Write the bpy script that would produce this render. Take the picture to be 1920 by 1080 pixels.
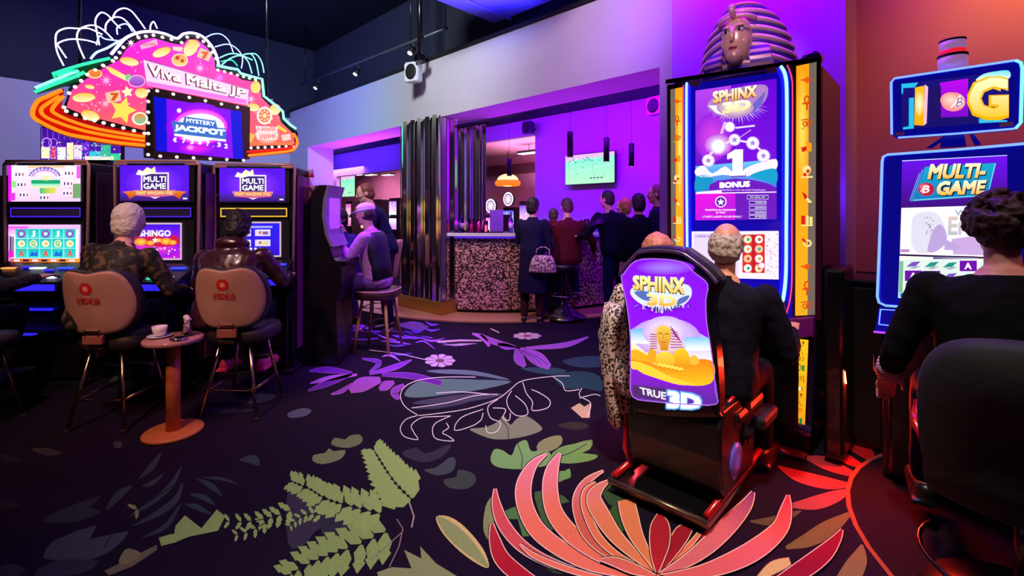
import bpy, bmesh, math, random
from mathutils import Vector, Matrix, noise
for o in list(bpy.data.objects): bpy.data.objects.remove(o)
SC = bpy.context.scene
COL = SC.collection
R = math.radians
random.seed(7)
# ------------------------------------------------------------------ camera
F, HZ, CX, EYE = 880.0, 400.0, 960.0, 1.45
cam_d = bpy.data.cameras.new('camera'); cam = bpy.data.objects.new('camera', cam_d); COL.objects.link(cam)
cam.location = (0, 0, EYE); cam.rotation_euler = (R(90), 0, 0)
cam_d.sensor_width = 36.0; cam_d.lens = 36.0*F/1920.0
cam_d.shift_y = -(540.0-HZ)/1920.0
cam_d.clip_start = .05; cam_d.clip_end = 200
SC.camera = cam
SC.view_settings.view_transform = 'Standard'; SC.view_settings.look = 'None'
SC.view_settings.exposure = 0.12; SC.view_settings.gamma = 1.0
SC.view_settings.use_curve_mapping = False
# ------------------------------------------------------------------ world: dim hall glow
w = bpy.data.worlds.new('hall_ambience'); SC.world = w; w.use_nodes = True
bg = w.node_tree.nodes['Background']; bg.inputs[0].default_value = (.10, .055, .16, 1); bg.inputs[1].default_value = .13
# ------------------------------------------------------------------ room axes (bar wall runs along E, N points into it)
N = Vector((.687, .727, 0)).normalized(); E = Vector((N.y, -N.x, 0)); Z = Vector((0, 0, 1))
RZ = math.atan2(E.y, E.x)
def at(px, py, d): return Vector(((px-CX)/F*d, d, EYE-(py-HZ)/F*d))
def floor_at(px, py, z=0.0): return at(px, py, F*(EYE-z)/(py-HZ))
def hit(px, py, p0, n):
    v = Vector(((px-CX)/F, 1, -(py-HZ)/F)); o = Vector((0, 0, EYE))
    return o + v*((p0-o).dot(n)/v.dot(n))
def onW(px, py, W): return hit(px, py, N*W, N)
def un(u, W, z): return E*u + N*W + Z*z
# ------------------------------------------------------------------ lamps
def area(name, loc, target, size, power, c, spread=180, sy=None):
    l = bpy.data.lights.new(name, 'AREA'); l.energy = power; l.color = c; l.size = size; l.spread = R(spread)
    if sy: l.shape = 'RECTANGLE'; l.size_y = sy
    o = bpy.data.objects.new(name, l); COL.objects.link(o); o.location = loc
    o.rotation_euler = (Vector(target)-Vector(loc)).to_track_quat('-Z', 'Y').to_euler(); return o
def spot(name, loc, target, power, c, ang=60, blend=.6, r=.08):
    l = bpy.data.lights.new(name, 'SPOT'); l.energy = power; l.color = c; l.spot_size = R(ang); l.spot_blend = blend; l.shadow_soft_size = r
    o = bpy.data.objects.new(name, l); COL.objects.link(o); o.location = loc
    o.rotation_euler = (Vector(target)-Vector(loc)).to_track_quat('-Z', 'Y').to_euler(); return o
# ceiling downlights over the carpet, in front of the camera
spot('unseen_spot', (.55, 1.2, 4.6), (.30, 2.35, 0), 640, (1, .92, .72), 62, 1, .15)
spot('unseen_spot', (-.2, 3.2, 4.9), (-.1, 4.2, 0), 400, (1, .90, .80), 50, 1, .15)
spot('unseen_spot', (-2.3, .2, 3.9), (-2.35, 3.15, .50), 270, (1, .46, .24), 36, .8, .12)
spot('unseen_spot', (-2.6, 1.2, 4.2), (-2.6, 3.8, 1.45), 250, (1, .66, .66), 52, .7, .12)  # spot added to brighten machine fronts, heads and stool legs
# pale light on the bar wall's fascia
spot('unseen_spot', (-1.8, 2.4, 4.9), un(-7.2, 4.3, 3.3), 950, (.84, .96, 1), 78, 1, .4)
spot('unseen_spot', (.2, 1.6, 4.9), un(-3.4, 4.3, 3.35), 430, (1, .78, .78), 50, 1, .4)
# bar lighting: violet LED washes
area('led_wash', un(-5.3, 5.6, 3.36), un(-5.3, 7.5, 2.0), 5.0, 135, (.24, .0, 1), 160, .3)
area('led_wash', un(-2.6, 5.6, 3.36), un(-2.6, 7.5, 1.8), 3.0, 115, (.25, .0, 1), 160, .3)
area('led_strip', un(-4.6, 5.15, 1.30), un(-4.6, 4.5, 3.0), 4.5, 44, (.46, .0, 1), 150, .12)
area('led_strip', un(-8.6, 5.0, 1.9), un(-8.6, 4.5, 3.0), 2.5, 46, (.45, .05, 1), 150, .12)
area('led_wash', un(-5.6, 4.5, 2.84), un(-5.4, 3.6, 0), 3.0, 16, (.62, .35, 1), 120, .2)
# violet glow behind the tall machine onto the pier
area('led_wash', un(-1.2, 3.45, 4.1), un(-1.2, 4.0, 2.6), 1.5, 84, (.30, .0, 1), 165, .12)
area('led_strip', un(-.58, 3.75, 1.6), un(-.40, 4.4, 1.6), 2.0, 9, (.22, .04, 1), 170, .06)
# orange-red wash on the wall at the end
spot('wall_washer', un(.55, 3.6, 4.2), un(.35, 4.5, 2.8), 150, (1, .27, .07), 80, 1, .1)
spot('wall_washer', un(.55, 3.95, 3.4), un(.30, 4.5, 2.85), 34, (1, .60, .06), 80, 1, .1)
# violet pool beside the black cabinet, and red under the machines
spot('unseen_spot', (-.9, 4.6, 4.6), (-1.45, 5.1, .3), 900, (.32, .03, 1), 36, .9, .12)
spot('unseen_spot', (-2.6, 5.6, 4.2), (-1.6, 5.1, 1.2), 330, (.8, .28, 1), 40, .8, .15)  # extra spot added to brighten the white-capped player
area('led_strip', un(-.42, 3.30, .50), un(-.40, 2.5, 0), .25, 16, (1, .03, .01), 150, .1)
area('led_strip', un(-1.5, 2.85, .42), un(-1.5, 2.6, 0), .25, 3, (1, .04, .03), 150, .1)
spot('unseen_spot', (-1.0, 4.6, 3.7), (-.25, 6.75, .25), 230, (1, .58, .40), 58, .9, .12)
# warm front light on the player of the tall machine
spot('unseen_spot', (.9, .4, 3.6), (1.15, 2.5, 1.2), 46, (1, .62, .52), 34, .8, .12)
spot('unseen_spot', (2.7, .6, 3.8), (1.95, 2.0, 1.55), 60, (1, .5, .55), 34, .8, .12)  # unseen spot added for the curly player's hair and neck
# blue glow of the sign's tubes on the dark upper wall
area('neon_wash', (-4.35, 6.3, 3.6), (-5.4, 9.5, 3.9), 1.6, 80, (.05, .02, 1), 170)
area('neon_wash', (-3.4, 6.4, 2.9), (-4.6, 9.8, 2.6), 1.0, 16, (.1, .75, .6), 170)
spot('unseen_spot', (-4.6, 4.2, 4.9), (-8.3, 7.7, 2.7), 260, (.86, .86, .95), 60, 1, .2)  # white spot added to lift the grey side wall, source unseen
# back hall behind the bar
area('hall_fill_lamp', un(-7.2, 9.6, 2.3), un(-7.2, 9.8, 3.2), 3.0, 130, (1, .45, .90), 170)  # unseen fill below the hall ceiling, added to brighten it
area('hall_fill_lamp', un(-15.5, 9.2, 3.15), un(-15.5, 9.6, 0), 4.0, 330, (1, .40, .74), 170)  # unseen fill added for the hall's pink brightness
area('led_strip', un(-13.5, 6.6, 3.3), un(-13.5, 7.5, 3.0), 4.0, 36, (.10, .02, 1), 170, .15)
spot('unseen_spot', (.6, 1.5, 3.3), un(-1.03, 3.45, 2.66), 90, (1, .60, .84), 17, .8, .1)  # unseen spot added to brighten the pharaoh head
# blue LED on the ceiling duct
area('led_strip', un(-4.2, 3.9, 3.86), un(-4.2, 3.9, 4.1), 1.2, 16, (.05, .03, 1), 150, .3)
# ------------------------------------------------------------------ colour and materials
def lin(c):
    out = []
    for v in c[:3]:
        v /= 255.0; out.append(v/12.92 if v <= .04045 else ((v+.055)/1.055)**2.4)
    return tuple(out)
MATS = {}
def _base(name):
    m = bpy.data.materials.new(name); m.use_nodes = True
    return m, m.node_tree, m.node_tree.nodes['Principled BSDF']
def mat(name, c, rough=.6, metal=0, var=.14, scale=14, bump=0, coat=0, spec=.5):
    if name in MATS: return MATS[name]
    m, nt, b = _base(name); c = lin(c)
    tc = nt.nodes.new('ShaderNodeTexCoord'); nz = nt.nodes.new('ShaderNodeTexNoise'); nz.inputs['Scale'].default_value = scale; nz.inputs['Detail'].default_value = 5
    nt.links.new(tc.outputs['Object'], nz.inputs['Vector'])
    mx = nt.nodes.new('ShaderNodeMix'); mx.data_type = 'RGBA'
    mx.inputs[6].default_value = (*[v*(1-var) for v in c], 1); mx.inputs[7].default_value = (*[min(1, v*(1+var)) for v in c], 1)
    nt.links.new(nz.outputs[0], mx.inputs[0]); nt.links.new(mx.outputs[2], b.inputs['Base Color'])
    b.inputs['Roughness'].default_value = rough; b.inputs['Metallic'].default_value = metal
    b.inputs['Coat Weight'].default_value = coat; b.inputs['Specular IOR Level'].default_value = spec
    if bump:
        bp = nt.nodes.new('ShaderNodeBump'); bp.inputs['Strength'].default_value = bump; bp.inputs['Distance'].default_value = .01
        nt.links.new(nz.outputs[0], bp.inputs['Height']); nt.links.new(bp.outputs[0], b.inputs['Normal'])
    MATS[name] = m; return m
def glow_mat(name, c, s):  # paint with emission of its own colour added so it looks lit
    m = mat(name, c, .3, .1, .2, 6, coat=.4); b = m.node_tree.nodes['Principled BSDF']; b.inputs['Emission Color'].default_value = (*lin(c), 1); b.inputs['Emission Strength'].default_value = s; return m
def em(name, c, s=1.0):
    if name in MATS: return MATS[name]
    m, nt, b = _base(name); c = lin(c)
    b.inputs['Base Color'].default_value = (*[v*.3 for v in c], 1); b.inputs['Roughness'].default_value = .4
    b.inputs['Emission Color'].default_value = (*c, 1)
    nz = nt.nodes.new('ShaderNodeTexNoise'); nz.inputs['Scale'].default_value = 30
    mr = nt.nodes.new('ShaderNodeMapRange'); mr.inputs[3].default_value = s*.9; mr.inputs[4].default_value = s*1.1
    nt.links.new(nz.outputs[0], mr.inputs[0]); nt.links.new(mr.outputs[0], b.inputs['Emission Strength'])
    MATS[name] = m; return m
def attr_mat(name, emit, rough=.3, strength=1.0, bump=0, dark=0, bscale=380):
    if name in MATS: return MATS[name]
    m, nt, b = _base(name)
    a = nt.nodes.new('ShaderNodeVertexColor'); a.layer_name = 'Col'
    nz = nt.nodes.new('ShaderNodeTexNoise'); nz.inputs['Scale'].default_value = bscale if not emit else 60; nz.inputs['Detail'].default_value = 3
    tc = nt.nodes.new('ShaderNodeTexCoord'); nt.links.new(tc.outputs['Object'], nz.inputs['Vector'])
    if emit:
        b.inputs['Base Color'].default_value = (.02, .02, .02, 1); b.inputs['Roughness'].default_value = rough
        nt.links.new(a.outputs[0], b.inputs['Emission Color'])
        mr = nt.nodes.new('ShaderNodeMapRange'); mr.inputs[3].default_value = strength*.93; mr.inputs[4].default_value = strength*1.07
        nt.links.new(nz.outputs[0], mr.inputs[0]); nt.links.new(mr.outputs[0], b.inputs['Emission Strength'])
    else:
        mx = nt.nodes.new('ShaderNodeMix'); mx.data_type = 'RGBA'; mx.blend_type = 'MULTIPLY'; mx.inputs[0].default_value = .5
        nt.links.new(a.outputs[0], mx.inputs[6])
        cr = nt.nodes.new('ShaderNodeMapRange'); cr.inputs[1].default_value = .3; cr.inputs[2].default_value = .7; cr.inputs[3].default_value = .35; cr.inputs[4].default_value = 1.5
        nt.links.new(nz.outputs[0], cr.inputs[0]); nt.links.new(cr.outputs[0], mx.inputs[7]); nt.links.new(mx.outputs[2], b.inputs['Base Color'])
        b.inputs['Roughness'].default_value = rough; b.inputs['Specular IOR Level'].default_value = .15
        if bump:
            bp = nt.nodes.new('ShaderNodeBump'); bp.inputs['Strength'].default_value = bump; bp.inputs['Distance'].default_value = .004
            nt.links.new(nz.outputs[0], bp.inputs['Height']); nt.links.new(bp.outputs[0], b.inputs['Normal'])
    MATS[name] = m; return m
SCREEN = attr_mat('screen_image', True)
PRINT = attr_mat('backlit_print', True, .5)
CARPET = attr_mat('woven_carpet', False, .95, bump=.6)
PAINT = attr_mat('painted_print', False, .45)
BLACK = mat('black_lacquer', (13, 11, 15), .28, 0, .2, 8, coat=.3)
MATTE = mat('black_matte_plastic', (12, 10, 14), .6)
CHROME = mat('polished_chrome', (205, 195, 200), .14, 1, .05)
BRASS = mat('warm_steel', (205, 170, 135), .22, 1, .08)
RUBBER = mat('dark_rubber', (16, 14, 15), .8)
GLASS_M = None
def glass(name, c=(235, 235, 245), rough=.02):
    if name in MATS: return MATS[name]
    m, nt, b = _base(name); b.inputs['Base Color'].default_value = (*lin(c), 1); b.inputs['Roughness'].default_value = rough
    b.inputs['Transmission Weight'].default_value = 1; b.inputs['IOR'].default_value = 1.18
    nz = nt.nodes.new('ShaderNodeTexNoise'); mr = nt.nodes.new('ShaderNodeMapRange'); mr.inputs[3].default_value = rough; mr.inputs[4].default_value = rough+.05
    nt.links.new(nz.outputs[0], mr.inputs[0]); nt.links.new(mr.outputs[0], b.inputs['Roughness']); MATS[name] = m; return m
# ------------------------------------------------------------------ things
TM = {}
def tag(o, label=None, cat=None, group=None, kind=None):
    if label: o['label'] = label
    if cat: o['category'] = cat
    if group: o['group'] = group
    if kind: o['kind'] = kind
    return o
def thing(name, label, cat, loc=(0, 0, 0), rz=0.0, group=None):
    o = bpy.data.objects.new(name, None); COL.objects.link(o); o.empty_display_size = .1
    o.location = loc; o.rotation_euler = (0, 0, rz)
    TM[o.name] = Matrix.Translation(Vector(loc)) @ Matrix.Rotation(rz, 4, 'Z')
    return tag(o, label, cat, group)
def copy_tree(o, parent=None):
    c = o.copy(); COL.objects.link(c); c.parent = parent
    for ch in list(o.children): copy_tree(ch, c)
    return c
TXT = {}
def text_geo(s, bold=.0):
    k = (s, bold)
    if k in TXT: return TXT[k]
    c = bpy.data.curves.new('t', 'FONT'); c.body = s; c.offset = bold; c.resolution_u = 2; c.fill_mode = 'FRONT'
    o = bpy.data.objects.new('t', c); COL.objects.link(o); dg = bpy.context.evaluated_depsgraph_get(); dg.update()
    me = bpy.data.meshes.new_from_object(o.evaluated_get(dg))
    vs = [(v.co.x, v.co.y) for v in me.vertices]; fs = [tuple(p.vertices) for p in me.polygons]
    bpy.data.objects.remove(o); bpy.data.curves.remove(c); bpy.data.meshes.remove(me)
    x0 = min(v[0] for v in vs); x1 = max(v[0] for v in vs); y0 = min(v[1] for v in vs); y1 = max(v[1] for v in vs)
    vs = [((x-x0)/(x1-x0), (y-y0)/(y1-y0)) for x, y in vs]
    TXT[k] = (vs, fs, (x1-x0)/(y1-y0)); return TXT[k]
def catmull(pts, n=6, closed=True):
    out = []; L = len(pts)
    rng = range(L) if closed else range(L-1)
    for i in rng:
        g = (lambda k: pts[k % L]) if closed else (lambda k: pts[min(max(k, 0), L-1)])
        p0, p1, p2, p3 = g(i-1), g(i), g(i+1), g(i+2)
        for j in range(n):
            t = j/n; out.append(tuple(.5*((2*b)+(-a+c)*t+(2*a-5*b+4*c-d)*t*t+(-a+3*b-3*c+d)*t**3) for a, b, c, d in zip(p0, p1, p2, p3)))
    if not closed: out.append(tuple(pts[-1]))
    return out
class MB:
    def __init__(s, X=None): s.v = []; s.f = []; s.fm = []; s.sm = []; s.c = {}; s.mats = []; s.X = X
    def mi(s, m):
        if m not in s.mats: s.mats.append(m)
        return s.mats.index(m)
    def add(s, vs, fs, m, smooth=False, X=None, cols=None):
        b = len(s.v)
        for i, p in enumerate(vs):
            p = Vector(p)
            if X: p = X @ p
            if s.X: p = s.X @ p
            s.v.append(p)
            if cols is not None: s.c[b+i] = cols[i] if isinstance(cols, list) else cols
        k = s.mi(m)
        for f in fs: s.f.append(tuple(b+i for i in f)); s.fm.append(k); s.sm.append(smooth)
        return s
    def box(s, c, sz, m, bev=0.0, X=None, rz=0.0):
        bm = bmesh.new(); bmesh.ops.create_cube(bm, size=1); bmesh.ops.scale(bm, vec=sz, verts=bm.verts)
        if bev: bmesh.ops.bevel(bm, geom=bm.edges[:], offset=min(bev, min(sz)*.45), segments=2, affect='EDGES', profile=.5)
        M = Matrix.Translation(Vector(c)) @ Matrix.Rotation(rz, 4, 'Z')
        if X: M = X @ M
        bm.verts.ensure_lookup_table()
        s.add([v.co for v in bm.verts], [[v.index for v in f.verts] for f in bm.faces], m, False, M); bm.free(); return s
    def tube(s, pts, r, m, seg=8, closed=False, X=None, r2=None, cap=True):
        pts = [Vector(p) for p in pts]; n = len(pts); vs = []; fs = []; prev = None
        for i, p in enumerate(pts):
            a = pts[(i-1) % n] if (closed or i) else p; b = pts[(i+1) % n] if (closed or i < n-1) else p
            t = (b-a).normalized() if (b-a).length > 1e-9 else Vector((0, 0, 1))
            if prev is None:
                up = Vector((0, 0, 1)) if abs(t.z) < .9 else Vector((1, 0, 0)); x = t.cross(up).normalized()
            else: x = (prev - t*prev.dot(t)).normalized()
            prev = x; y = t.cross(x); rr = r[i] if isinstance(r, (list, tuple)) else (r + ((r2-r)*i/(n-1) if r2 is not None else 0))
            for k in range(seg):
                q = 2*math.pi*k/seg; vs.append(p + x*rr*math.cos(q) + y*rr*math.sin(q))
        for i in range(n if closed else n-1):
            for k in range(seg):
                a = i*seg+k; b = i*seg+(k+1) % seg; c = ((i+1) % n)*seg+(k+1) % seg; d = ((i+1) % n)*seg+k; fs.append((a, b, c, d))
        if not closed and cap: fs += [tuple(range(seg))[::-1], tuple((n-1)*seg+k for k in range(seg))]
        return s.add(vs, fs, m, True, X)
    def ell(s, c, r, m, seg=16, rings=10, X=None):
        if not isinstance(r, (tuple, list, Vector)): r = (r, r, r)
        vs = [(c[0], c[1], c[2]+r[2])]; fs = []
        for i in range(1, rings):
            a = math.pi*i/rings
            for k in range(seg):
                b = 2*math.pi*k/seg; vs.append((c[0]+r[0]*math.sin(a)*math.cos(b), c[1]+r[1]*math.sin(a)*math.sin(b), c[2]+r[2]*math.cos(a)))
        vs.append((c[0], c[1], c[2]-r[2])); e = len(vs)-1
        for k in range(seg):
            fs.append((0, 1+k, 1+(k+1) % seg)); fs.append((e, e-seg+(k+1) % seg, e-seg+k))
            for i in range(rings-2): a = 1+i*seg; fs.append((a+k, a+seg+k, a+seg+(k+1) % seg, a+(k+1) % seg))
        return s.add(vs, fs, m, True, X)
    def lathe(s, prof, c, m, seg=28, X=None, sc=(1, 1)):
        vs = []; fs = []; n = len(prof)
        for r, z in prof:
            for k in range(seg): q = 2*math.pi*k/seg; vs.append((c[0]+r*math.cos(q)*sc[0], c[1]+r*math.sin(q)*sc[1], c[2]+z))
        for i in range(n-1):
            for k in range(seg): fs.append((i*seg+k, i*seg+(k+1) % seg, (i+1)*seg+(k+1) % seg, (i+1)*seg+k))
        fs += [tuple(range(seg))[::-1], tuple((n-1)*seg+k for k in range(seg))]
        return s.add(vs, fs, m, True, X)
    def loft(s, rings, m, X=None, smooth=True, mats=None, cap=True):
        k = len(rings[0]); vs = [p for r in rings for p in r]
        for i in range(len(rings)-1):
            pass
        fs = [(i*k+j, i*k+(j+1) % k, (i+1)*k+(j+1) % k, (i+1)*k+j) for i in range(len(rings)-1) for j in range(k)]
        if cap: fs += [tuple(range(k))[::-1], tuple((len(rings)-1)*k+j for j in range(k))]
        return s.add(vs, fs, m, smooth, X)
    def prism(s, pts, ext, m, X=None, bev=0, cols=None):
        """closed planar outline pts (3D) pushed along ext"""
        pts = [Vector(p) for p in pts]; n = len(pts); ext = Vector(ext)
        vs = pts + [p+ext for p in pts]
        nn = Vector((0, 0, 0))
        for i in range(n): nn += pts[i].cross(pts[(i+1) % n])
        flip = nn.dot(ext) < 0
        fs = [tuple(range(n))[::(1 if flip else -1)], tuple(range(n, 2*n))[::(-1 if flip else 1)]]
        for i in range(n):
            q = (i, (i+1) % n, n+(i+1) % n, n+i); fs.append(q[::-1] if flip else q)
        if bev:
            bm = bmesh.new(); bv = [bm.verts.new(v) for v in vs]
            for f in fs: bm.faces.new([bv[i] for i in f])
            ed = [e for e in bm.edges if any(len(f.verts) == n and n != 4 or f.normal.length and abs(f.normal.dot(ext.normalized())) > .9 for f in (e.link_faces if not bm.normal_update() else []))]
            bmesh.ops.bevel(bm, geom=ed, offset=bev, segments=2, affect='EDGES', profile=.5)
            bm.verts.ensure_lookup_table(); bm.verts.index_update()
            s.add([v.co.copy() for v in bm.verts], [[v.index for v in f.verts] for f in bm.faces], m, False, X, cols); bm.free(); return s
        return s.add(vs, fs, m, False, X, cols)
    def build(s, name, parent=None, world=False, loc=None):
        T = None
        if world and parent is not None: T = TM[parent.name].inverted()
        if loc is not None: T = Matrix.Translation(-Vector(loc))
        me = bpy.data.meshes.new(name); me.from_pydata([(T @ p if T else p) for p in s.v], [], s.f)
        for m in s.mats: me.materials.append(m)
        me.polygons.foreach_set('material_index', s.fm); me.polygons.foreach_set('use_smooth', s.sm)
        if s.c:
            a = me.color_attributes.new('Col', 'FLOAT_COLOR', 'POINT')
            for i, c in s.c.items(): a.data[i].color = (c[0], c[1], c[2], 1)
        me.update()
        o = bpy.data.objects.new(name, me); COL.objects.link(o)
        if parent is not None: o.parent = parent; TM[o.name] = TM[parent.name]
        elif loc is not None: o.location = loc
        if o.name not in TM: TM[o.name] = Matrix.Translation(Vector(loc)) if loc is not None else Matrix()
        return o
class Art:
    """flat artwork on a surface: place(x, y, layer) gives the 3D point"""
    def __init__(s, mb, place, m=None, gain=1.0): s.mb = mb; s.place = place; s.m = m or SCREEN; s.g = gain
    def C(s, c, g=1.0): return tuple(v*s.g*g for v in lin(c))
    def poly(s, pts, c, l=1, g=1.0, c2=None, horiz=False):
        if c2 is None: cols = s.C(c, g)
        else:
            k = 0 if horiz else 1; lo = min(p[k] for p in pts); hi = max(p[k] for p in pts); a, b = s.C(c, g), s.C(c2, g)
            cols = []
            for p in pts: t = (p[k]-lo)/max(hi-lo, 1e-9); cols.append(tuple(x*(1-t)+y*t for x, y in zip(a, b)))
        s.mb.add([s.place(x, y, l) for x, y in pts], [tuple(range(len(pts)))], s.m, False, None, cols); return s
    def rect(s, x0, y0, x1, y1, c, l=1, g=1.0, c2=None, horiz=False): return s.poly([(x0, y0), (x1, y0), (x1, y1), (x0, y1)], c, l, g, c2, horiz)
    def disc(s, x, y, r, c, l=1, g=1.0, ry=None, n=20, c2=None, rot=0): 
        ry = ry or r; q = []
        for k in range(n):
            a = 2*math.pi*k/n; dx, dy = r*math.cos(a), ry*math.sin(a); q.append((x+dx*math.cos(rot)-dy*math.sin(rot), y+dx*math.sin(rot)+dy*math.cos(rot)))
        return s.poly(q, c, l, g, c2)
    def glow(s, x, y, r, c, cb, l=1, ry=None, n=24, g=1.0):
        """radial blend from c at the centre to cb at the rim (screen image)"""
        ry = ry or r; vs = [s.place(x, y, l)]; cols = [s.C(c, g)]
        for k in range(n): a = 2*math.pi*k/n; vs.append(s.place(x+r*math.cos(a), y+ry*math.sin(a), l)); cols.append(s.C(cb, g))
        s.mb.add(vs, [(0, 1+k, 1+(k+1) % n) for k in range(n)], s.m, False, None, cols); return s
    def star(s, x, y, r, c, l=1, g=1.0, n=5, inner=.45, rot=0):
        return s.poly([(x+(r if k % 2 == 0 else r*inner)*math.sin(rot+math.pi*k/n), y-(r if k % 2 == 0 else r*inner)*math.cos(rot+math.pi*k/n)) for k in range(2*n)], c, l, g)
    def ring(s, x, y, r, t, c, l=1, g=1.0, n=24, ry=None): return s.line([(x+r*math.cos(2*math.pi*k/n), y+(ry or r)*math.sin(2*math.pi*k/n)) for k in range(n)], t, c, l, g, True)
    def line(s, pts, t, c, l=1, g=1.0, closed=False):
        n = len(pts); Lf = []; Rt = []
        for i, p in enumerate(pts):
            a = pts[(i-1) % n] if (closed or i) else p; b = pts[(i+1) % n] if (closed or i < n-1) else p
            dx, dy = b[0]-a[0], b[1]-a[1]; q = math.hypot(dx, dy) or 1; tt = t[i] if isinstance(t, list) else t
            Lf.append((p[0]-dy/q*tt/2, p[1]+dx/q*tt/2)); Rt.append((p[0]+dy/q*tt/2, p[1]-dx/q*tt/2))
        vs = [s.place(x, y, l) for x, y in Lf+Rt]
        fs = [(i, (i+1) % n, n+(i+1) % n, n+i) for i in range(n if closed else n-1)]
        s.mb.add(vs, fs, s.m, False, None, s.C(c, g)); return s
    def frame(s, x0, y0, x1, y1, t, c, l=1, g=1.0): 
        h = t/2
        return s.line([(x0+h, y0), (x1-h, y0)], t, c, l, g).line([(x0+h, y1), (x1-h, y1)], t, c, l, g).line([(x0, y0-h), (x0, y1+h)], t, c, l, g).line([(x1, y0-h), (x1, y1+h)], t, c, l, g)
    def text(s, t, quad, c, l=2, g=1.0, bold=.03, c2=None):
        """quad: TL TR BR BL"""
        vs, fs, asp = text_geo(t, 0.0); TL, TR, BR, BL = quad
        a, b = s.C(c, g), s.C(c2 or c, g); h = max(bold, 0)/.75; du, dv = h/asp, h
        for i, (ou, ov) in enumerate(((0, 0), (-1, -1), (1, -1), (-1, 1), (1, 1), (-1, 0), (1, 0)) if h else ((0, 0),)):
            P = []; cols = []
            for u, v in vs:
                u = du+u*(1-2*du)+ou*du; v = dv+v*(1-2*dv)+ov*dv
                x = (TL[0]*(1-u)+TR[0]*u)*v + (BL[0]*(1-u)+BR[0]*u)*(1-v); y = (TL[1]*(1-u)+TR[1]*u)*v + (BL[1]*(1-u)+BR[1]*u)*(1-v)
                P.append(s.place(x, y, l+i*.03)); cols.append(tuple(p*v+q*(1-v) for p, q in zip(a, b)))
            s.mb.add(P, fs, s.m, False, None, cols)
        return s
    def textbox(s, t, x0, y0, x1, y1, c, l=2, g=1.0, bold=.03, c2=None): return s.text(t, [(x0, y0), (x1, y0), (x1, y1), (x0, y1)], c, l, g, bold, c2)
def part(name, parent, mk, world=True):
    mb = MB(); mk(mb); return mb.build(name, parent, world)
def scrib(A, x0, y0, x1, y1, c, n, l=2, seed=0, g=1.0):
    """a run of small illegible marks, as fine print shows in the photo"""
    r = random.Random(seed); w = (x1-x0)/n; h = y1-y0
    for k in range(n):
        x = x0+k*w; t = w*.24
        A.rect(x+w*.1, y0+h*r.uniform(0, .15), x+w*.1+t, y1-h*r.uniform(0, .15), c, l, g)
        if r.random() < .75: A.rect(x+w*.62, y0+h*r.uniform(0, .3), x+w*.62+t, y1-h*r.uniform(0, .2), c, l, g)
        yy = y0+h*r.choice((.08, .42, .8)); A.rect(x+w*.1, yy, x+w*.8, yy+h*.16, c, l, g)
# ------------------------------------------------------------------ room shell
def structure(name, mb): return tag(mb.build(name), kind='structure')
WALL = mat('fascia_paint', (206, 196, 204), .75, 0, .04, 3)
PURPLE_WALL = mat('bar_wall_paint', (205, 190, 215), .7, 0, .04, 3)
PIER = mat('pier_paint', (184, 150, 214), .6, 0, .05, 3)
DARKW = mat('upper_wall_paint', (40, 42, 60), .8, 0, .2, 2)
DARKC = mat('ceiling_paint', (14, 14, 20), .85, 0, .2, 2)
NAVYC = mat('bar_ceiling_paint', (26, 22, 60), .7, 0, .2, 2)
ENDW = mat('end_wall_paint', (178, 112, 84), .7, 0, .08, 2)
BACKW = mat('back_hall_paint', (200, 150, 165), .7, 0, .1, 2)
def wbox(mb, u0, u1, W0, W1, z0, z1, m):
    c = un((u0+u1)/2, (W0+W1)/2, (z0+z1)/2); mb.box(c, (u1-u0, W1-W0, z1-z0), m, rz=RZ)
UL, UR, W0, W1, ZH, ZT = -10.08, -2.09, 4.3, 4.87, 2.87, 3.75
b = MB(); wbox(b, UL-.95, UL, W0, W1, 0, ZT, WALL); wbox(b, UL, UR, W0, W1, ZH, ZT, WALL); wbox(b, UR, -1.70, W0, W1, 0, ZT, WALL)
structure('wall_bar', b)
b = MB(); wbox(b, -14, 3, W1+.02, W1+.2, ZT-.02, 5.3, DARKW); structure('wall_upper', b)
b = MB(); wbox(b, -1.827, -.562, 4.0, 4.75, 0, 5.25, PIER); structure('wall_pier', b)
b = MB(); wbox(b, -.562, 4.2, 4.52, 4.72, 0, 5.25, ENDW); structure('wall_end', b)
b = MB(); wbox(b, -11.3, -11.03, -4, W1, 0, 3.62, WALL); wbox(b, -11.32, -11.05, -4, W1, 3.62, 5.3, DARKW); structure('wall_side', b)
b = MB(); b.box((-1, 5, 5.35), (26, 22, .1), DARKC); structure('ceiling', b)
b = MB(); wbox(b, -16.5, 1.0, W1, 7.5, 3.44, 3.56, NAVYC); structure('ceiling_bar', b)
b = MB()
wbox(b, -16.5, -15.3, 7.5, 7.62, 0, 3.44, PURPLE_WALL); wbox(b, -15.3, -10.2, 7.5, 7.62, 2.70, 3.44, PURPLE_WALL)
wbox(b, -10.2, -8.1, 7.5, 7.62, 0, 3.44, PURPLE_WALL); wbox(b, -8.1, -6.42, 7.5, 7.62, 3.10, 3.44, PURPLE_WALL)
wbox(b, -6.42, 1.0, 7.5, 7.62, 0, 3.44, PURPLE_WALL); structure('wall_back', b)
b = MB(); wbox(b, -27, -3, 10.5, 10.6, 0, 3.3, BACKW); structure('wall_far', b)
b = MB(); wbox(b, -27, -3, 7.62, 10.6, 3.22, 3.32, BACKW); structure('ceiling_far', b)
b = MB(); wbox(b, -4.6, -4.5, 7.62, 10.5, 0, 3.3, BACKW); structure('wall_hall', b)
b = MB(); wbox(b, -11.5, -4.6, 10.1, 10.3, 2.62, 2.9, mat('maroon_beam', (60, 10, 40), .6)); structure('trim_1', b)
# dark edge on top of the fascia
b = MB(); wbox(b, UL-.95, -1.83, W0-.02, W0+.15, ZT, ZT+.05, DARKC); structure('trim_2', b)
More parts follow.
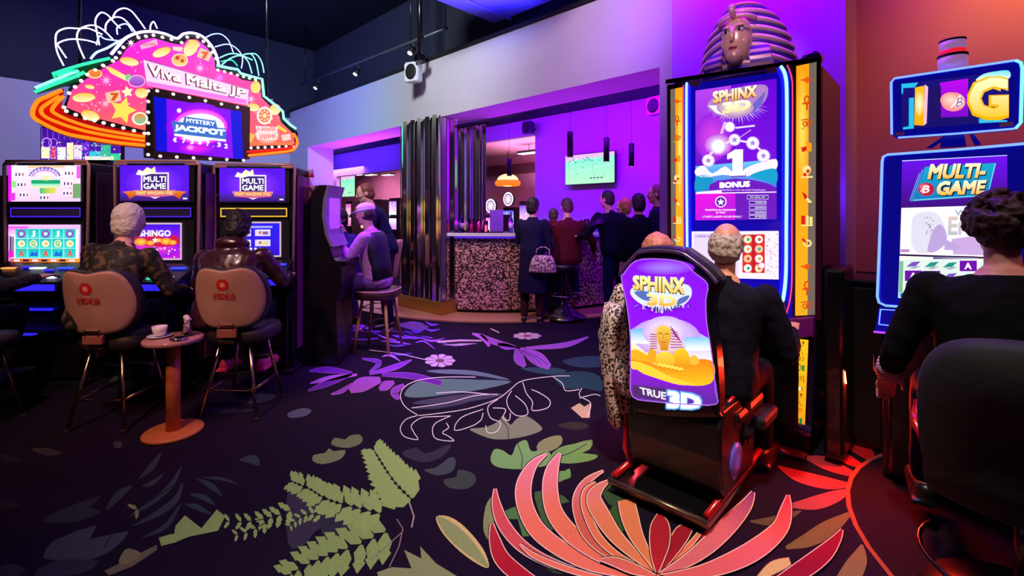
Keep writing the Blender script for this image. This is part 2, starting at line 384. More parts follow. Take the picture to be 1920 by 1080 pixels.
# dark wainscot low on the end wall
b = MB(); wbox(b, -.562, 4.2, 4.47, 4.52, 0, 1.0, MATTE); structure('trim_3', b)
# hanging ceiling duct, lit blue
t = thing('ceiling_duct', 'broad duct lit blue hanging below the black ceiling', 'duct', un(-3.6, 3.9, 4.1), RZ)
DUCT = mat('duct_enamel', (150, 150, 190), .5)
b = MB(); b.box((0, 0, .3), (2.2, 1.4, .6), DUCT, .02); b.build('duct_body', t)
for x in (-.8, .7):
    b = MB(); b.tube([(x, 0, .58), (x, 0, 1.2)], .012, BLACK, 6); b.build('hanger_rod', t)
    b = MB(); b.box((x, 0, .3), (.05, 1.44, .64), DUCT, .005); b.build('joint_flange', t)
# ------------------------------------------------------------------ patterned carpet
fl = MB(); A = Art(fl, None, CARPET)
def P1(x, y, l): p = floor_at(x, y); p.z = l*.0006; return p
A.place = P1
BASE = lin((25, 9, 34))
fl.add([(-13, -5, 0), (9, -5, 0), (9, 22, 0), (-13, 22, 0)], [(0, 1, 2, 3)], CARPET, cols=BASE)
Z4 = lambda pts: [(540+x*.4631, 580+y*.4631) for x, y in pts]
Z5 = lambda pts: [(880+x*.3958, 780+y*.3958) for x, y in pts]
Z3 = lambda pts: [(x*.4444, 600+y*.4444) for x, y in pts]
CORAL = (250, 122, 92); RED = (186, 26, 46); PINK = (226, 120, 140); OUT = (255, 200, 180)
GREY = (128, 130, 104); GREEN = (112, 158, 88); FERN = (150, 172, 96); YEL = (222, 190, 118); TEAL = (52, 72, 74); LILAC = (170, 90, 190); PLUM = (110, 40, 150); CREAM = (214, 190, 196); SAGE = (84, 104, 100); OLIVE = (120, 100, 62)
def petal(pts, c, z=Z5, l=3, tip=None, out=OUT, ow=9):
    c3 = catmull([tuple(p) for p in pts], 5, False)
    def side(extra):
        Lf, Rt = [], []
        for i, p in enumerate(c3):
            a, q = c3[max(i-1, 0)], c3[min(i+1, len(c3)-1)]; dx, dy = q[0]-a[0], q[1]-a[1]; n = math.hypot(dx, dy) or 1; w = max(p[2], .5)*.5+extra
            Lf.append((p[0]-dy/n*w, p[1]+dx/n*w)); Rt.append((p[0]+dy/n*w, p[1]-dx/n*w))
        return Lf, Rt
    for extra, cc, ll in ([(ow*1.0, (22, 8, 28), l-.6), (ow*.55, out, l-.3)] if out else []) + [(0, c, l)]:
        Lf, Rt = side(extra); n = len(Lf); a = A.C(cc); tcol = A.C(tip) if tip and cc is c else a
        cols = [tuple(p*(1-min(1, i/(n*.45)))+q*min(1, i/(n*.45)) for p, q in zip(tcol, a)) for i in range(n)]
        V = [P1(x, y, ll) for x, y in z(Lf+Rt)]
        fl.add(V, [(i, i+1, n+i+1, n+i) for i in range(n-1)], CARPET, cols=cols+cols)
LK = [0]
def leaf(pts, c, z=Z4, l=2, smooth=3, vein=None):
    LK[0] += 1; l += LK[0]*.006
    q = catmull(pts, smooth) if smooth > 1 else pts
    A.poly(z(q), c, l)
    if vein: A.line(z(vein), 1.4, (40, 30, 44), l+.3)
# the big flower
FL = [
 ([(122, 345, 6), (128, 420, 36), (160, 510, 52), (230, 600, 52), (330, 670, 44), (480, 730, 32), (680, 775, 16)], (222, 84, 84), None),
 ([(108, 510, 8), (118, 580, 44), (150, 670, 68), (220, 740, 72), (330, 810, 60), (480, 850, 40)], RED, (200, 50, 60)),
 ([(240, 610, 4), (300, 660, 18), (400, 705, 22), (520, 745, 22), (700, 790, 16)], CORAL, None),
 ([(365, 182, 4), (300, 235, 36), (258, 330, 66), (265, 430, 70), (320, 540, 74), (430, 630, 70), (580, 705, 60), (760, 750, 34), (880, 762, 8)], CORAL, (225, 130, 150)),
 ([(430, 178, 6), (395, 250, 50), (382, 340, 66), (400, 450, 72), (460, 540, 76), (560, 625, 66), (700, 700, 48), (880, 756, 10)], CORAL, (225, 130, 150)),
 ([(635, 262, 4), (560, 310, 28), (520, 380, 46), (522, 460, 52), (560, 560, 50), (640, 640, 40), (760, 705, 24), (880, 752, 6)], (226, 100, 88), (225, 130, 140)),
 ([(600, 318, 4), (556, 352, 20), (545, 410, 28), (566, 490, 30), (620, 590, 30), (720, 675, 20), (872, 748, 6)], CORAL, None),
 ([(660, 310, 6), (610, 350, 42), (590, 400, 66), (630, 480, 72), (690, 570, 60), (780, 660, 38), (880, 748, 8)], (246, 130, 96), (225, 130, 140)),
 ([(742, 400, 70), (760, 480, 76), (790, 570, 60), (840, 660, 34), (888, 745, 8)], (246, 132, 92), None),
 ([(1165, 540, 10), (1110, 590, 56), (1040, 655, 50), (965, 712, 24), (900, 750, 6)], RED, None),
 ([(1090, 560, 14), (1050, 610, 18), (990, 670, 14), (905, 748, 6)], CORAL, None),
 ([(1060, 520, 20), (1010, 560, 70), (970, 630, 58), (930, 700, 30), (896, 748, 8)], (170, 26, 48), None),
 ([(900, 465, 10), (903, 520, 80), (902, 600, 92), (894, 680, 58), (890, 750, 8)], (186, 32, 50), None),
 ([(1345, 365, 12), (1310, 430, 54), (1230, 520, 82), (1130, 620, 76), (1020, 700, 50), (905, 754, 8)], (220, 112, 122), (110, 50, 140)),
 ([(1510, 380, 8), (1500, 450, 50), (1470, 540, 74), (1370, 630, 92), (1240, 700, 84), (1090, 748, 54), (920, 768, 16)], (226, 104, 108), (190, 40, 80)),
 ([(1765, 545, 8), (1740, 590, 40), (1680, 660, 78), (1580, 735, 84), (1460, 800, 50)], (150, 18, 50), None),
 ([(620, 690, 6), (690, 700, 40), (780, 735, 44), (880, 768, 10)], (232, 110, 100), None)]
for i, (p, c, tip) in enumerate(FL): petal(p, c, Z5, 3+i*.7, tip)
# mirrored lower half of the flower (behind the frame's lower edge)
for k in range(9):
    a = R(200+k*17); c0 = floor_at(1232, 1077); Lp = .62
    pts = [(c0.x+math.cos(a)*Lp*t, c0.y+math.sin(a)*Lp*t+.0) for t in (0, .2, .45, .7, 1)]
    ws = (.01, .04, .06, .045, .004); V = []
    for (x, y), w_ in zip(pts, ws): V.append((x-math.sin(a)*w_, y+math.cos(a)*w_, .0006+k*5e-5)); V.append((x+math.sin(a)*w_, y-math.cos(a)*w_, .0006+k*5e-5))
    fl.add(V, [(2*i, 2*i+1, 2*i+3, 2*i+2) for i in range(4)], CARPET, cols=lin(RED if k % 2 else CORAL))
# petals round the dark disc under the right-hand chair
RR = [([(1470, 148, 20), (1530, 168, 44), (1600, 190, 30)], (200, 30, 40)), ([(1590, 195, 16), (1690, 224, 60), (1790, 266, 36), (1850, 285, 8)], (190, 50, 62)),
 ([(1462, 238, 8), (1560, 285, 54), (1700, 320, 56), (1810, 328, 16)], (176, 60, 66)), ([(1530, 425, 24), (1640, 412, 66), (1740, 380, 56), (1805, 350, 14)], (160, 72, 72)),
 ([(1720, 20, 16), (1780, 100, 56), (1870, 165, 66), (1925, 215, 14)], (214, 24, 30)), ([(1690, 150, 14), (1790, 205, 44), (1870, 245, 16)], (204, 28, 36))]
for p, c in RR: petal(p, c, Z5, 2, None, None)
petal([(1500, 625, 16), (1600, 590, 66), (1700, 535, 80), (1800, 465, 24)], OLIVE, Z5, 1.6, None, None)
petal([(1330, 500, 8), (1420, 500, 40), (1500, 480, 40), (1570, 450, 10)], (92, 78, 60), Z5, 1.6, None, None)
petal([(1860, 610, 12), (1840, 690, 90), (1780, 790, 100), (1700, 860, 40)], (134, 112, 72), Z5, 1.6, None, None)
petal([(1360, 780, 20), (1440, 720, 60), (1520, 690, 40)], (216, 190, 120), Z5, 2.5, None, (80, 30, 50))
q1, q2, q3 = floor_at(1636, 861), floor_at(1590, 928), floor_at(1632, 1030)
ax, ay, bx, by, cx, cy = q1.x, q1.y, q2.x, q2.y, q3.x, q3.y
D = 2*(ax*(by-cy)+bx*(cy-ay)+cx*(ay-by))
DC = Vector((((ax*ax+ay*ay)*(by-cy)+(bx*bx+by*by)*(cy-ay)+(cx*cx+cy*cy)*(ay-by))/D, ((ax*ax+ay*ay)*(cx-bx)+(bx*bx+by*by)*(ax-cx)+(cx*cx+cy*cy)*(bx-ax))/D, 0))
DR = (q2-DC).length
n = 48; ring = [(math.cos(2*math.pi*k/n), math.sin(2*math.pi*k/n)) for k in range(n)]
fl.add([(DC.x+x*(DR+.012), DC.y+y*(DR+.012), .0026) for x, y in ring], [tuple(range(n))], CARPET, cols=lin((170, 76, 50)))
fl.add([(DC.x+x*(DR-.008), DC.y+y*(DR-.008), .003) for x, y in ring], [tuple(range(n))], CARPET, cols=lin((30, 8, 22)))
for k in range(26):
    a = 2*math.pi*k/26+.1
    if 1.7 < a < 4.6: continue
    V = []
    for t, w_ in ((1.06, .03), (1.25, .08), (1.6, .1), (1.9, .02)):
        for sgn in (1, -1): V.append((DC.x+math.cos(a)*DR*t-math.sin(a)*w_*DR*sgn, DC.y+math.sin(a)*DR*t+math.cos(a)*w_*DR*sgn, .0014))
    fl.add(V, [(2*i, 2*i+1, 2*i+3, 2*i+2) for i in range(3)], CARPET, cols=lin((180, 60, 60)))
for k in range(5):
    a = R(200+k*22); V = []
    for t, w_ in ((.25, .03), (.45, .09), (.75, .09), (.93, .02)):
        for sgn in (1, -1): V.append((DC.x+math.cos(a)*DR*t-math.sin(a)*w_*DR*sgn, DC.y+math.sin(a)*DR*t+math.cos(a)*w_*DR*sgn, .0036))
    fl.add(V, [(2*i, 2*i+1, 2*i+3, 2*i+2) for i in range(3)], CARPET, cols=lin((190, 40, 50)))
# leaves around it
leaf([(735, 485), (800, 478), (850, 455), (872, 430), (900, 468), (925, 445), (965, 432), (1020, 470), (1024, 492), (960, 515), (890, 526), (830, 526), (775, 508)], GREY, vein=[(860, 440), (890, 480), (893, 524)])
leaf([(820, 612), (835, 568), (870, 572), (905, 592), (925, 548), (965, 530), (985, 575), (1035, 568), (1065, 590), (1050, 630), (1000, 642), (930, 648), (850, 640)], (122, 164, 96), vein=[(930, 545), (950, 600), (945, 645)])
leaf([(1010, 572), (1015, 540), (1060, 517), (1105, 512), (1108, 545), (1065, 575)], (134, 138, 90), smooth=2)
leaf([(1060, 600), (1100, 560), (1160, 545), (1232, 528), (1222, 568), (1190, 582), (1252, 590), (1240, 608), (1180, 622), (1110, 624)], GREEN, smooth=2, vein=[(1075, 605), (1150, 580), (1210, 545)])
leaf([(1085, 660), (1120, 655), (1140, 645), (1145, 680), (1120, 690), (1085, 702)], GREEN, smooth=2)
leaf([(100, 615), (105, 590), (150, 582), (165, 563), (185, 575), (232, 570), (222, 600), (190, 616), (140, 628)], (118, 128, 86), smooth=2)
leaf([(175, 548), (190, 520), (230, 528), (250, 512), (292, 508), (302, 535), (270, 556), (225, 562)], (112, 116, 80), smooth=2)
leaf([(600, 840), (645, 838), (700, 868), (760, 930), (800, 990), (813, 1046), (770, 1034), (700, 985), (640, 925), (610, 880)], YEL, l=2)
A.poly(Z4(catmull([(600, 842), (640, 850), (700, 890), (760, 955), (813, 1046), (750, 1010), (690, 965), (640, 915)], 3)), (150, 160, 100), 2.2)
leaf([(822, 760), (835, 745), (838, 800), (825, 920), (806, 930), (790, 880), (800, 800)], (140, 150, 92), smooth=3)
leaf([(870, 820), (940, 790), (990, 830), (960, 850), (985, 920), (950, 920), (930, 850), (890, 850)], (84, 130, 66), l=1.5, smooth=1)
leaf([(1000, 740), (1080, 740), (1140, 780), (1080, 800), (1090, 890), (1040, 880), (1010, 800)], (70, 100, 56), l=1.4, smooth=2)
leaf([(1010, 1000), (1120, 1000), (1180, 1040), (1120, 1070), (1060, 1060)], (48, 74, 36), l=1.4)
leaf([(360, 1066), (420, 1045), (500, 1050), (470, 975), (540, 1010), (535, 960), (600, 1030), (690, 1085), (500, 1150), (380, 1120)], (144, 148, 100), smooth=1)
leaf([(1300, 820), (1360, 780), (1400, 850), (1350, 900)], (60, 90, 44), l=1.4)
leaf([(1260, 700), (1330, 720), (1380, 800), (1300, 790)], (56, 84, 50), l=1.4)
# dark leaves
for pts, c in (([(460, 585), (520, 560), (560, 585), (660, 545), (620, 600), (540, 620)], (50, 46, 62)), ([(550, 650), (600, 640), (660, 598), (680, 620), (660, 660), (600, 672)], (66, 72, 74)),
               ([(630, 690), (680, 680), (690, 650), (750, 665), (760, 700), (720, 728), (650, 722)], (62, 68, 62)), ([(1090, 470), (1160, 455), (1220, 470), (1170, 490)], (48, 44, 36)),
               ([(0, 420), (60, 400), (95, 410), (70, 432), (10, 440)], (80, 84, 104)), ([(1080, 270), (1180, 250), (1260, 270), (1270, 330), (1200, 320), (1120, 320)], (40, 66, 76)),
               ([(1110, 210), (1200, 190), (1280, 195), (1280, 230), (1180, 235)], (48, 66, 84)), ([(0, 730), (90, 745), (150, 780), (170, 860), (110, 900), (60, 960), (0, 950)], (58, 50, 66)),
               ([(140, 830), (260, 800), (300, 830), (240, 900), (150, 930)], (50, 44, 60)), ([(940, 240), (1060, 235), (1130, 250), (1060, 265)], (48, 74, 84))):
    leaf(pts, c, l=1.2)
# ferns
def fern(spine, lens, c, z, n=13, l=2.4, wid=.42, sweep=.55):
    sp = catmull(spine, 8, False); tot = len(sp)
    A.line(z(sp), 1.6, (34, 22, 36), l+.4)
    for k in range(n):
        t = (k+.5)/n; i = min(int(t*(tot-1)), tot-2); x, y = sp[i]; dx, dy = sp[i+1][0]-x, sp[i+1][1]-y; q = math.hypot(dx, dy) or 1; dx /= q; dy /= q
        ln = lens[0]+(lens[1]-lens[0])*t
        for sgn in (1, -1):
            ex, ey = (-dy*sgn*(1-sweep*.4)-dx*sweep), (dx*sgn*(1-sweep*.4)-dy*sweep); e = math.hypot(ex, ey); ex /= e; ey /= e; fx, fy = -ey, ex; wv = ln*wid*.5
            pts = [(x+ex*ln*a+fx*wv*b_, y+ey*ln*a+fy*wv*b_) for a, b_ in ((.03, -.15), (.3, -1), (.55, -.75), (.6, -1.1), (1.0, -.1), (.72, .9), (.62, .6), (.35, 1), (.05, .3))]
            A.poly(z(pts), c, l+(.05 if sgn > 0 else 0)+k*.004)
fern([(352, 578), (390, 640), (440, 710), (505, 775)], (56, 128), FERN, Z4, 13)
fern([(20, 700), (90, 730), (160, 770), (260, 800), (400, 835)], (50, 110), FERN, Z4, 14)
fern([(10, 1075), (90, 1030), (190, 990), (300, 950), (420, 890)], (80, 140), (142, 164, 92), Z4, 10)
fern([(5, 880), (40, 850), (90, 830), (140, 835)], (24, 44), FERN, Z4, 6)
fern([(745, 690), (640, 760), (520, 840), (440, 960)][::-1], (30, 60), (128, 136, 92), Z3, 1)
leaf([(735, 905), (740, 870), (780, 825), (850, 880), (915, 800), (950, 830), (920, 890), (850, 905), (800, 915), (740, 935)], FERN, Z3, 2.6, 1)
leaf([(670, 920), (720, 905), (830, 900), (740, 940), (680, 955)], FERN, Z3, 2.5, 1)
leaf([(500, 1020), (520, 980), (545, 965), (595, 985), (560, 1020), (520, 1032)], (130, 120, 84), Z3, 2.5, 2)
leaf([(440, 1060), (560, 1000), (660, 950), (665, 970), (560, 1040), (460, 1080)], (110, 100, 76), Z3, 2.4, 1)
fern([(960, 850), (1060, 850), (1160, 830), (1240, 800)], (36, 66), FERN, Z3, 7, 2.5)
fern([(990, 910), (1060, 890), (1130, 850)], (30, 50), FERN, Z3, 4, 2.5)
A.line(Z4([(440, 850), (465, 890), (450, 960), (410, 1045)]), 2.2, (150, 120, 120), 2.6); A.line(Z4([(490, 780), (510, 840), (500, 885)]), 3, (170, 150, 140), 2.6); A.line(Z4([(330, 1020), (400, 960), (460, 905)]), 2, (150, 120, 120), 2.6)
# palm on the shaded side, the lack of light put into its dark colours
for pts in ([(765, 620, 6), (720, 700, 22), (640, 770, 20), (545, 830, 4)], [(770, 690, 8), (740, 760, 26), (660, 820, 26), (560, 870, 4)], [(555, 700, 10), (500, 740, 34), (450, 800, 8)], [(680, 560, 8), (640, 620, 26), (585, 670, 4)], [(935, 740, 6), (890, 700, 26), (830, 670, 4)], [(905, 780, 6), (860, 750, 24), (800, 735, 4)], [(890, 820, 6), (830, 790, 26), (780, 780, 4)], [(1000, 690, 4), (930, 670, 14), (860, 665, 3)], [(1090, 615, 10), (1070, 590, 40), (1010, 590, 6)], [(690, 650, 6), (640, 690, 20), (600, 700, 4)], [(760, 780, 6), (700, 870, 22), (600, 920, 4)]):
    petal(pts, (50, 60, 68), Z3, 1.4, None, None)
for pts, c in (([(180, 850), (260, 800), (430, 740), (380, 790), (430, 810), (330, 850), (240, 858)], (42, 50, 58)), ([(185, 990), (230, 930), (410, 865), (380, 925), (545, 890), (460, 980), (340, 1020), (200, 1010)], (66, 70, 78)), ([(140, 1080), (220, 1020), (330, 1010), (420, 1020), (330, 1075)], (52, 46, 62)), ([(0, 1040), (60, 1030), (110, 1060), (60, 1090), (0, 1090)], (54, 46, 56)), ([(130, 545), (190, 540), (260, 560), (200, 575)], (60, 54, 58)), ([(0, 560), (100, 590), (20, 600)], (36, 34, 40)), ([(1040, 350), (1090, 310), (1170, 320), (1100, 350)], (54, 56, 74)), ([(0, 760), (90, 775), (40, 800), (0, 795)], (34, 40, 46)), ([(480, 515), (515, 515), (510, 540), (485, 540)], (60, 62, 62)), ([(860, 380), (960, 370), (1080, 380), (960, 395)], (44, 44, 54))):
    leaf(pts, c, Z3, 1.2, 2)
# far flowers
leaf([(470, 345), (520, 295), (620, 282), (760, 285), (905, 292), (800, 322), (640, 346), (520, 358)], (96, 122, 118), l=1.2)
leaf([(560, 250), (640, 244), (760, 250), (900, 285), (780, 275), (640, 262)], (104, 122, 128), l=1.3)
leaf([(640, 262), (760, 268), (860, 285), (740, 282)], (30, 18, 44), l=1.4)
leaf([(500, 380), (620, 355), (760, 340), (880, 345), (760, 370), (620, 385)], (72, 66, 84), l=1.3)
leaf([(500, 400), (620, 385), (740, 372), (660, 395), (560, 405)], (66, 58, 78), l=1.3)
W_ = (236, 216, 214)
for ln in ([(530, 432), (475, 395), (455, 350), (478, 310), (540, 285), (640, 275), (760, 275)], [(520, 432), (640, 418), (740, 400), (850, 362), (900, 325), (950, 290), (1070, 272), (1140, 270)],
           [(530, 430), (480, 445), (455, 480), (470, 515), (525, 528), (510, 500), (500, 470), (540, 440), (600, 435), (660, 432)], [(660, 432), (600, 460), (585, 490), (600, 525), (670, 534), (650, 515), (625, 500), (650, 480), (640, 460)],
           [(790, 405), (700, 440), (675, 490), (740, 475), (780, 450), (790, 420)], [(850, 365), (810, 395), (820, 440), (860, 460), (845, 495), (810, 500), (800, 470)], [(905, 330), (885, 370), (900, 410), (930, 432), (970, 425), (960, 385), (920, 350)],
           [(950, 295), (965, 340), (990, 375), (990, 410), (1050, 400), (1060, 370), (1020, 340), (985, 325)], [(1070, 272), (1110, 300), (1125, 330), (1180, 325)], [(830, 400), (880, 405), (870, 440), (895, 450), (900, 420)],
           [(1180, 360), (1240, 345), (1265, 352)], [(500, 400), (640, 380), (760, 350), (850, 345)], [(600, 340), (700, 335), (820, 345)], [(1190, 320), (1180, 350), (1225, 380), (1215, 430)]):
    A.line(Z4(catmull(ln, 5, False)), 1.45, W_, 2.6)
leaf([(1145, 400), (1180, 380), (1200, 395), (1225, 380), (1222, 440), (1190, 440)], (200, 172, 130), smooth=1)
# purple flowers
for pts, c in (([(85, 250, 4), (160, 245, 24), (260, 258, 8)], PLUM), ([(80, 330, 4), (160, 300, 24), (260, 262, 8)], PLUM), ([(90, 300, 4), (170, 280, 20), (280, 265, 6)], LILAC), ([(175, 345, 4), (220, 330, 16), (260, 300, 4)], (140, 60, 170)),
               ([(250, 330, 20), (300, 305, 56), (375, 285, 20)], (160, 80, 176)), ([(370, 325, 10), (395, 310, 36), (430, 295, 10)], (150, 70, 170)), ([(450, 365, 10), (430, 335, 30), (470, 305, 8)], (140, 60, 170)),
               ([(500, 205, 4), (430, 235, 22), (330, 262, 6)], (140, 60, 180)), ([(380, 265, 10), (500, 270, 24), (620, 300, 20)], PLUM), ([(300, 200, 4), (370, 215, 18), (330, 255, 6)], (110, 60, 160)),
               ([(745, 98, 4), (790, 115, 18), (815, 150, 8)], LILAC), ([(775, 100, 4), (830, 130, 22), (920, 152, 8)], (150, 80, 170)), ([(1215, 112, 4), (1120, 145, 20), (960, 158, 8)], LILAC), ([(1060, 235, 20), (1010, 200, 52), (940, 160, 12)], (166, 86, 190)), ([(960, 232, 12), (935, 200, 40), (925, 160, 10)], (150, 76, 180)), ([(850, 140, 8), (880, 150, 24), (920, 155, 10)], (150, 70, 190))):
    petal(pts, c, Z4, 1.8, None, (190, 130, 190), 2)
for k in range(4): A.line(Z4([(930+k*6, 165), (965+k*16, 195), (985+k*22, 232-k*3)]), .9, (60, 30, 80), 2.5)
rnd = random.Random(11)  # violet strokes added so the violet light shows on the dark carpet
for k in range(22):
    x, y = 225+rnd.random()*330, 45+rnd.random()*150; ln = 40+rnd.random()*90; petal([(x, y, 2), (x+ln*.45, y+rnd.uniform(-8, 14), 5+rnd.random()*9), (x+ln, y+rnd.uniform(-6, 26), 2)], rnd.choice([(120, 70, 200), (160, 90, 220), (190, 130, 230), (80, 50, 170)]), Z4, 1.15+k*.012, None, None)
def daisy(x, y, rx, ry):
    for k in range(9):
        a = 2*math.pi*k/9; A.poly(Z4([(x, y), (x+rx*math.cos(a-.3), y+ry*math.sin(a-.3)), (x+rx*1.15*math.cos(a), y+ry*1.15*math.sin(a)), (x+rx*math.cos(a+.3), y+ry*math.sin(a+.3))]), (206, 176, 190), 2.4)
    A.disc(*Z4([(x, y)])[0], rx*.15, (120, 80, 90), 2.8, ry=ry*.15)
daisy(615, 208, 56, 24); daisy(968, 108, 52, 13)
leaf([(430, 60), (520, 55), (570, 72), (520, 85)], (110, 80, 140), l=1.2); leaf([(600, 128), (700, 122), (785, 124), (785, 130), (700, 130), (610, 136)], (190, 170, 170), l=1.4, smooth=1); leaf([(620, 145), (700, 138), (770, 138), (700, 148)], (180, 160, 170), l=1.4, smooth=1)
A.line(Z4([(330, 165), (450, 180), (560, 205)]), 1.2, W_, 2.5); A.line(Z4([(820, 78), (855, 95)]), 2, (200, 180, 160), 2.5)
for k in range(5): A.line(Z4([(380+k*30, 80+k*6), (460+k*34, 92+k*8), (540+k*36, 120+k*8)]), 1.6, (90, 70, 120), 1.3)
# pattern carried on where the photo shows little of it
rnd = random.Random(3)
for k in range(110):
    x, y = rnd.uniform(-6, 6), rnd.uniform(-2.5, 9); ok = not (-3.2 < x < 2.4 and 1.7 < y < 6.3)
    if not ok: continue
    a = rnd.uniform(0, 6.28); Lp = rnd.uniform(.2, .5); c = rnd.choice([TEAL, SAGE, (60, 50, 70), (70, 40, 90), (50, 60, 60)])
    V = []
    for t, w_ in ((0, .01), (.3, .18), (.6, .16), (1, .005)):
        for sgn in (1, -1): V.append((x+math.cos(a)*Lp*t-math.sin(a)*w_*Lp*sgn, y+math.sin(a)*Lp*t+math.cos(a)*w_*Lp*sgn, .0005+k*3e-6))
    fl.add(V, [(2*i, 2*i+1, 2*i+3, 2*i+2) for i in range(3)], CARPET, cols=lin(c))
structure('floor', fl)
# round timber floor in front of the bar
BC = Vector((-.2, 9.4, 0)); BR = 2.7
b = MB(); WOODF = mat('oak_boards', (190, 140, 104), .35, 0, .18, 6)
nt_pts = []
for k in range(49):
    a = R(190+k*3.75); nt_pts.append((BC.x+3.2*math.cos(a), BC.y+3.2*math.sin(a), 0))
b.prism([(p[0], p[1], .001) for p in nt_pts], (0, 0, .02), WOODF); structure('floor_bar', b)
# ------------------------------------------------------------------ slot machines of the round bank
CAB = mat('cabinet_black', (20, 14, 22), .35, 0, .2, 6, coat=.2)
TRIM = mat('rose_chrome_trim', (235, 175, 160), .3, .35, .06)
GAP = mat('side_panel_maroon', (120, 36, 100), .45); SIDEP = mat('side_panel_plum', (58, 26, 66), .45)
BLUEGLOW = em('blue_accent_light', (36, 30, 255), 1.2); DIMBLUE = em('dim_blue_accent_light', (50, 36, 240), 1.0)
BTNW = em('white_button_light', (235, 235, 255), 1.1); BTNG = em('green_button_light', (60, 220, 170), 1); BTNB = em('blue_button_light', (50, 70, 255), 1.2); BTNO = em('orange_button_light', (255, 170, 90), .9)
U = .004545
def zc(y): return EYE + (400-y)*U
def slot(label, loc, rz, wd, art_up, art_lo, bar_em, lo_rect, lo_frame, filler=None, dep=.6):
    t = thing('slot_machine', label, 'slot machine', loc, rz, 'slot machines of the round bank')
    X = lambda px: (px-295)*U*wd
    xl, xr = X(217), X(374); w2 = (xr-xl)/2
    b = MB(); b.box((0, .02+dep/2, .95), (xr-xl-.02, dep, 1.86), CAB, .015); b.build('cabinet', t)
    b = MB(); b.box((0, dep/2-.05, .02), (xr-xl, dep, .04), MATTE, .005); b.build('plinth', t)
    b = MB(); path = [(xl+.012, -.006, zc(515)), (xl, -.006, zc(310)), (xl+.02, -.006, zc(303)), (xr-.02, -.006, zc(303)), (xr, -.006, zc(310)), (xr-.012, -.006, zc(515))]
    b.tube(path, .012, TRIM, 8); b.build('edge_trim', t)
    for sx in (-1, 1):
        b = MB(); b.box((sx*(w2-.06), -.012, zc(308.5)), (.10, .02, .022), TRIM, .004); b.build('corner_cap', t)
    P = lambda x, y, l: Vector((X(x), -.0065-l*.0012, zc(y)))
    b = MB(); b.box((0, .002, zc(344)), (X(360)-X(223), .01, 72*U), MATTE, .003); art_up(Art(b, P)); b.build('upper_screen', t)
    b = MB(); b.box((0, .0, zc(398)), (X(358)-X(229), .012, 18*U), MATTE, .003); A2 = Art(b, P); A2.frame(230, 390.5, 358, 406, 2.4, bar_em, 2); A2.rect(233, 393, 355, 404, (24, 10, 34), 1); b.build('ticket_bar', t)
    b = MB(); b.box((0, .003, zc(452)), (X(360)-X(223), .008, 78*U), MATTE, .003); A3 = Art(b, P)
    art_lo(A3)
    if lo_frame: A3.frame(*lo_rect, 3.0, (225, 190, 215), 5, .9)
    b.build('lower_screen', t)
    # sloping deck with buttons
    b = MB(); b.prism([(-w2+.01, 0, zc(490)), (-w2+.01, -.26, zc(520)), (-w2+.01, -.27, zc(538)), (-w2+.01, 0, zc(545))], (2*w2-.02, 0, 0), CAB, bev=.006); b.build('button_deck', t)
    S = lambda x, q: Vector((x, -.26*q, zc(490)+(zc(520)-zc(490))*q+.004))
    for (bx, q, sx, m) in ((-.22, .35, .10, BTNO), (-.08, .3, .07, DIMBLUE), (.02, .35, .11, BTNO if filler else BTNW), (.14, .45, .07, DIMBLUE), (.25, .35, .12, BTNB), (.25, .8, .06, BTNW), (.12, .85, .06, BTNG)):
        b = MB(); b.box(S(bx*wd, q), (sx, .05, .014), m, .005); b.build('button', t)
    b = MB(); b.box((0, -.272, zc(529)), (2*w2-.06, .012, .05), DIMBLUE, .004); b.build('deck_light', t)
    b = MB(); b.box((0, -.05, zc(590)), (2*w2-.05, .12, .30), CAB, .01); b.build('belly_panel', t)
    b = MB(); b.box((.05, -.13, zc(573)), (.24, .03, .018), BLUEGLOW, .004); b.build('coin_slot_light', t)
    b = MB(); b.box((-.08, -.17, zc(618)), (.40, .14, .03), CAB, .006); b.box((-.08, -.20, zc(614)), (.36, .05, .012), DIMBLUE, .003); b.build('payout_tray', t)
    b = MB(); b.box((0, -.02, .33), (2*w2-.10, .07, .5), CAB, .01); b.build('door_panel', t)
    b = MB(); b.box((xr-.002, .02+dep/2, 1.0), (.014, dep*.84, 1.6), GAP if filler else SIDEP, .004); b.build('side_panel', t)
    for zz in (1.35, 1.6):
        b = MB(); b.box((xr+.008, .02+dep*.35, zz), (.012, .03, .03), CHROME, .004); b.build('side_lock', t)
    return t
WHITE = (255, 245, 255)
def cards(A, x, y, s=1.0):
    for k in range(3):
        A.rect(x+k*7*s, y-6*s, x+k*7*s+5.5*s, y+6*s, (250, 240, 255), 3); A.rect(x+k*7*s+1, y-2*s, x+k*7*s+4*s, y+4*s, ((70, 40, 140), (40, 40, 60), (200, 80, 120))[k], 4)
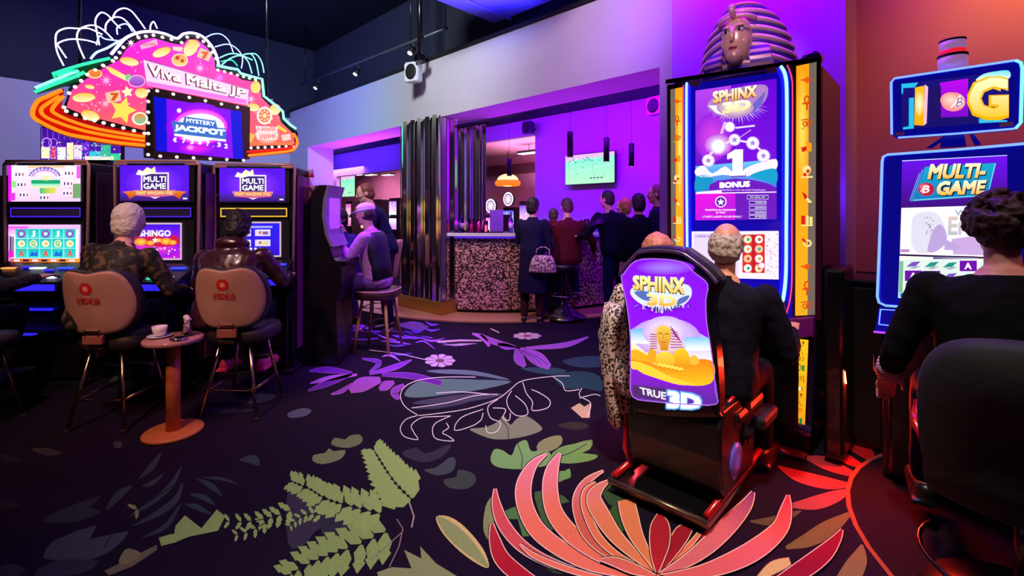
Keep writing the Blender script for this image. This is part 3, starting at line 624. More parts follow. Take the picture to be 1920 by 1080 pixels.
def art_rainbow(A):
    A.rect(227, 311, 359, 378, (255, 235, 255), 1, 1.1, (240, 200, 250)); A.rect(225, 311, 231, 378, (230, 20, 250), 2); A.rect(352, 312, 359, 335, (240, 90, 235), 2)
    A.rect(231, 340, 240, 352, (150, 235, 140), 2); A.rect(345, 345, 359, 372, (120, 170, 110), 2); A.rect(228, 362, 238, 376, (230, 60, 220), 2); A.rect(262, 311, 330, 316, (255, 210, 170), 2)
    for i, c in enumerate(((110, 60, 190), (150, 130, 230), (220, 120, 220))): A.line([(293+(29-i*3)*math.cos(a), 334-(19-i*2.6)*math.sin(a)) for a in [R(10+k*16) for k in range(11)]], 2.6, c, 3)
    for k in range(10):
        a = R(160-k*15.5); x, y = 293+26*math.cos(a), 334-16.5*math.sin(a); scrib(A, x-2.2, y-3, x+2.2, y+3, (240, 250, 255), 2, 4, k)
    A.rect(268, 338, 322, 345, (30, 170, 110), 3); A.rect(268, 345, 322, 352, (120, 235, 220), 3, 1, (240, 250, 160)); A.rect(284, 353, 314, 363, (30, 200, 100), 3, 1, (250, 220, 90), True); A.disc(296, 335, 9, (255, 240, 190), 3, 1, 5)
    for x, y in ((238, 327), (242, 346), (246, 365), (330, 325), (328, 344), (327, 362), (284, 370)): cards(A, x, y, .9)
    for k in range(16): A.disc(232+rnd.random()*122, 314+rnd.random()*60, 1.6, rnd.choice([(255, 160, 230), (190, 240, 200), (255, 255, 255), (240, 200, 120)]), 2)
def art_reels(A):
    A.rect(225, 421, 359, 489, (240, 190, 255), 1, 1.05, (220, 120, 240)); A.rect(225, 424, 262, 440, (240, 70, 235), 2, 1, (255, 200, 250)); A.rect(228, 443, 236, 470, (50, 20, 90), 2)
    A.rect(230, 430, 356, 484, (250, 245, 255), 2); A.rect(226, 470, 236, 482, (240, 30, 220), 3)
    for i in range(5):
        for j in range(3):
            x, y = 239+i*22.5, 429+j*18.2; A.rect(x, y, x+21.6, y+17.4, (20, 200, 190), 3, 1, (60, 225, 215))
            k = (i*3+j*2) % 6
            if k == 0: A.ring(x+11, y+9, 6, 3, (150, 60, 200), 4); A.disc(x+11, y+9, 3, (240, 230, 250), 4)
            elif k == 1: A.poly([(x+3, y+14), (x+8, y+4), (x+13, y+9), (x+18, y+3), (x+19, y+14)], (20, 110, 220), 4)
            elif k == 2: A.disc(x+11, y+9, 7, (235, 240, 200), 4, 1, 6.5); A.disc(x+12, y+9, 3, (240, 190, 120), 5)
            elif k == 3: A.textbox('J', x+7, y+3, x+14, y+15, (250, 250, 255), 4)
            elif k == 4: A.textbox('A', x+6, y+3, x+16, y+15, (240, 80, 70), 4)
            else: A.disc(x+11, y+9, 7, (250, 235, 190), 4); A.textbox('Q', x+7, y+4, x+15, y+14, (90, 190, 130), 5)
    A.rect(230, 484, 358, 491, (220, 90, 30), 3, 1, (250, 160, 40), True)
    for k in range(7): A.rect(236+k*17, 485.5, 247+k*17, 489.5, ((250, 220, 250), (60, 20, 60))[k % 2], 4)
def crest(A, gold):
    A.rect(227, 311, 355, 377, (84, 12, 236), 1, 1, (96, 20, 230)); A.glow(291, 344, 60, (150, 60, 255), (84, 12, 236), 1.5, 33)
    A.rect(227, 362, 355, 377, (84, 40, 200), 1.6, .8, (60, 20, 120))
    A.poly([(266, 324), (318, 324), (318, 360), (304, 368), (292, 373), (280, 368), (266, 360)], (240, 220, 255), 2); A.poly([(269, 327), (315, 327), (315, 358), (292, 368), (269, 358)], (56, 30, 120), 3)
    A.textbox('MULTI', 271, 331, 313, 342, WHITE, 4, 1.1, .03); A.textbox('GAME', 271, 344, 313, 355, WHITE, 4, 1.1, .03)
    A.poly([(257, 328), (262, 319), (270, 322), (278, 314), (286, 318), (292, 313), (294, 324), (272, 330)], (255, 236, 150), 4, 1.1, (255, 255, 240))
    A.poly([(252, 357), (332, 357), (328, 367), (292, 370), (256, 367)], (232, 140, 110), 5, 1, (210, 90, 140)); scrib(A, 258, 358.5, 326, 365.5, (255, 225, 130), 10, 6, 8)
    if gold:
        for sx in (-1, 1): A.poly([(292+sx*30, 366), (292+sx*42, 358), (292+sx*60, 360), (292+sx*52, 364), (292+sx*46, 374), (292+sx*38, 368)], (240, 130, 30), 5, 1, (190, 60, 20))
    A.rect(344, 371, 352, 374, (230, 230, 255), 3)
def art_crest_gold(A): crest(A, True)
def art_crest(A): crest(A, False)
def art_fire(A):
    A.rect(245, 421, 341, 484, (60, 16, 240), 1, 1, (200, 20, 220)); A.glow(290, 462, 48, (255, 60, 190), (150, 16, 230), 2, 20); A.poly(catmull([(252, 455), (258, 440), (270, 446), (290, 436), (312, 446), (330, 440), (338, 456), (300, 462)], 3), (200, 20, 80), 3)
    for x, y, r in ((266, 453, 12), (284, 455, 8), (313, 452, 11), (325, 454, 8), (300, 450, 7)): A.glow(x, y, r, (255, 220, 90), (250, 120, 20), 4, r*.6)
    A.textbox('SHINGO', 264, 431, 322, 443, (236, 226, 255), 5, 1, .04, (250, 250, 255)); A.star(293, 450, 6, WHITE, 6)
    A.disc(292, 469, 6, WHITE, 5, 1, 7); A.rect(287, 463, 297, 466, (60, 20, 100), 6)
    for k in range(26): A.disc(248+rnd.random()*90, 462+rnd.random()*20, .8+rnd.random()*1.2, rnd.choice([(255, 170, 255), (255, 90, 220), WHITE]), 4)
    A.disc(232, 466, 6, (250, 130, 40), 1.5, 1, 12); A.disc(232, 466, 3, (255, 220, 120), 2, 1, 6)
def art_menu(A):
    A.rect(240, 420, 345, 484, (40, 30, 240), 1, 1, (50, 10, 210)); A.rect(262, 425, 330, 429, (170, 170, 250), 2)
    for x, y in ((258, 432), (296, 432), (258, 452), (296, 452)): A.rect(x, y, x+30, y+13, (225, 215, 255), 2); A.disc(x+10, y+6, 3, (220, 110, 60), 3); A.rect(x+15, y+4, x+26, y+10, ((150, 90, 160) if y < 440 else (210, 220, 110)), 3)
    for k in range(5): A.disc(270+k*9, 470, 2.6, (240, 230, 255), 2)
    A.rect(292, 476, 300, 480, WHITE, 2); A.rect(312, 474, 322, 477, (150, 160, 255), 2)
L1 = slot('slot machine with a white and pink screen over turquoise picture reels', ((88-960)/F*3.97, 3.97, 0), 0.0, 1.0, art_rainbow, art_reels, (70, 30, 230), (225, 421, 359, 489), False)
L2 = slot('slot machine with purple crest screen above a fiery orange and magenta screen', ((295-960)/F*3.97, 3.97, 0), 0.0, 1.0, art_crest_gold, art_fire, (74, 34, 210), (243.5, 419, 341, 485), True, True)
L3 = slot('slot machine with a yellow-lit bar between purple crest and blue menu screens', ((478-960)/F*4.22, 4.22, 0), R(7), .955, art_crest, art_menu, (240, 190, 60), (241, 418, 346, 485), True, .2)
# ------------------------------------------------------------------ machine seen side-on, facing the bar
DB = 4.47
t = thing('slot_machine', 'black slot machine cabinet side-on with a pale curved screen edge, players opposite', 'slot machine', (-2.02, DB, 0), 0)
GREYP = mat('curved_screen_edge', (150, 140, 160), .4); PINKB = mat('beige_rear_box', (214, 150, 140), .55)
xs = lambda px: (px-960)/F*DB+2.02; z4 = lambda y: EYE+(400-y)/F*DB
DP = .44
b = MB(); side = [(xs(556), 0, 0), (xs(570), 0, z4(388)), (xs(598), 0, z4(347)), (xs(611), 0, z4(347)), (xs(604), 0, z4(372)), (xs(602), 0, z4(405)), (xs(608), 0, z4(440)), (xs(618), 0, z4(463)), (xs(626), 0, z4(485)), (xs(640), 0, z4(500)), (xs(640), 0, z4(545)), (xs(630), 0, z4(565)), (xs(634), 0, 0)]
b.prism(side, (0, DP, 0), CAB); b.build('cabinet', t)
arc = [(611, 347), (604, 372), (602, 405), (608, 440), (618, 463)]
b = MB(); b.prism([(xs(x)+.002, .012, z4(y)) for x, y in arc]+[(xs(x)+.03, .012, z4(y)) for x, y in arc[::-1]], (0, DP-.03, 0), GREYP); b.build('curved_screen_edge', t)
b = MB(); b.prism([(xs(552), .03, z4(384)), (xs(552), .03, z4(350)), (xs(590), .03, z4(347)), (xs(572), .03, z4(384))], (0, DP-.08, 0), PINKB, bev=.01); b.build('rear_box', t)
b = MB(); b.box((xs(560), .22, z4(520)), (.10, .4, 1.0), CAB, .01); b.build('rear_cover', t)
b = MB(); b.box((xs(563), .012, z4(598)), (.10, .02, .085), mat('red_plate_enamel', (196, 66, 70), .4), .004); b.build('red_plate', t)
b = MB(); b.box((xs(636), .22, z4(492)), (.12, .4, .04), CAB, .01); b.build('button_deck', t)
b = MB(); b.box((xs(611), .22, z4(412)), (.012, .26, .42), em('side_screen_glow', (150, 60, 255), 1.2), .004); b.build('screen', t)
# signal lamp on top
o = MB(); p = at(583, 346, DB+.2)
t = thing('signal_lamp', 'white and red signal lamp standing on the beige rear box of the side-on cabinet', 'lamp', (p.x, DB+.2, z4(347)), 0)
b = MB(); b.lathe([(.035, 0), (.035, .02), (.028, .025), (.028, .10), (.022, .105)], (0, 0, 0), mat('lamp_white_plastic', (225, 215, 225), .4), 16); b.build('lamp_body', t)
b = MB(); b.lathe([(.026, .085), (.03, .09), (.03, .115), (.026, .12)], (0, 0, 0), mat('lamp_red_plastic', (190, 30, 40), .3), 16); b.build('red_band', t)
b = MB(); b.lathe([(.024, .12), (.024, .17), (.015, .182), (.004, .185)], (0, 0, 0), mat('lamp_white_plastic', (225, 215, 225), .4), 16); b.build('lamp_cap', t)
# machines on the far side of the bank; only their tops show in front
def back_machine(label, px, d, w, cols):
    p = at(px, 300, d)
    t = thing('slot_machine', label, 'slot machine', (p.x, d, 0), R(180-20), 'slot machines of the round bank')
    b = MB(); b.box((0, .3, .93), (w, .6, 1.86), CAB, .015); b.build('cabinet', t)
    b = MB(); b.box((0, -.005, 1.55), (w-.08, .012, .42), MATTE, .003); A_ = Art(b, lambda x, y, l: Vector((x, -.012-l*.001, y)))
    A_.rect(-w/2+.05, 1.36, w/2-.05, 1.74, cols[0], 1, 1.1, cols[1])
    for k in range(20): A_.disc((rnd.random()-.5)*(w-.2), 1.4+rnd.random()*.3, .03, rnd.choice(cols), 2)
    b.build('upper_screen', t)
    b = MB(); b.box((0, -.005, 1.1), (w-.08, .012, .36), MATTE, .003); A_ = Art(b, lambda x, y, l: Vector((x, -.012-l*.001, y))); A_.rect(-w/2+.05, .94, w/2-.05, 1.26, cols[2], 1, 1.2, cols[1])
    for i in range(5):
        for j in range(3): A_.disc(-w/2+.14+i*(w-.28)/4, 1.0+j*.1, .035, cols[(i+j) % 4], 2)
    b.build('lower_screen', t)
    b = MB(); b.box((0, -.1, .86), (w-.02, .24, .06), CAB, .01); b.build('button_deck', t)
    return t
back_machine('slot machine on the far side of the bank, under the orange tubes', 140, 5.6, .8, [(255, 120, 30), (250, 210, 60), (40, 200, 90), (240, 40, 40)])
back_machine('slot machine on the far side of the bank, behind the jackpot screen', 330, 6.3, .75, [(250, 80, 30), (255, 230, 90), (220, 40, 60), (60, 220, 120)])
for i in range(5):
    c_ = un(-10.38, 3.4-i*.95, 0)
    t = back_machine('slot machine along the far side wall, mirrored in the column', 300, 5, .62, [[(255, 120, 30), (255, 230, 90), (230, 40, 60), (60, 220, 120)], [(60, 220, 90), (250, 250, 120), (255, 120, 40), (240, 60, 160)], [(255, 60, 40), (255, 200, 220), (60, 180, 255), (255, 230, 90)]][i % 3])
    t.location = c_; t.rotation_euler = (0, 0, RZ+R(90)); t['group'] = 'slot machines along the side wall'
# glittering topper seen under the orange tubes
t = thing('topper_display', 'glittering multicoloured topper display under the orange neon tubes', 'display', at(150, 300, 4.75), 0)
dz = lambda y: (300-y)/F*4.75; dx = lambda x: (x-150)/F*4.75
b = MB(); b.box((0, .03, dz(270)), (dx(228)-dx(76), .05, dz(238)-dz(302)), MATTE, .006); A_ = Art(b, lambda x, y, l: Vector((dx(x), -l*.0012, dz(y))))
A_.rect(77, 240, 227, 300, (70, 20, 170), 1, .8, (90, 30, 200))
for k in range(14): A_.rect(78+k*10.6, 240, 79.5+k*10.6, 262, (150, 80, 230), 2, .8)
A_.ring(88, 268, 9, 2, (220, 150, 255), 3); A_.ring(100, 268, 8, 1.5, (190, 110, 255), 3)
for (x0, y0, x1, y1, c) in ((78, 276, 94, 297, (255, 250, 200)), (96, 277, 106, 298, (240, 50, 110)), (108, 276, 124, 300, (240, 240, 255)), (126, 268, 138, 300, (255, 255, 190)), (139, 272, 154, 298, (245, 225, 255)), (156, 268, 168, 284, (110, 40, 220)), (168, 284, 190, 300, (60, 200, 220)), (190, 272, 208, 296, (60, 190, 150)), (208, 288, 226, 301, (40, 220, 150)), (160, 293, 214, 300, (250, 240, 220))): A_.rect(x0, y0, x1, y1, c, 3)
for k in range(150):
    x, y = 79+rnd.random()*146, 264+rnd.random()*35; s = .8+rnd.random()*1.6
    A_.rect(x, y, x+s, y+s*1.3, rnd.choice([(255, 255, 255), (255, 200, 255), (130, 90, 255), (60, 220, 220), (255, 250, 150), (240, 80, 160), (40, 60, 190)]), 4+rnd.random())
b.build('screen', t); b = MB(); b.box((0, .06, dz(302)-.05), (.5, .1, .12), MATTE, .01); b.build('bracket', t)
# ------------------------------------------------------------------ the big jackpot sign
SP = Vector((-3.3, 5.0, 0))
sign = thing('jackpot_sign', 'huge neon sign with pink fruit print and a purple jackpot screen', 'sign', (SP.x, SP.y, 0), math.atan2(N.y, N.x))
def S1(zx, zy, l=0): return hit(40+zx/3.552, zy/3.552, SP+E*(l*.0016), E)
def Sp(px, py, l=0): return hit(px, py, SP+E*(l*.0016), E)
OUTL = [(275, 720), (310, 640), (318, 585), (440, 490), (520, 430), (640, 370), (690, 290), (780, 230), (880, 212), (990, 240), (1060, 265), (1100, 228), (1180, 228), (1260, 290), (1310, 380), (1320, 440), (1450, 475), (1480, 510), (1610, 530), (1630, 640), (1745, 755), (1760, 800), (1840, 880), (1846, 975), (1800, 1010), (1500, 1020), (1490, 1075), (830, 1045), (826, 905), (600, 850), (420, 800), (300, 760)]
b = MB(); b.prism([S1(x, y, -8) for x, y in OUTL], -E*.12, MATTE); b.build('backboard', sign, True)
INL = [(300, 715), (335, 600), (460, 505), (560, 445), (650, 400), (700, 325), (790, 268), (880, 252), (990, 285), (1075, 300), (1110, 262), (1170, 262), (1240, 320), (1285, 395), (1290, 455), (1430, 500), (1465, 530), (1585, 550), (1600, 650), (1715, 765), (1730, 815), (1812, 890), (1820, 960), (1510, 975), (1505, 720), (835, 585), (828, 870), (610, 815), (430, 770)]
b = MB()
Q = Art(b, S1, PRINT)
def pinkc(x, y):
    t = min(1, max(0, (y-330)/520)); a, c = (250, 20, 226), (255, 104, 92)
    return tuple(p*(1-t)+q*t for p, q in zip(a, c))
vs = [S1(x, y, -4) for x, y in INL]; b.add(vs, [tuple(range(len(vs)))], PRINT, False, None, [Q.C(pinkc(x, y), .95) for x, y in INL])
def coin(x, y, r, ry, rot=0.0):
    Q.disc(x, y, r*1.08, (255, 120, 90), 1, .9, ry*1.1, 20, None, rot); Q.disc(x, y, r, (255, 196, 60), 1.5, 1, ry, 20, (255, 250, 190), rot)
for cx_, cy_, r_, ry_, rot in ((415, 650, 75, 30, -.05), (455, 578, 32, 14, .2), (720, 410, 62, 26, .2), (935, 348, 62, 28, -.35), (1130, 320, 60, 40, -.9), (800, 620, 42, 32, .1), (460, 770, 62, 32, .3), (1545, 715, 40, 26, .1), (1150, 290, 40, 22, .4), (490, 492, 48, 30, 0), (1690, 730, 34, 36, .4), (1560, 580, 32, 40, 0)): coin(cx_, cy_, r_, ry_, rot)
Q.disc(490, 490, 40, (240, 130, 50), 2, 1, 26)
Q.poly([(555, 440), (600, 450), (700, 505), (720, 545), (680, 530), (600, 490)], (255, 220, 80), 2, 1, (255, 250, 170)); Q.disc(770, 540, 52, (190, 110, 220), 2, 1, 34, 20, (150, 60, 190), .25); Q.disc(712, 515, 20, (120, 210, 130), 2.2, 1, 22); Q.ring(768, 540, 56, 6, (255, 190, 245), 2.5, 1, 24, 38)
Q.star(675, 735, 92, (255, 226, 90), 2, 1, 5, .5, .3); Q.star(706, 612, 42, (255, 244, 190), 2, 1, 5, .5, -.2); Q.star(1560, 590, 38, (255, 220, 100), 2, 1, 5, .5, .2); Q.star(565, 535, 44, (255, 180, 230), 2, 1, 10, .25); Q.star(560, 690, 36, (255, 190, 220), 2, 1, 10, .25); Q.star(1190, 455, 40, (255, 180, 250), 2, 1, 10, .25); Q.star(1530, 660, 36, (255, 200, 250), 2, 1, 8, .25); Q.star(730, 290, 34, (255, 190, 240), 2, 1, 8, .25); Q.star(1320, 520, 44, (255, 120, 250), 2, 1, 10, .3)
for x, y, s_, r_ in ((620, 650, 1, -.1), (1222, 372, .9, .5)):
    q_ = [(-58, -38), (40, -46), (44, 24), (-50, 34)]; Q.poly([(x+(a*math.cos(r_)-c*math.sin(r_))*s_, y+(a*math.sin(r_)+c*math.cos(r_))*s_) for a, c in q_], (255, 200, 170), 2.2); Q.textbox('7', x-26*s_, y-32*s_, x+28*s_, y+24*s_, (226, 90, 20), 3, 1, .06)
Q.disc(1055, 400, 54, (240, 140, 60), 2, 1, 40, 18, (255, 220, 120), .4); Q.ring(1055, 400, 50, 7, (255, 230, 200), 3, 1, 24, 40); Q.disc(1040, 385, 14, (200, 60, 30), 3); Q.disc(1072, 405, 12, (200, 60, 30), 3)
Q.disc(790, 790, 54, (255, 240, 210), 2, 1, 44); Q.disc(790, 790, 40, (240, 140, 40), 3, 1, 34, 16, (90, 200, 160)); Q.disc(1620, 770, 52, (255, 240, 220), 2, 1, 60); Q.disc(1620, 770, 38, (246, 110, 60), 3, 1, 46); Q.disc(1620, 770, 14, (255, 230, 160), 4, 1, 16)
for k in range(8): Q.disc(1620+26*math.cos(k*.785), 770+32*math.sin(k*.785), 7, (255, 220, 190), 4)
for lx, ly in ((1640, 860), (1640, 905)): Q.poly([(lx-80, ly-22), (lx+70, ly-14), (lx+62, ly+26), (lx-70, ly+22)], (255, 226, 226), 2.5)
scrib(Q, 1570, 846, 1704, 876, (240, 110, 90), 5, 4, 1); scrib(Q, 1585, 890, 1695, 924, (240, 110, 90), 4, 4, 2)
Q.glow(1640, 900, 80, (255, 250, 240), (255, 130, 100), 2.2, 60); Q.poly([(1510, 880), (1560, 900), (1530, 950), (1510, 940)], (250, 190, 60), 2); Q.poly([(1730, 900), (1790, 890), (1795, 930), (1740, 940)], (255, 210, 190), 2.4); Q.poly([(1710, 830), (1770, 870), (1760, 885), (1700, 850)], (255, 210, 60), 2.4); Q.rect(1515, 945, 1810, 968, (246, 120, 60), 1.2)
Q.poly([(790, 300), (900, 260), (910, 300), (800, 330)], (255, 180, 210), 2); scrib(Q, 800, 285, 900, 305, (200, 90, 110), 6, 3, 3); Q.poly([(1010, 310), (1075, 315), (1070, 345), (1010, 335)], (255, 220, 190), 2)
for k in range(160):
    x, y = rnd.choice([(rnd.uniform(330, 820), rnd.uniform(560, 840)), (rnd.uniform(700, 1280), rnd.uniform(300, 480)), (rnd.uniform(1520, 1720), rnd.uniform(560, 960)), (rnd.uniform(330, 560), rnd.uniform(640, 790))])
    if 318 < x < 360 and y < 600: continue
    if x < 450 and y > 780 or x > 1600 and y < 660 or (x < 820 and y > 700+ (x-330)*.26): continue
    Q.disc(x, y, 2+rnd.random()*4, rnd.choice([(255, 200, 230), (255, 170, 190), (255, 230, 200)]), 1.2, 1, None, 6)
b.build('printed_face', sign, True)
# name board
b = MB(); BQ = [(812, 398), (1512, 600), (1506, 700), (838, 568)]
b.prism([S1(x, y, 4) for x, y in BQ], E*.03, mat('name_board_edge', (250, 170, 230), .4)); Q = Art(b, lambda x, y, l: S1(x, y, 4+20+l), PRINT)
Q.poly(BQ, (255, 214, 250), 1, 1.02); Q.poly([(838, 540), (1500, 664), (1500, 696), (838, 566)], (246, 120, 232), 2)
TQ = [(838, 418), (1502, 592), (1496, 668), (850, 532)]
Q.text('Viva Malta JP', [(x-3, y+2) for x, y in TQ], (130, 40, 80), 3, 1, .055); Q.text('Viva Malta JP', [(846, 424), (1498, 596), (1492, 662), (856, 526)], (255, 250, 252), 4, 1.2, .022)
b.build('name_board', sign, True)
# screen box
FR = mat('sign_screen_bezel', (96, 62, 56), .35, .5)
b = MB(); cs = [(286, 166), (466, 202), (465, 299), (288, 299)]
b.prism([Sp(x, y, 2) for x, y in cs], E*.05, FR); b.build('screen_bezel', sign, True)
b = MB(); Q = Art(b, lambda x, y, l: Sp(260+x/7.2, 160+y/7.2, 2+31+l))
Q.poly([(205, 150), (1385, 355), (1410, 1000), (235, 885)], (8, 10, 214), 1, 1); Q.poly([(375, 180), (1240, 332), (1275, 985), (385, 895)], (130, 6, 255), 2, 1.05)
Q.glow(800, 560, 430, (255, 20, 240), (128, 6, 255), 3, 330); Q.glow(830, 560, 370, (255, 240, 255), (250, 30, 240), 3.3, 240); Q.disc(830, 570, 330, (240, 240, 255), 3.6, 1, 190); Q.glow(770, 850, 260, (255, 30, 220), (130, 6, 255), 3.2, 90); Q.glow(700, 840, 60, (255, 170, 250), (240, 30, 230), 3.4, 40); Q.disc(545, 340, 30, WHITE, 4, 1.1)
Q.poly([(440, 480), (600, 500), (620, 420), (1040, 480), (1060, 570), (1180, 585), (1180, 730), (480, 650)], (60, 110, 200), 4)
Q.text('MYSTERY', [(640, 440), (1030, 496), (1030, 552), (640, 500)], (236, 250, 255), 5, 1.1, .035); Q.text('JACKPOT', [(480, 524), (1170, 600), (1170, 712), (480, 622)], (255, 255, 255), 5, 1.1, .045, (190, 240, 255)); Q.poly([(480, 650), (1180, 730), (1180, 762), (480, 682)], (255, 250, 255), 5)
for ch, x, y in (('€', 490, 735), ('7', 610, 748), ('5', 720, 760), ('0', 828, 770), ('7', 935, 785), ('.', 1008, 825), ('3', 1085, 800), ('2', 1180, 820)): Q.textbox(ch, x-(24 if ch != '.' else 8), y-(32 if ch != '.' else 6), x+(24 if ch != '.' else 8), y+(32 if ch != '.' else 6), (255, 240, 255), 5, 1.1, .04)
b.build('screen', sign, True)
# pylon that carries it
PYL = mat('sign_pylon_paint', (120, 44, 30), .5); b = MB(); b.box(tuple(SP-E*.16+Z*.98), (.42, .24, 1.96), PYL, .02, rz=math.atan2(N.y, N.x)); b.build('pylon', sign, True)
for px in (150, 500):
    p = Sp(px, 200, -90); b = MB(); b.tube([p, Vector((p.x, p.y, 5.28))], .014, BLACK, 6); b.build('hanger_rod', sign, True)
# neon tubes
NEON = {k: em('neon_'+k, c, s) for k, c, s in (('white_violet', (220, 200, 255), 2.4), ('ice_blue', (150, 170, 255), 2.4), ('green', (40, 245, 150), 1.8), ('mint', (130, 255, 220), 1.9), ('orange', (255, 112, 16), 1.8), ('red', (255, 26, 6), 1.1))}
def neon(pts, m, r=.010, l=34, name='neon_tube', sm=True):
    q = catmull(pts, 6, False) if sm else pts
    b = MB(); b.tube([S1(x, y, l) for x, y in q], r, NEON[m], 7); return b.build(name, sign, True)
neon([(462, 392), (500, 350), (570, 320), (640, 280), (690, 258)], 'ice_blue'); neon([(598, 362), (650, 300), (700, 250), (780, 217), (870, 209), (960, 226), (1036, 255), (1080, 226), (1140, 219), (1210, 245), (1270, 310), (1303, 380), (1314, 430)], 'white_violet', .013)
neon([(1302, 436), (1380, 452), (1442, 462), (1460, 488), (1530, 508), (1604, 526), (1616, 640), (1680, 690), (1742, 742), (1748, 790), (1790, 830), (1830, 858)], 'mint', .014, sm=False)
neon([(590, 388), (500, 408), (400, 432), (300, 462), (212, 490), (236, 545), (380, 505), (372, 470), (300, 480), (232, 500)], 'green', .013, sm=False); neon([(90, 612), (200, 566), (330, 520), (420, 480)], 'green', .014); neon([(92, 585), (200, 540), (380, 470)], 'mint', .012)
neon([(270, 600), (180, 640), (104, 680), (76, 770), (160, 830), (300, 890), (480, 925), (640, 950), (822, 968)], 'orange', .016, 30); neon([(255, 640), (190, 680), (134, 725), (152, 772), (260, 822), (420, 872), (620, 910), (822, 938)], 'orange', .014, 30); neon([(282, 640), (240, 680), (206, 725), (222, 755), (330, 805), (480, 852), (650, 885), (822, 912)], 'orange', .014, 30)
neon([(1812, 888), (1836, 930), (1832, 975), (1790, 1005), (1650, 1022), (1508, 1036)], 'orange', .015, 30); neon([(1500, 1012), (1640, 1000), (1780, 985), (1812, 965)], 'red', .012, 30)
# red tray behind the orange tubes
RT = mat('red_sign_return', (205, 24, 16), .4); b = MB(); b.prism([S1(x, y, -6) for x, y in ((285, 590), (150, 645), (90, 690), (66, 775), (140, 838), (300, 905), (480, 945), (640, 968), (830, 985), (830, 890), (600, 850), (420, 800), (290, 755), (268, 715))], -E*.06, RT); b.build('red_return', sign, True)
b = MB(); b.prism([S1(x, y, -6) for x, y in ((1500, 1000), (1800, 985), (1830, 930), (1846, 960), (1800, 1018), (1500, 1048))], -E*.05, RT); b.build('red_return', sign, True)
b = MB(); b.prism([S1(x, y, -10) for x, y in ((84, 590), (210, 545), (200, 488), (400, 425), (600, 380), (640, 390), (430, 490), (420, 520), (330, 560), (110, 622))], -E*.05, mat('green_sign_return', (16, 70, 44), .4)); b.build('green_return', sign, True)
# firework loops of thin tube
FW = [('white_violet', [(282, 437), (240, 350), (228, 270), (240, 215), (300, 188), (380, 190), (450, 190), (540, 230)]), ('white_violet', [(300, 386), (262, 330), (244, 290), (320, 262), (420, 266), (500, 286)]), ('white_violet', [(420, 390), (385, 310), (370, 240), (395, 190), (470, 168), (540, 195), (610, 262)]),
      ('white_violet', [(520, 300), (500, 200), (494, 130), (530, 84), (575, 100), (610, 140), (660, 190)]), ('white_violet', [(560, 215), (565, 160), (610, 118), (670, 120), (730, 175), (775, 240)]), ('white_violet', [(606, 125), (630, 78), (680, 55), (730, 72), (780, 130), (825, 192)]), ('ice_blue', [(640, 230), (640, 180), (700, 160), (740, 210)]),
      ('white_violet', [(858, 198), (862, 165), (882, 145), (905, 190)]), ('ice_blue', [(500, 300), (520, 240), (560, 260), (640, 270)]), ('ice_blue', [(1232, 248), (1275, 228), (1330, 228), (1380, 270), (1412, 350)]), ('ice_blue', [(1290, 312), (1370, 294), (1430, 320), (1472, 380), (1466, 455)]), ('mint', [(1320, 385), (1390, 358), (1460, 366), (1510, 410), (1536, 490)]),
      ('mint', [(1460, 372), (1525, 358), (1562, 410), (1582, 505)]), ('mint', [(1490, 360), (1560, 360), (1600, 412), (1616, 484)]), ('mint', [(1335, 432), (1390, 390), (1460, 370), (1540, 400)]), ('green', [(1330, 410), (1400, 400), (1440, 440)])]
for i, (m, p) in enumerate(FW): neon(p, m, .0065 if i < 9 else .006, 10+(i % 3)*22, 'firework_tube')
# marquee bulbs, one mesh shared
bm_ = MB(); bm_.ell((0, 0, 0), .0155, em('warm_bulb', (255, 236, 225), 1.9), 8, 6); bulb = bm_.build('bulb', sign)
def bulbs(pts, step, l=0):
    out = []
    for a, c in zip(pts, pts[1:]):
        n = max(1, round(math.dist(a, c)/step)); out += [(a[0]+(c[0]-a[0])*k/n, a[1]+(c[1]-a[1])*k/n) for k in range(n)]
    return [(p, l) for p in out+[pts[-1]]]
BP = bulbs([(630, 385), (680, 315), (780, 250), (880, 234), (1000, 262), (1068, 284), (1105, 247), (1175, 246), (1250, 305), (1296, 390)], 52) + bulbs([(318, 620), (440, 497), (545, 436), (610, 405)], 58) + bulbs([(284, 715), (300, 740), (425, 788), (610, 834), (820, 888)], 62) + bulbs([(1310, 466), (1440, 500), (1560, 532)], 46) + bulbs([(1530, 985), (1810, 974)], 46) + bulbs([(1505, 720), (1498, 1040)], 72, 18) + bulbs([(845, 605), (845, 1030)], 68, 24) + bulbs([(925, 1040), (1480, 1068)], 110, 34) + bulbs([(905, 605), (1440, 715)], 105, 34)
T_ = TM[sign.name].inverted(); first = True
for (x, y), l in BP[:98]:
    o = bulb if first else bulb.copy()
    if not first: COL.objects.link(o); o.parent = sign
    first = False; o.location = T_ @ S1(x, y, l-1)
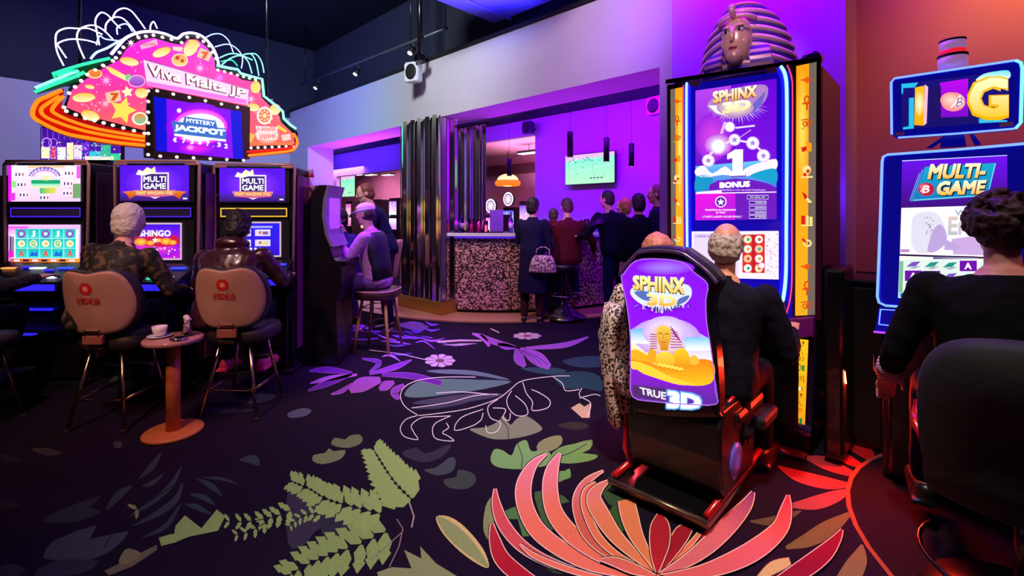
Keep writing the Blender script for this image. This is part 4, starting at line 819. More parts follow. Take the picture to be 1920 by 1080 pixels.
# ------------------------------------------------------------------ stools
SEATV = mat('taupe_vinyl', (176, 128, 112), .55, 0, .1, 30, bump=.1); PIPE = mat('dark_piping', (40, 24, 34), .5); EMB = mat('red_embroidery', (196, 40, 36), .7); EMBL = mat('pale_embroidery', (236, 150, 130), .7)
def stool(label, loc, rz, group='stools along the round bank'):
    t = thing('casino_stool', label, 'stool', loc, rz, group)
    # local: sitter faces +Y, back of the stool at -Y; seat top .70
    b = MB(); b.loft([[(x*s, y*s+.02, z) for x, y in [(.22*math.copysign(abs(math.cos(a))**.6, math.cos(a)), .21*math.copysign(abs(math.sin(a))**.6, math.sin(a))) for a in [2*math.pi*k/28 for k in range(28)]]] for s, z in ((.9, .52), (1, .54), (1, .59), (.93, .62), (.5, .632))], PIPE); b.build('seat', t)
    # padded back: rounded trapezoid, outline with a dip on top
    half = [(0, .405), (.08, .418), (.15, .42), (.205, .385), (.24, .30), (.252, .20), (.235, .10), (.19, .02), (.12, -.015), (0, -.02)]
    out = catmull(half[:-1] + [(0, -.02)] + [(-x, z) for x, z in half[::-1][1:-1]], 3)
    def bk(x, z, off): return (x, -.205 - z*.16 + .09*(x/.25)**2 + off, .66+z)
    rings = [[bk(x*s, .2+(z-.2)*s, off) for x, z in out] for s, off in ((.93, -.028), (.985, -.022), (1.0, .0), (.985, .04), (.9, .06))]
    b = MB(); b.loft(rings, PIPE, cap=False); b.add(rings[-1], [tuple(range(len(out)))], PIPE); b.build('backrest_rim', t)
    b = MB(); rr = [[bk(x*s, .2+(z-.2)*s, off) for x, z in out] for s, off in ((.955, -.026), (.94, -.034), (.86, -.038), (.5, -.041), (.02, -.042))]
    b.loft(rr, SEATV, cap=False)
    pad = b.build('back_panel', t)
    b = MB(); A_ = Art(b, lambda x, y, l: Vector(bk(x, y, -.0425-l*.001)), PAINT)
    A_.disc(0, .30, .034, (206, 34, 32), 1); 
    for k in range(4):
        a = math.pi*k/4; A_.line([(-.02*math.cos(a), .30-.02*math.sin(a)), (.02*math.cos(a), .30+.02*math.sin(a))], .006, (246, 170, 150), 2)
    for k in range(12): a = 2*math.pi*k/12; A_.disc(.037*math.cos(a), .30+.037*math.sin(a), .007, (196, 36, 34), 1, 1, None, 8)
    scrib(A_, -.075, .245, .075, .195, (196, 34, 34), 9, 1, 4)
    b.build('emblem', pad)
    b = MB(); b.box((0, -.235, .615), (.13, .03, .06), mat('bracket_cover', (150, 84, 70), .45), .006); b.box((0, -.252, .672), (.10, .012, .012), BRASS, .003); b.box((-.045, -.24, .66), (.012, .02, .05), BRASS, .003); b.box((.045, -.24, .66), (.012, .02, .05), BRASS, .003); b.box((0, -.16, .555), (.10, .18, .02), BRASS, .004); b.build('back_bracket', t)
    for sx in (-1, 1):
        for sy in (-1, 1):
            b = MB(); b.tube([(sx*.10, sy*.12-.01, .53), (sx*.19, sy*.21-.01, .012)], .012, BRASS, 10); b.lathe([(.02, 0), (.02, .012), (.014, .02)], (sx*.191, sy*.211-.01, 0), RUBBER, 12); b.build('leg', t)
    q = [(sx*.160, sy*.180-.01, .20) for sx, sy in ((-1, -1), (1, -1), (1, 1), (-1, 1))]
    b = MB(); b.tube(q, .009, BRASS, 8, True); b.build('footrest_ring', t)
    q = [(sx*.134, sy*.153-.01, .35) for sx, sy in ((-1, 1), (1, 1))]
    b = MB(); b.tube(q, .008, BRASS, 8); b.build('footrest_bar', t)
    return t
ST = [stool('taupe-backed stool of the white-haired player, beside the small table', (-2.76, 3.33, 0), R(0)),
      stool('taupe-backed stool under the player with dark hair and puffy jacket', (-1.995, 3.50, 0), R(3)),
      stool('taupe stool cut off by the edge of the picture', (-3.66, 3.14, 0), R(4))]
# ------------------------------------------------------------------ small table with cup and glass
tp = floor_at(325, 812); tp = Vector((tp.x, tp.y, 0))
t = thing('side_table', 'small round pedestal table in orange-brown wood between two stools', 'table', tp, 0)
TW = mat('orange_brown_wood', (196, 104, 58), .4, 0, .16, 9)
b = MB(); b.lathe([(.16, 0), (.172, .004), (.172, .018), (.165, .024)], (0, 0, 0), TW, 40); b.build('base', t)
b = MB(); b.lathe([(.042, .024), (.040, .60)], (0, 0, 0), TW, 24); b.build('column', t)
b = MB(); b.lathe([(.155, .60), (.170, .606), (.170, .626), (.165, .632)], (0, 0, 0), mat('table_top_laminate', (190, 130, 130), .22, 0, .1, 9), 44); b.build('table_top', t)
b = MB(); b.lathe([(.08, .585), (.08, .60)], (0, 0, 0), MATTE, 20); b.build('mounting_plate', t)
zt = .632
CH = mat('white_china', (235, 225, 228), .15, 0, .04, 8, coat=.5)
t = thing('coffee_cup', 'white coffee cup on a saucer at the table edge', 'cup', (tp.x-.09, tp.y+.0, zt+.012), R(150))
b = MB(); b.lathe([(.022, 0), (.030, .008), (.040, .03), (.045, .062), (.042, .062), (.036, .03), (.02, .01)], (0, 0, 0), CH, 24); b.build('bowl', t)
b = MB(); b.tube([(.042, 0, .05), (.062, 0, .048), (.066, 0, .03), (.05, 0, .018), (.036, 0, .02)], .005, CH, 8); b.build('cup_handle', t)
t = thing('saucer', 'white saucer under the coffee cup', 'saucer', (tp.x-.09, tp.y, zt), 0); b = MB(); b.lathe([(.03, 0), (.045, .002), (.072, .012), (.07, .014), (.04, .006), (.0, .006)], (0, 0, 0), CH, 28); b.build('dish', t)
t = thing('drinking_glass', 'clear tumbler with white crumpled napkin, behind the coffee cup', 'glass', (tp.x+.07, tp.y+.03, zt), 0)
b = MB(); b.lathe([(.028, 0), (.033, .004), (.039, .11), (.0365, .11), (.030, .012), (.0, .010)], (0, 0, 0), glass('clear_glass'), 24); b.build('tumbler', t)
b = MB(); rn = random.Random(5); NAP = mat('napkin_paper', (240, 215, 222), .85)
for k in range(7): b.ell((rn.uniform(-.012, .012), rn.uniform(-.012, .012), .05+k*.013), (.02, .018, .016), NAP, 7, 5)
b.build('napkin', t)
t = thing('ashtray', 'shallow chrome ashtray lit blue on the small table', 'ashtray', (tp.x+.09, tp.y-.08, zt), 0); b = MB(); b.lathe([(.04, 0), (.045, .003), (.048, .02), (.044, .02), (.038, .006), (0, .006)], (0, 0, 0), CHROME, 24); b.build('dish', t)
# ------------------------------------------------------------------ mirror column and mirror screen
MIR = mat('mirror_strip', (235, 222, 210), .12, 1, .03); MIRB = mat('mirror_backing', (20, 14, 20), .5); GOLDB = mat('gold_plinth', (205, 160, 80), .3, .8, .12, 30)
t = thing('mirror_column', 'tall column clad in narrow upright mirror strips, on a gold base', 'column', un(-5.78, 4.2, 0), RZ)
b = MB(); b.box((0, .06, 1.42), (1.0, .22, 2.80), MIRB, .005); b.build('core', t)
b = MB(); b.box((0, .04, .11), (1.08, .30, .17), GOLDB, .006); b.build('base', t)
n = 17
for k in range(n):
    x = -.52+1.04*(k+.5)/n; a = R((-30, 18, 46, 5, -14, 34)[k % 6]); top = 2.80+.03*((k*7) % 3)
    b = MB(); b.box((0, 0, 0), (.066, .012, top-.2), MIR, .002, Matrix.Translation((x, -.085+.012*(k % 2), .2+(top-.2)/2)) @ Matrix.Rotation(a, 4, 'Z')); b.build('mirror_strip', t)
for k in range(4):
    b = MB(); b.box((0, 0, 0), (.066, .012, 2.6), MIR, .002, Matrix.Translation((.53, -.05+.075*k, 1.5)) @ Matrix.Rotation(R(90+(-18, 14, -8, 20)[k]), 4, 'Z')); b.build('mirror_strip', t)
t = thing('mirror_screen', 'row of upright mirror strips standing on the bar behind the mirror column', 'screen', un(-5.62, 4.82, 0), RZ)
b = MB(); b.box((0, .03, 2.79), (1.1, .05, .05), MIRB, .004); b.build('head_rail', t); b = MB(); b.box((0, .03, 1.185), (1.1, .05, .03), MIRB, .004); b.build('foot_rail', t)
n = 15
for k in range(n):
    x = -.53+1.06*(k+.5)/n; a = R((-28, 22, 48, -6, 34)[k % 5])
    b = MB(); b.box((0, 0, 0), (.052, .010, 1.60), MIR, .002, Matrix.Translation((x, 0, 1.985)) @ Matrix.Rotation(a, 4, 'Z')); b.build('mirror_strip', t)
# ------------------------------------------------------------------ round bar
def mosaic():
    m, nt, bs = _base('sequin_mosaic')
    tc = nt.nodes.new('ShaderNodeTexCoord'); v = nt.nodes.new('ShaderNodeTexVoronoi'); v.inputs['Scale'].default_value = 54; nt.links.new(tc.outputs['Object'], v.inputs['Vector'])
    cr = nt.nodes.new('ShaderNodeValToRGB'); cr.color_ramp.elements[0].color = (.05, .02, .03, 1); cr.color_ramp.elements[0].position = .36; cr.color_ramp.elements[1].color = (1, .52, .52, 1); cr.color_ramp.elements[1].position = .9
    s = nt.nodes.new('ShaderNodeSeparateColor'); nt.links.new(v.outputs['Color'], s.inputs[0]); nt.links.new(s.outputs[0], cr.inputs[0]); nt.links.new(cr.outputs[0], bs.inputs['Base Color'])
    bs.inputs['Roughness'].default_value = .25; bs.inputs['Metallic'].default_value = .2
    bp = nt.nodes.new('ShaderNodeBump'); bp.inputs['Strength'].default_value = .8; bp.inputs['Distance'].default_value = .02; nt.links.new(s.outputs[1], bp.inputs['Height']); nt.links.new(bp.outputs[0], bs.inputs['Normal'])
    return m
MOS = mosaic()
def arcband(mb, r0, r1, z0, z1, m, a0=254, a1=345, n=56):
    def P(r, a, z): return (r*math.cos(R(a)), r*math.sin(R(a)), z)
    rings = [[P(r0, a, z0), P(r1, a, z0), P(r1, a, z1), P(r0, a, z1)] for a in [a0+(a1-a0)*k/n for k in range(n+1)]]
    mb.loft(rings, m, smooth=False)
t = thing('bar_counter', 'curved bar counter faced in glittering pink mosaic with a shiny top', 'counter', BC, 0)
b = MB(); arcband(b, BR-.28, BR, .07, 1.10, MOS); b.build('mosaic_front', t)
b = MB(); arcband(b, BR-.22, BR-.05, .021, .075, MATTE); b.build('toe_kick', t)
b = MB(); arcband(b, BR-.55, BR+.10, 1.125, 1.17, mat('bar_top_lacquer', (70, 50, 110), .12, 0, .1, 5, coat=.6)); b.build('bar_top', t)
b = MB(); arcband(b, BR+.085, BR+.115, 1.128, 1.172, mat('bar_top_edge', (240, 235, 250), .25, .2)); b.build('edge_strip', t)
b = MB(); arcband(b, BR-.24, BR+.03, 1.095, 1.125, em('bar_edge_light', (90, 50, 255), .7)); b.build('light_channel', t)
# things on the bar
def on_bar(px, off=.12):
    # ray meets the circle BR-off
    d = Vector(((px-CX)/F, 1)); a = d.dot(d); bb = -2*(d.x*BC.x+d.y*BC.y); c = BC.x**2+BC.y**2-(BR-off)**2; s = (-bb-math.sqrt(max(bb*bb-4*a*c, 0)))/(2*a)
    return Vector((d.x*s, d.y*s, 1.171))
t = thing('menu_stand', 'square violet menu stand on the bar, biggest item on the counter', 'menu stand', on_bar(931, .25), R(4))
b = MB(); b.box((0, 0, .006), (.20, .09, .012), BLACK, .003); b.build('foot', t); b = MB(); b.box((0, 0, .17), (.20, .02, .32), mat('violet_menu_card', (120, 60, 190), .35, 0, .25, 12), .004); b.build('card', t)
PGL = glass('pink_glass', (255, 130, 220)); DGL = glass('violet_bottle_glass', (120, 90, 220), .08)
for px, off, lab in ((898, .12, 'pink drinking glass on the bar in front of the mirror strips'), (1100, .15, 'tall pink glass on the bar beside the man in maroon'), (1112, .2, 'tall pink glass on the bar near the man in the dark jacket'), (884, .3, 'small pink glass on the bar behind the first pink glass')):
    t = thing('drinking_glass', lab, 'glass', on_bar(px, off), 0, 'glasses on the bar')
    b = MB(); b.lathe([(.03, 0), (.034, .004), (.042, .19), (.039, .19), (.031, .014), (0, .012)], (0, 0, 0), PGL, 18); b.build('tumbler', t); b = MB(); b.lathe([(.0, .014), (.03, .015), (.034, .10), (0, .10)], (0, 0, 0), mat('pink_drink', (240, 90, 190), .3), 16); b.build('drink', t)
for px, off, lab, hh in ((911, .2, 'slim candle lamp on the bar beside the menu stand', .20),):
    t = thing('candle_lamp', lab, 'lamp', on_bar(px, off), 0); b = MB(); b.lathe([(.03, 0), (.032, .003), (.032, .17), (.029, .17), (.029, .006), (0, .006)], (0, 0, 0), PGL, 16); b.build('holder', t); b = MB(); b.lathe([(.018, .008), (.018, .09), (.004, .10)], (0, 0, 0), em('candle_glow', (255, 190, 170), 1.4), 14); b.build('candle', t)
for px, off, lab, c in ((835, .38, 'violet bottle on the bar at the mirror strips, nearest the column', 0), (850, .42, 'violet bottle on the bar at the mirror strips, second from the column', 0), (866, .4, 'violet bottle on the bar at the mirror strips, third from the column', 0), (958, .4, 'violet bottle on the bar beyond the menu stand', 1), (1120, .34, 'violet bottle on the bar between the man in maroon and the dark jacket', 1)):
    t = thing('bottle', lab, 'bottle', on_bar(px, off), 0, 'bottles on the bar'); b = MB(); b.lathe([(.03, 0), (.036, .006), (.036, .16), (.03, .19), (.013, .22), (.012, .28), (0, .28)], (0, 0, 0), DGL, 16); b.build('bottle_body', t)
    b = MB(); b.lathe([(.014, .275), (.014, .30), (0, .302)], (0, 0, 0), MATTE, 12); b.build('stopper', t)
    b = MB(); b.lathe([(.0368, .05), (.0368, .13)], (0, 0, 0), mat('bottle_paper_label', (200, 150, 220), .6), 16); b.build('paper_label', t)
# pendant lamps
for px, y0, y1, d, lab in ((1069, 248, 295, 6.9, 'black tube pendant lamp nearest the television, longest of the pendants'), (1137, 259, 303, 7.1, 'black tube pendant lamp in front of the television'), (1184, 270, 312, 7.5, 'black tube pendant lamp hanging alone before the violet wall'), (955, 299, 330, 8.3, 'small black tube pendant lamp over the bar before the bright back hall')):
    p = at(px, y1, d); h = (y1-y0)/F*d
    t = thing('pendant_lamp', lab, 'pendant lamp', p, 0, 'pendant lamps over the bar')
    b = MB(); b.lathe([(.036, .004), (.044, 0), (.044, h), (.03, h+.012), (.006, h+.016)], (0, 0, 0), MATTE, 20); b.build('lamp_tube', t)
    b = MB(); b.tube([(0, 0, h+.01), (0, 0, 3.43-p.z)], .003, MATTE, 6); b.build('cord', t)
    b = MB(); b.lathe([(.0, .001), (.034, .002), (.034, .006)], (0, 0, 0), em('pendant_lamp_light', (255, 220, 200), .6), 16); b.build('diffuser', t)
    b = MB(); b.lathe([(.04, 3.42-p.z), (.04, 3.44-p.z)], (0, 0, 0), MATTE, 16); b.build('ceiling_rose', t)
# televisions
PITCH = (150, 240, 190)
def tv(lab, q, W, arm):
    c = [onW(x, y, W) for x, y in q]; o = sum(c, Vector())/4; t = thing('television', lab, 'television', o, RZ)
    w = (c[1]-c[0]).dot(E); h = ((c[0]-c[3]).z+(c[1]-c[2]).z)/2
    b = MB(); b.box((0, .03, 0), (w+.03, .05, h+.03), BLACK, .006); b.build('casing', t)
    b = MB(); A_ = Art(b, lambda x, y, l: Vector(((x-.5)*w, .003-l*.0015, (.5-y)*h))); A_.rect(0, 0, 1, 1, (120, 245, 200), 1, 1.05, (180, 250, 195)); A_.poly([(0, 0), (1, 0), (1, .12), (0, .2)], (235, 190, 235), 2, 1); r_ = random.Random(4)
    for k in range(30): A_.disc(r_.random()*.96+.02, .12+r_.random()*.14, .02, r_.choice([(90, 220, 180), (210, 250, 220), (60, 170, 160)]), 3, 1, .03, 8)
    A_.line([(0, .62), (1, .40)], .012, (225, 255, 235), 2); A_.line([(.1, .95), (.75, .3)], .01, (215, 255, 230), 2)
    for k in range(8): A_.disc(.15+r_.random()*.75, .3+r_.random()*.5, .008, (60, 90, 110), 3, 1, .02, 6)
    for k in range(4): A_.rect(.52+k*.07, .80, .57+k*.07, .84, (60, 100, 110), 3)
    b.build('screen', t)
    b = MB(); b.box((0, .10, 0), (.3, .10, .2), MATTE, .006); b.build('wall_mount', t)
tv('wall television with a green football pitch, on the violet wall behind the bar', [(1060, 293), (1152, 283), (1152, 342), (1060, 346)], 7.36, .1)
tv('television with a green picture seen past the black cabinet', [(639, 331), (665, 330), (665, 368), (639, 369)], 7.30, .1)
# speakers
def speaker(lab, p, rz, w, h, shell, up=False):
    t = thing('wall_speaker', lab, 'speaker', p, rz, 'wall speakers')
    b = MB(); b.loft([[(w/2*s*x, y, h/2*s*z) for x, z in ((-.8, -1), (.8, -1), (1, -.8), (1, .8), (.8, 1), (-.8, 1), (-1, .8), (-1, -.8))] for s, y in ((.92, -.11), (1, -.09), (.9, .03), (.6, .06))], shell, smooth=False); b.build('shell', t)
    b = MB(); b.lathe([(w*.36, 0), (w*.38, .004), (w*.3, .01), (w*.1, .004), (0, .006)], (0, 0, 0), MATTE, 24, Matrix.Translation((0, -.112, 0)) @ Matrix.Rotation(R(90), 4, 'X') @ Matrix.Diagonal((1, h/w, 1, 1))); b.build('grille', t)
    b = MB(); b.box((0, .10, 0), (.05, .12, .05), MATTE, .005); b.build('wall_bracket', t)
WSH = mat('white_speaker_shell', (225, 220, 230), .4)
speaker('white speaker on the pale fascia, beneath the track lights', onW(778, 138, 4.08), RZ+R(22), .24, .30, WSH)
speaker('dark speaker high on the violet wall of the bar', onW(993, 240, 7.30), RZ, .24, .26, mat('dark_speaker_shell', (40, 24, 90), .5))
speaker('speaker at the end of the violet wall, beside the tall machine', onW(1233, 200, 6.6), RZ-R(10), .26, .28, mat('violet_speaker_shell', (190, 150, 210), .5))
# track lights
t = thing('track_light', 'black ceiling track with three small spotlights above the fascia', 'track light', onW(700, 105, 4.1), RZ)
RAIL = mat('grey_rail', (90, 100, 110), .4, .5)
b = MB(); b.tube([onW(563, 160, 4.1), onW(838, 53, 4.1)], .022, RAIL, 6); b.build('rail', t, True)
for px, py in ((597, 150), (672, 122), (775, 80)):
    p = onW(px, py, 4.1); s = 1
    b = MB(); b.tube([p, p-Z*.10], .012, RAIL, 6); b.tube([p-Z*.08, p-Z*.17-N*.06], .045, MATTE, 12); b.build('spotlight', t, True)
    b = MB(); b.tube([p-Z*.168-N*.058, p-Z*.18-N*.066], .038, em('spotlight_light', (255, 235, 220), 1.6), 12); b.build('lens', t, True)
for px, py in ((572, 156), (770, 80), (835, 54)):
    p = onW(px, py, 4.1); b = MB(); b.tube([p, Vector((p.x, p.y, 5.3))], .010, BLACK, 6); b.build('suspension_rod', t, True)
p = onW(787, 60, 4.0); t = thing('ceiling_conduit', 'thick dark conduit dropping from the ceiling behind the track light', 'conduit', p, 0)
b = MB(); b.tube([p-Z*.35, Vector((p.x, p.y, 5.3))], .035, BLACK, 8); b.build('conduit_pipe', t, True); b = MB(); b.box(p-Z*.38, (.12, .12, .10), BLACK, .01, rz=RZ); b.build('junction_box', t, True)
# ------------------------------------------------------------------ back hall seen through the openings
def hall_machine(lab, px, W, w, h, c1, c2, ring):
    p = onW(px, 420, W); t = thing('slot_machine', lab, 'slot machine', (p.x, p.y, 0), RZ, 'slot machines in the back hall')
    b = MB(); b.box((0, .3, h/2), (w, .55, h), CAB, .015); b.build('cabinet', t)
    b = MB(); A_ = Art(b, lambda x, y, l: Vector((x*w/2, .02-l*.003, y))); b.box((0, .02, h*.7), (w*.9, .02, h*.5), MATTE, .003); A_ = Art(b, lambda x, y, l: Vector((x*w/2, .008-l*.003, y)))
    A_.rect(-.85, h*.72, .85, h*.94, c1, 1, 1.1, c2); A_.rect(-.85, h*.48, .85, h*.66, c2, 1, 1.1, c1)
    r_ = random.Random(px)
    for k in range(14): A_.disc(r_.uniform(-.7, .7), r_.uniform(h*.5, h*.92), .08, r_.choice([(255, 255, 255), (255, 200, 120), (120, 255, 230), (255, 90, 200)]), 2, 1.2, .03)
    b.build('screen', t)
    if ring:
        b = MB(); A_ = Art(b, lambda x, y, l: Vector((x, -l*.003, h+.22+y))); b.lathe([(.20, -.02), (.20, .02)], (0, .03, h+.22), MATTE, 24, Matrix.Translation((0, .03, h+.22)) @ Matrix.Rotation(R(90), 4, 'X') @ Matrix.Translation((0, -.03, -h-.22)))
        A_.disc(0, 0, .19, (255, 240, 250), 1, 1.3); A_.ring(0, 0, .13, .03, (90, 60, 160), 2); 
        for k in range(8): A_.disc(.08*math.cos(k*.785), .08*math.sin(k*.785), .02, (200, 80, 160), 3)
        b.build('round_topper', t)
for a in (('slot machine in the back hall with a round white topper, beside the mirror strips', 920, 8.5, .44, 1.42, (250, 230, 255), (255, 120, 220), True), ('slot machine in the back hall with a round white topper, below the orange dome', 953, 9.25, .46, 1.62, (200, 230, 255), (110, 80, 255), True), ('slot machine in the back hall at the edge of the violet wall', 985, 8.5, .46, 1.75, (255, 210, 250), (120, 60, 220), False)): hall_machine(*a)
p = onW(952, 338, 9.6); t = thing('light_dome', 'glowing yellow and orange dome light in the back hall', 'lamp', p, 0)
b = MB(); b.ell((0, 0, 0), (.30, .30, .18), em('dome_yellow_light', (255, 225, 150), 1.7), 20, 10); b.build('dome', t); b = MB(); b.lathe([(.32, -.16), (.36, -.12), (.36, -.04), (.32, 0)], (0, 0, 0), em('dome_orange_light', (255, 120, 30), 1.1), 24); b.build('rim', t); b = MB(); b.tube([(0, 0, .17), (0, 0, 3.21-p.z)], .012, MATTE, 6); b.build('rod', t)
for px, py, W, lab in ((992, 287, 9.0, 'white strip ceiling light in the back hall by the violet wall'), (668, 328, 8.4, 'white strip light high in the back hall next to the small television'), (696, 328, 9.4, 'white strip light high in the back hall above the standing man'), (728, 328, 9.9, 'white strip light high in the back hall by the mirror column')):
    p = onW(px, py, W); t = thing('strip_light', lab, 'ceiling light', p, RZ, 'strip lights of the back hall'); b = MB(); b.box((0, 0, .03), (.62, .24, .06), MATTE, .006); b.build('housing', t); b = MB(); b.box((0, -.01, -.005), (.58, .22, .02), em('strip_light_diffuser', (255, 245, 255), 1.6), .003); b.build('diffuser', t)
    b = MB(); b.tube([(0, 0, .05), (0, 0, max(3.215-p.z, .06))], .008, MATTE, 6); b.build('rod', t)
for i, (px, W, lab) in enumerate(((653, 9.3, 'bright slot machine in the back hall under the small television'), (682, 8.3, 'bright slot machine in the back hall just behind the standing man'), (710, 9.1, 'bright slot machine in the back hall beyond the standing man'), (736, 8.3, 'bright slot machine in the back hall next to the mirror column'))): hall_machine(lab, px, W, .50, 1.95, [(255, 190, 220), (250, 240, 255), (220, 190, 255), (255, 240, 250)][i], [(210, 80, 180), (255, 190, 120), (130, 90, 255), (190, 120, 255)][i], False)
# ------------------------------------------------------------------ tall pharaoh machine
PH = thing('slot_machine', 'tall twin-screen slot machine with golden side panels and pharaoh head', 'slot machine', un(-1.05, 3.25, 0), RZ)
SHELL = mat('violet_black_shell', (26, 16, 52), .3, .2, .2, 6, coat=.3); SHELLR = mat('plum_shell', (66, 14, 52), .3, .2, .15, 6, coat=.3)
def W3(px, py, l=0): return onW(px, py, 3.25-l*.0015)
def lu(px, W=3.25): return onW(px, 400, W).dot(E)+1.05
hz = lambda px, py, W=3.25: onW(px, py, W).z
xl, xr = lu(1250), lu(1541); ztop = hz(1540, 108)
b = MB(); b.prism([(xl+.05, 0, .10), (xl+.02, 0, .8), (xl, 0, 1.1), (xl, 0, ztop-.05), (xl+.04, 0, ztop), (xr-.04, 0, ztop), (xr, 0, ztop-.05), (xr, 0, 1.1), (xr-.02, 0, .8), (xr-.05, 0, .10)], (0, .62, 0), SHELL, bev=.02); b.build('cabinet', PH)
b = MB(); b.box(((xl+xr)/2, .33, .05), (xr-xl-.14, .58, .10), MATTE, .01); b.build('plinth', PH)
def wpoly(q, m, l0, th, name, bev=0):
    b = MB(); b.prism([W3(x, y, l0) for x, y in q], -N*th, m, bev=bev); return b.build(name, PH, True)
# bezel around the screens, its emission standing in for the edge lights' glow
wpoly([(1283, 160), (1482, 132), (1486, 600), (1283, 560)], glow_mat('indigo_bezel', (22, 8, 200), .42), 0, .012, 'bezel')
wpoly([(1250, 150), (1541, 106), (1541, 116), (1250, 158)], BLACK, 0, .02, 'top_bar', .004)
# main screen
b = MB(); M_ = Art(b, lambda x, y, l: W3(1290+x/3.726, 140+y/3.726, 9+l)); V2 = (96, 8, 206)
M_.poly([(52, 112), (618, 28), (618, 610), (52, 640)], (190, 70, 240), 1, 1, V2); M_.poly([(300, 74), (618, 28), (618, 600), (300, 600)], (104, 8, 214), 1.5, 1, (120, 10, 220)); M_.glow(170, 440, 118, (225, 70, 232), (150, 36, 222), 1.3, 170)
M_.poly([(52, 640), (618, 590), (618, 830), (52, 830)], (110, 200, 250), 2, 1, (60, 90, 220)); M_.poly(catmull([(54, 660), (110, 635), (170, 690), (260, 640), (330, 690), (430, 640), (520, 610), (616, 590), (616, 660), (540, 680), (400, 710), (240, 700), (120, 720), (54, 700)], 3), (250, 240, 255), 3)
M_.poly(catmull([(54, 720), (130, 700), (180, 740), (130, 800), (54, 830)], 3), (20, 150, 200), 3); M_.poly(catmull([(430, 710), (520, 670), (616, 660), (616, 760), (540, 740)], 3), (20, 160, 205), 3.2)
M_.poly([(150, 770), (210, 740), (330, 725), (450, 735), (560, 760), (618, 790), (618, 830), (150, 830)], (110, 20, 190), 4); M_.poly([(52, 828), (618, 818), (618, 1010), (52, 1018)], (240, 14, 226), 5, 1, (200, 20, 230)); M_.poly([(330, 823), (618, 818), (618, 1010), (330, 1014)], (110, 20, 190), 5.5); M_.glow(300, 920, 130, (190, 20, 220), (206, 18, 222), 5.2, 90)
M_.line([(52, 830), (618, 820)], 7, (255, 235, 255), 6); M_.poly([(60, 820), (230, 805), (240, 826), (60, 834)], (255, 240, 255), 5.6)
# burst behind the title
for k in range(26):
    a = math.pi*(.05+.9*k/25); r0, r1 = 150, 205+15*(k % 3); cx0, cy0 = 345, 205; M_.poly([(cx0-r0*math.cos(a)-6, cy0+r0*.55*math.sin(a)), (cx0-r1*math.cos(a), cy0+r1*.62*math.sin(a)), (cx0-r0*math.cos(a)+6, cy0+r0*.55*math.sin(a))], rnd.choice([(235, 225, 255), (190, 180, 235), (150, 110, 210)]), 6)
M_.poly(catmull([(135, 225), (190, 150), (330, 95), (480, 70), (555, 85), (540, 180), (450, 260), (330, 305), (230, 290)], 4), (180, 130, 200), 6.2); M_.poly([(140, 215), (250, 215), (280, 290), (200, 270)], (245, 240, 255), 6.4); M_.poly([(430, 230), (545, 110), (520, 200), (460, 260)], (110, 100, 200), 6.4); M_.glow(330, 230, 130, (255, 250, 215), (190, 140, 190), 6.5, 60)
M_.text('SPHINX', [(172, 122), (482, 74), (478, 158), (176, 206)], (120, 60, 20), 7, 1, .085); M_.text('SPHINX', [(172, 118), (482, 70), (478, 154), (176, 202)], (255, 255, 230), 8, 1.05, .045, (250, 170, 60)); M_.text('3D', [(240, 196), (440, 168), (440, 240), (240, 276)], (255, 255, 225), 9, 1.05, .05, (255, 225, 150))
for x, y, r in ((292, 365, 36), (210, 500, 54), (325, 455, 42), (452, 478, 46), (527, 567, 46), (142, 600, 44)): M_.disc(x, y, r, (230, 200, 255), 8, 1); M_.disc(x, y, r*.8, (255, 245, 255) if r < 50 else WHITE, 8.4, 1.05)
for x, y in ((325, 455), (452, 478), (527, 567), (142, 600)): M_.star(x, y, 24, (170, 130, 220), 9)
M_.line([(142, 570), (210, 500), (325, 455), (452, 478), (527, 545)], 14, (250, 225, 255), 7.5); M_.line([(330, 372), (466, 356)], 12, (240, 215, 255), 8); M_.line([(360, 440), (440, 385)], 5, (230, 170, 250), 7); M_.line([(260, 330), (230, 420), (200, 470)], 20, (225, 180, 255), 7); M_.glow(210, 490, 100, (255, 245, 255), (190, 40, 225), 7.2, 80)
ONE = [(330, 522), (384, 522), (384, 672), (400, 676), (400, 704), (290, 708), (290, 682), (310, 678), (310, 582), (274, 592), (274, 556)]; M_.poly([(x+4, y+8) for x, y in ONE], (120, 40, 190), 9); M_.poly(ONE, (255, 255, 255), 10, 1.1)
M_.text('BONUS', [(220, 752), (432, 742), (432, 784), (220, 794)], (255, 255, 255), 9, 1.1, .06); scrib(M_, 230, 800, 545, 812, (225, 190, 250), 26, 9, 2)
M_.disc(229, 888, 40, WHITE, 8); M_.disc(229, 888, 33, (110, 30, 180), 9); M_.star(229, 890, 26, WHITE, 10); scrib(M_, 120, 938, 336, 952, WHITE, 16, 8, 3); scrib(M_, 195, 958, 262, 970, WHITE, 5, 8, 4); scrib(M_, 100, 984, 380, 1000, (255, 220, 250), 24, 8, 5)
for i, y in enumerate((856, 894, 930, 964, 994)):
    w_ = 88 if i == 0 else 74; x = 487; M_.line([(x-w_+14, y), (x+w_-14, y)], 30 if i == 0 else 26, (225, 205, 250), 8); M_.line([(x-w_+17, y), (x+w_-17, y)], 22 if i == 0 else 18, (70, 20, 150), 9); scrib(M_, x-20 if i else x-55, y-6, x+58, y+6, (240, 230, 255), 7, 10, i)
b.build('main_screen', PH, True)
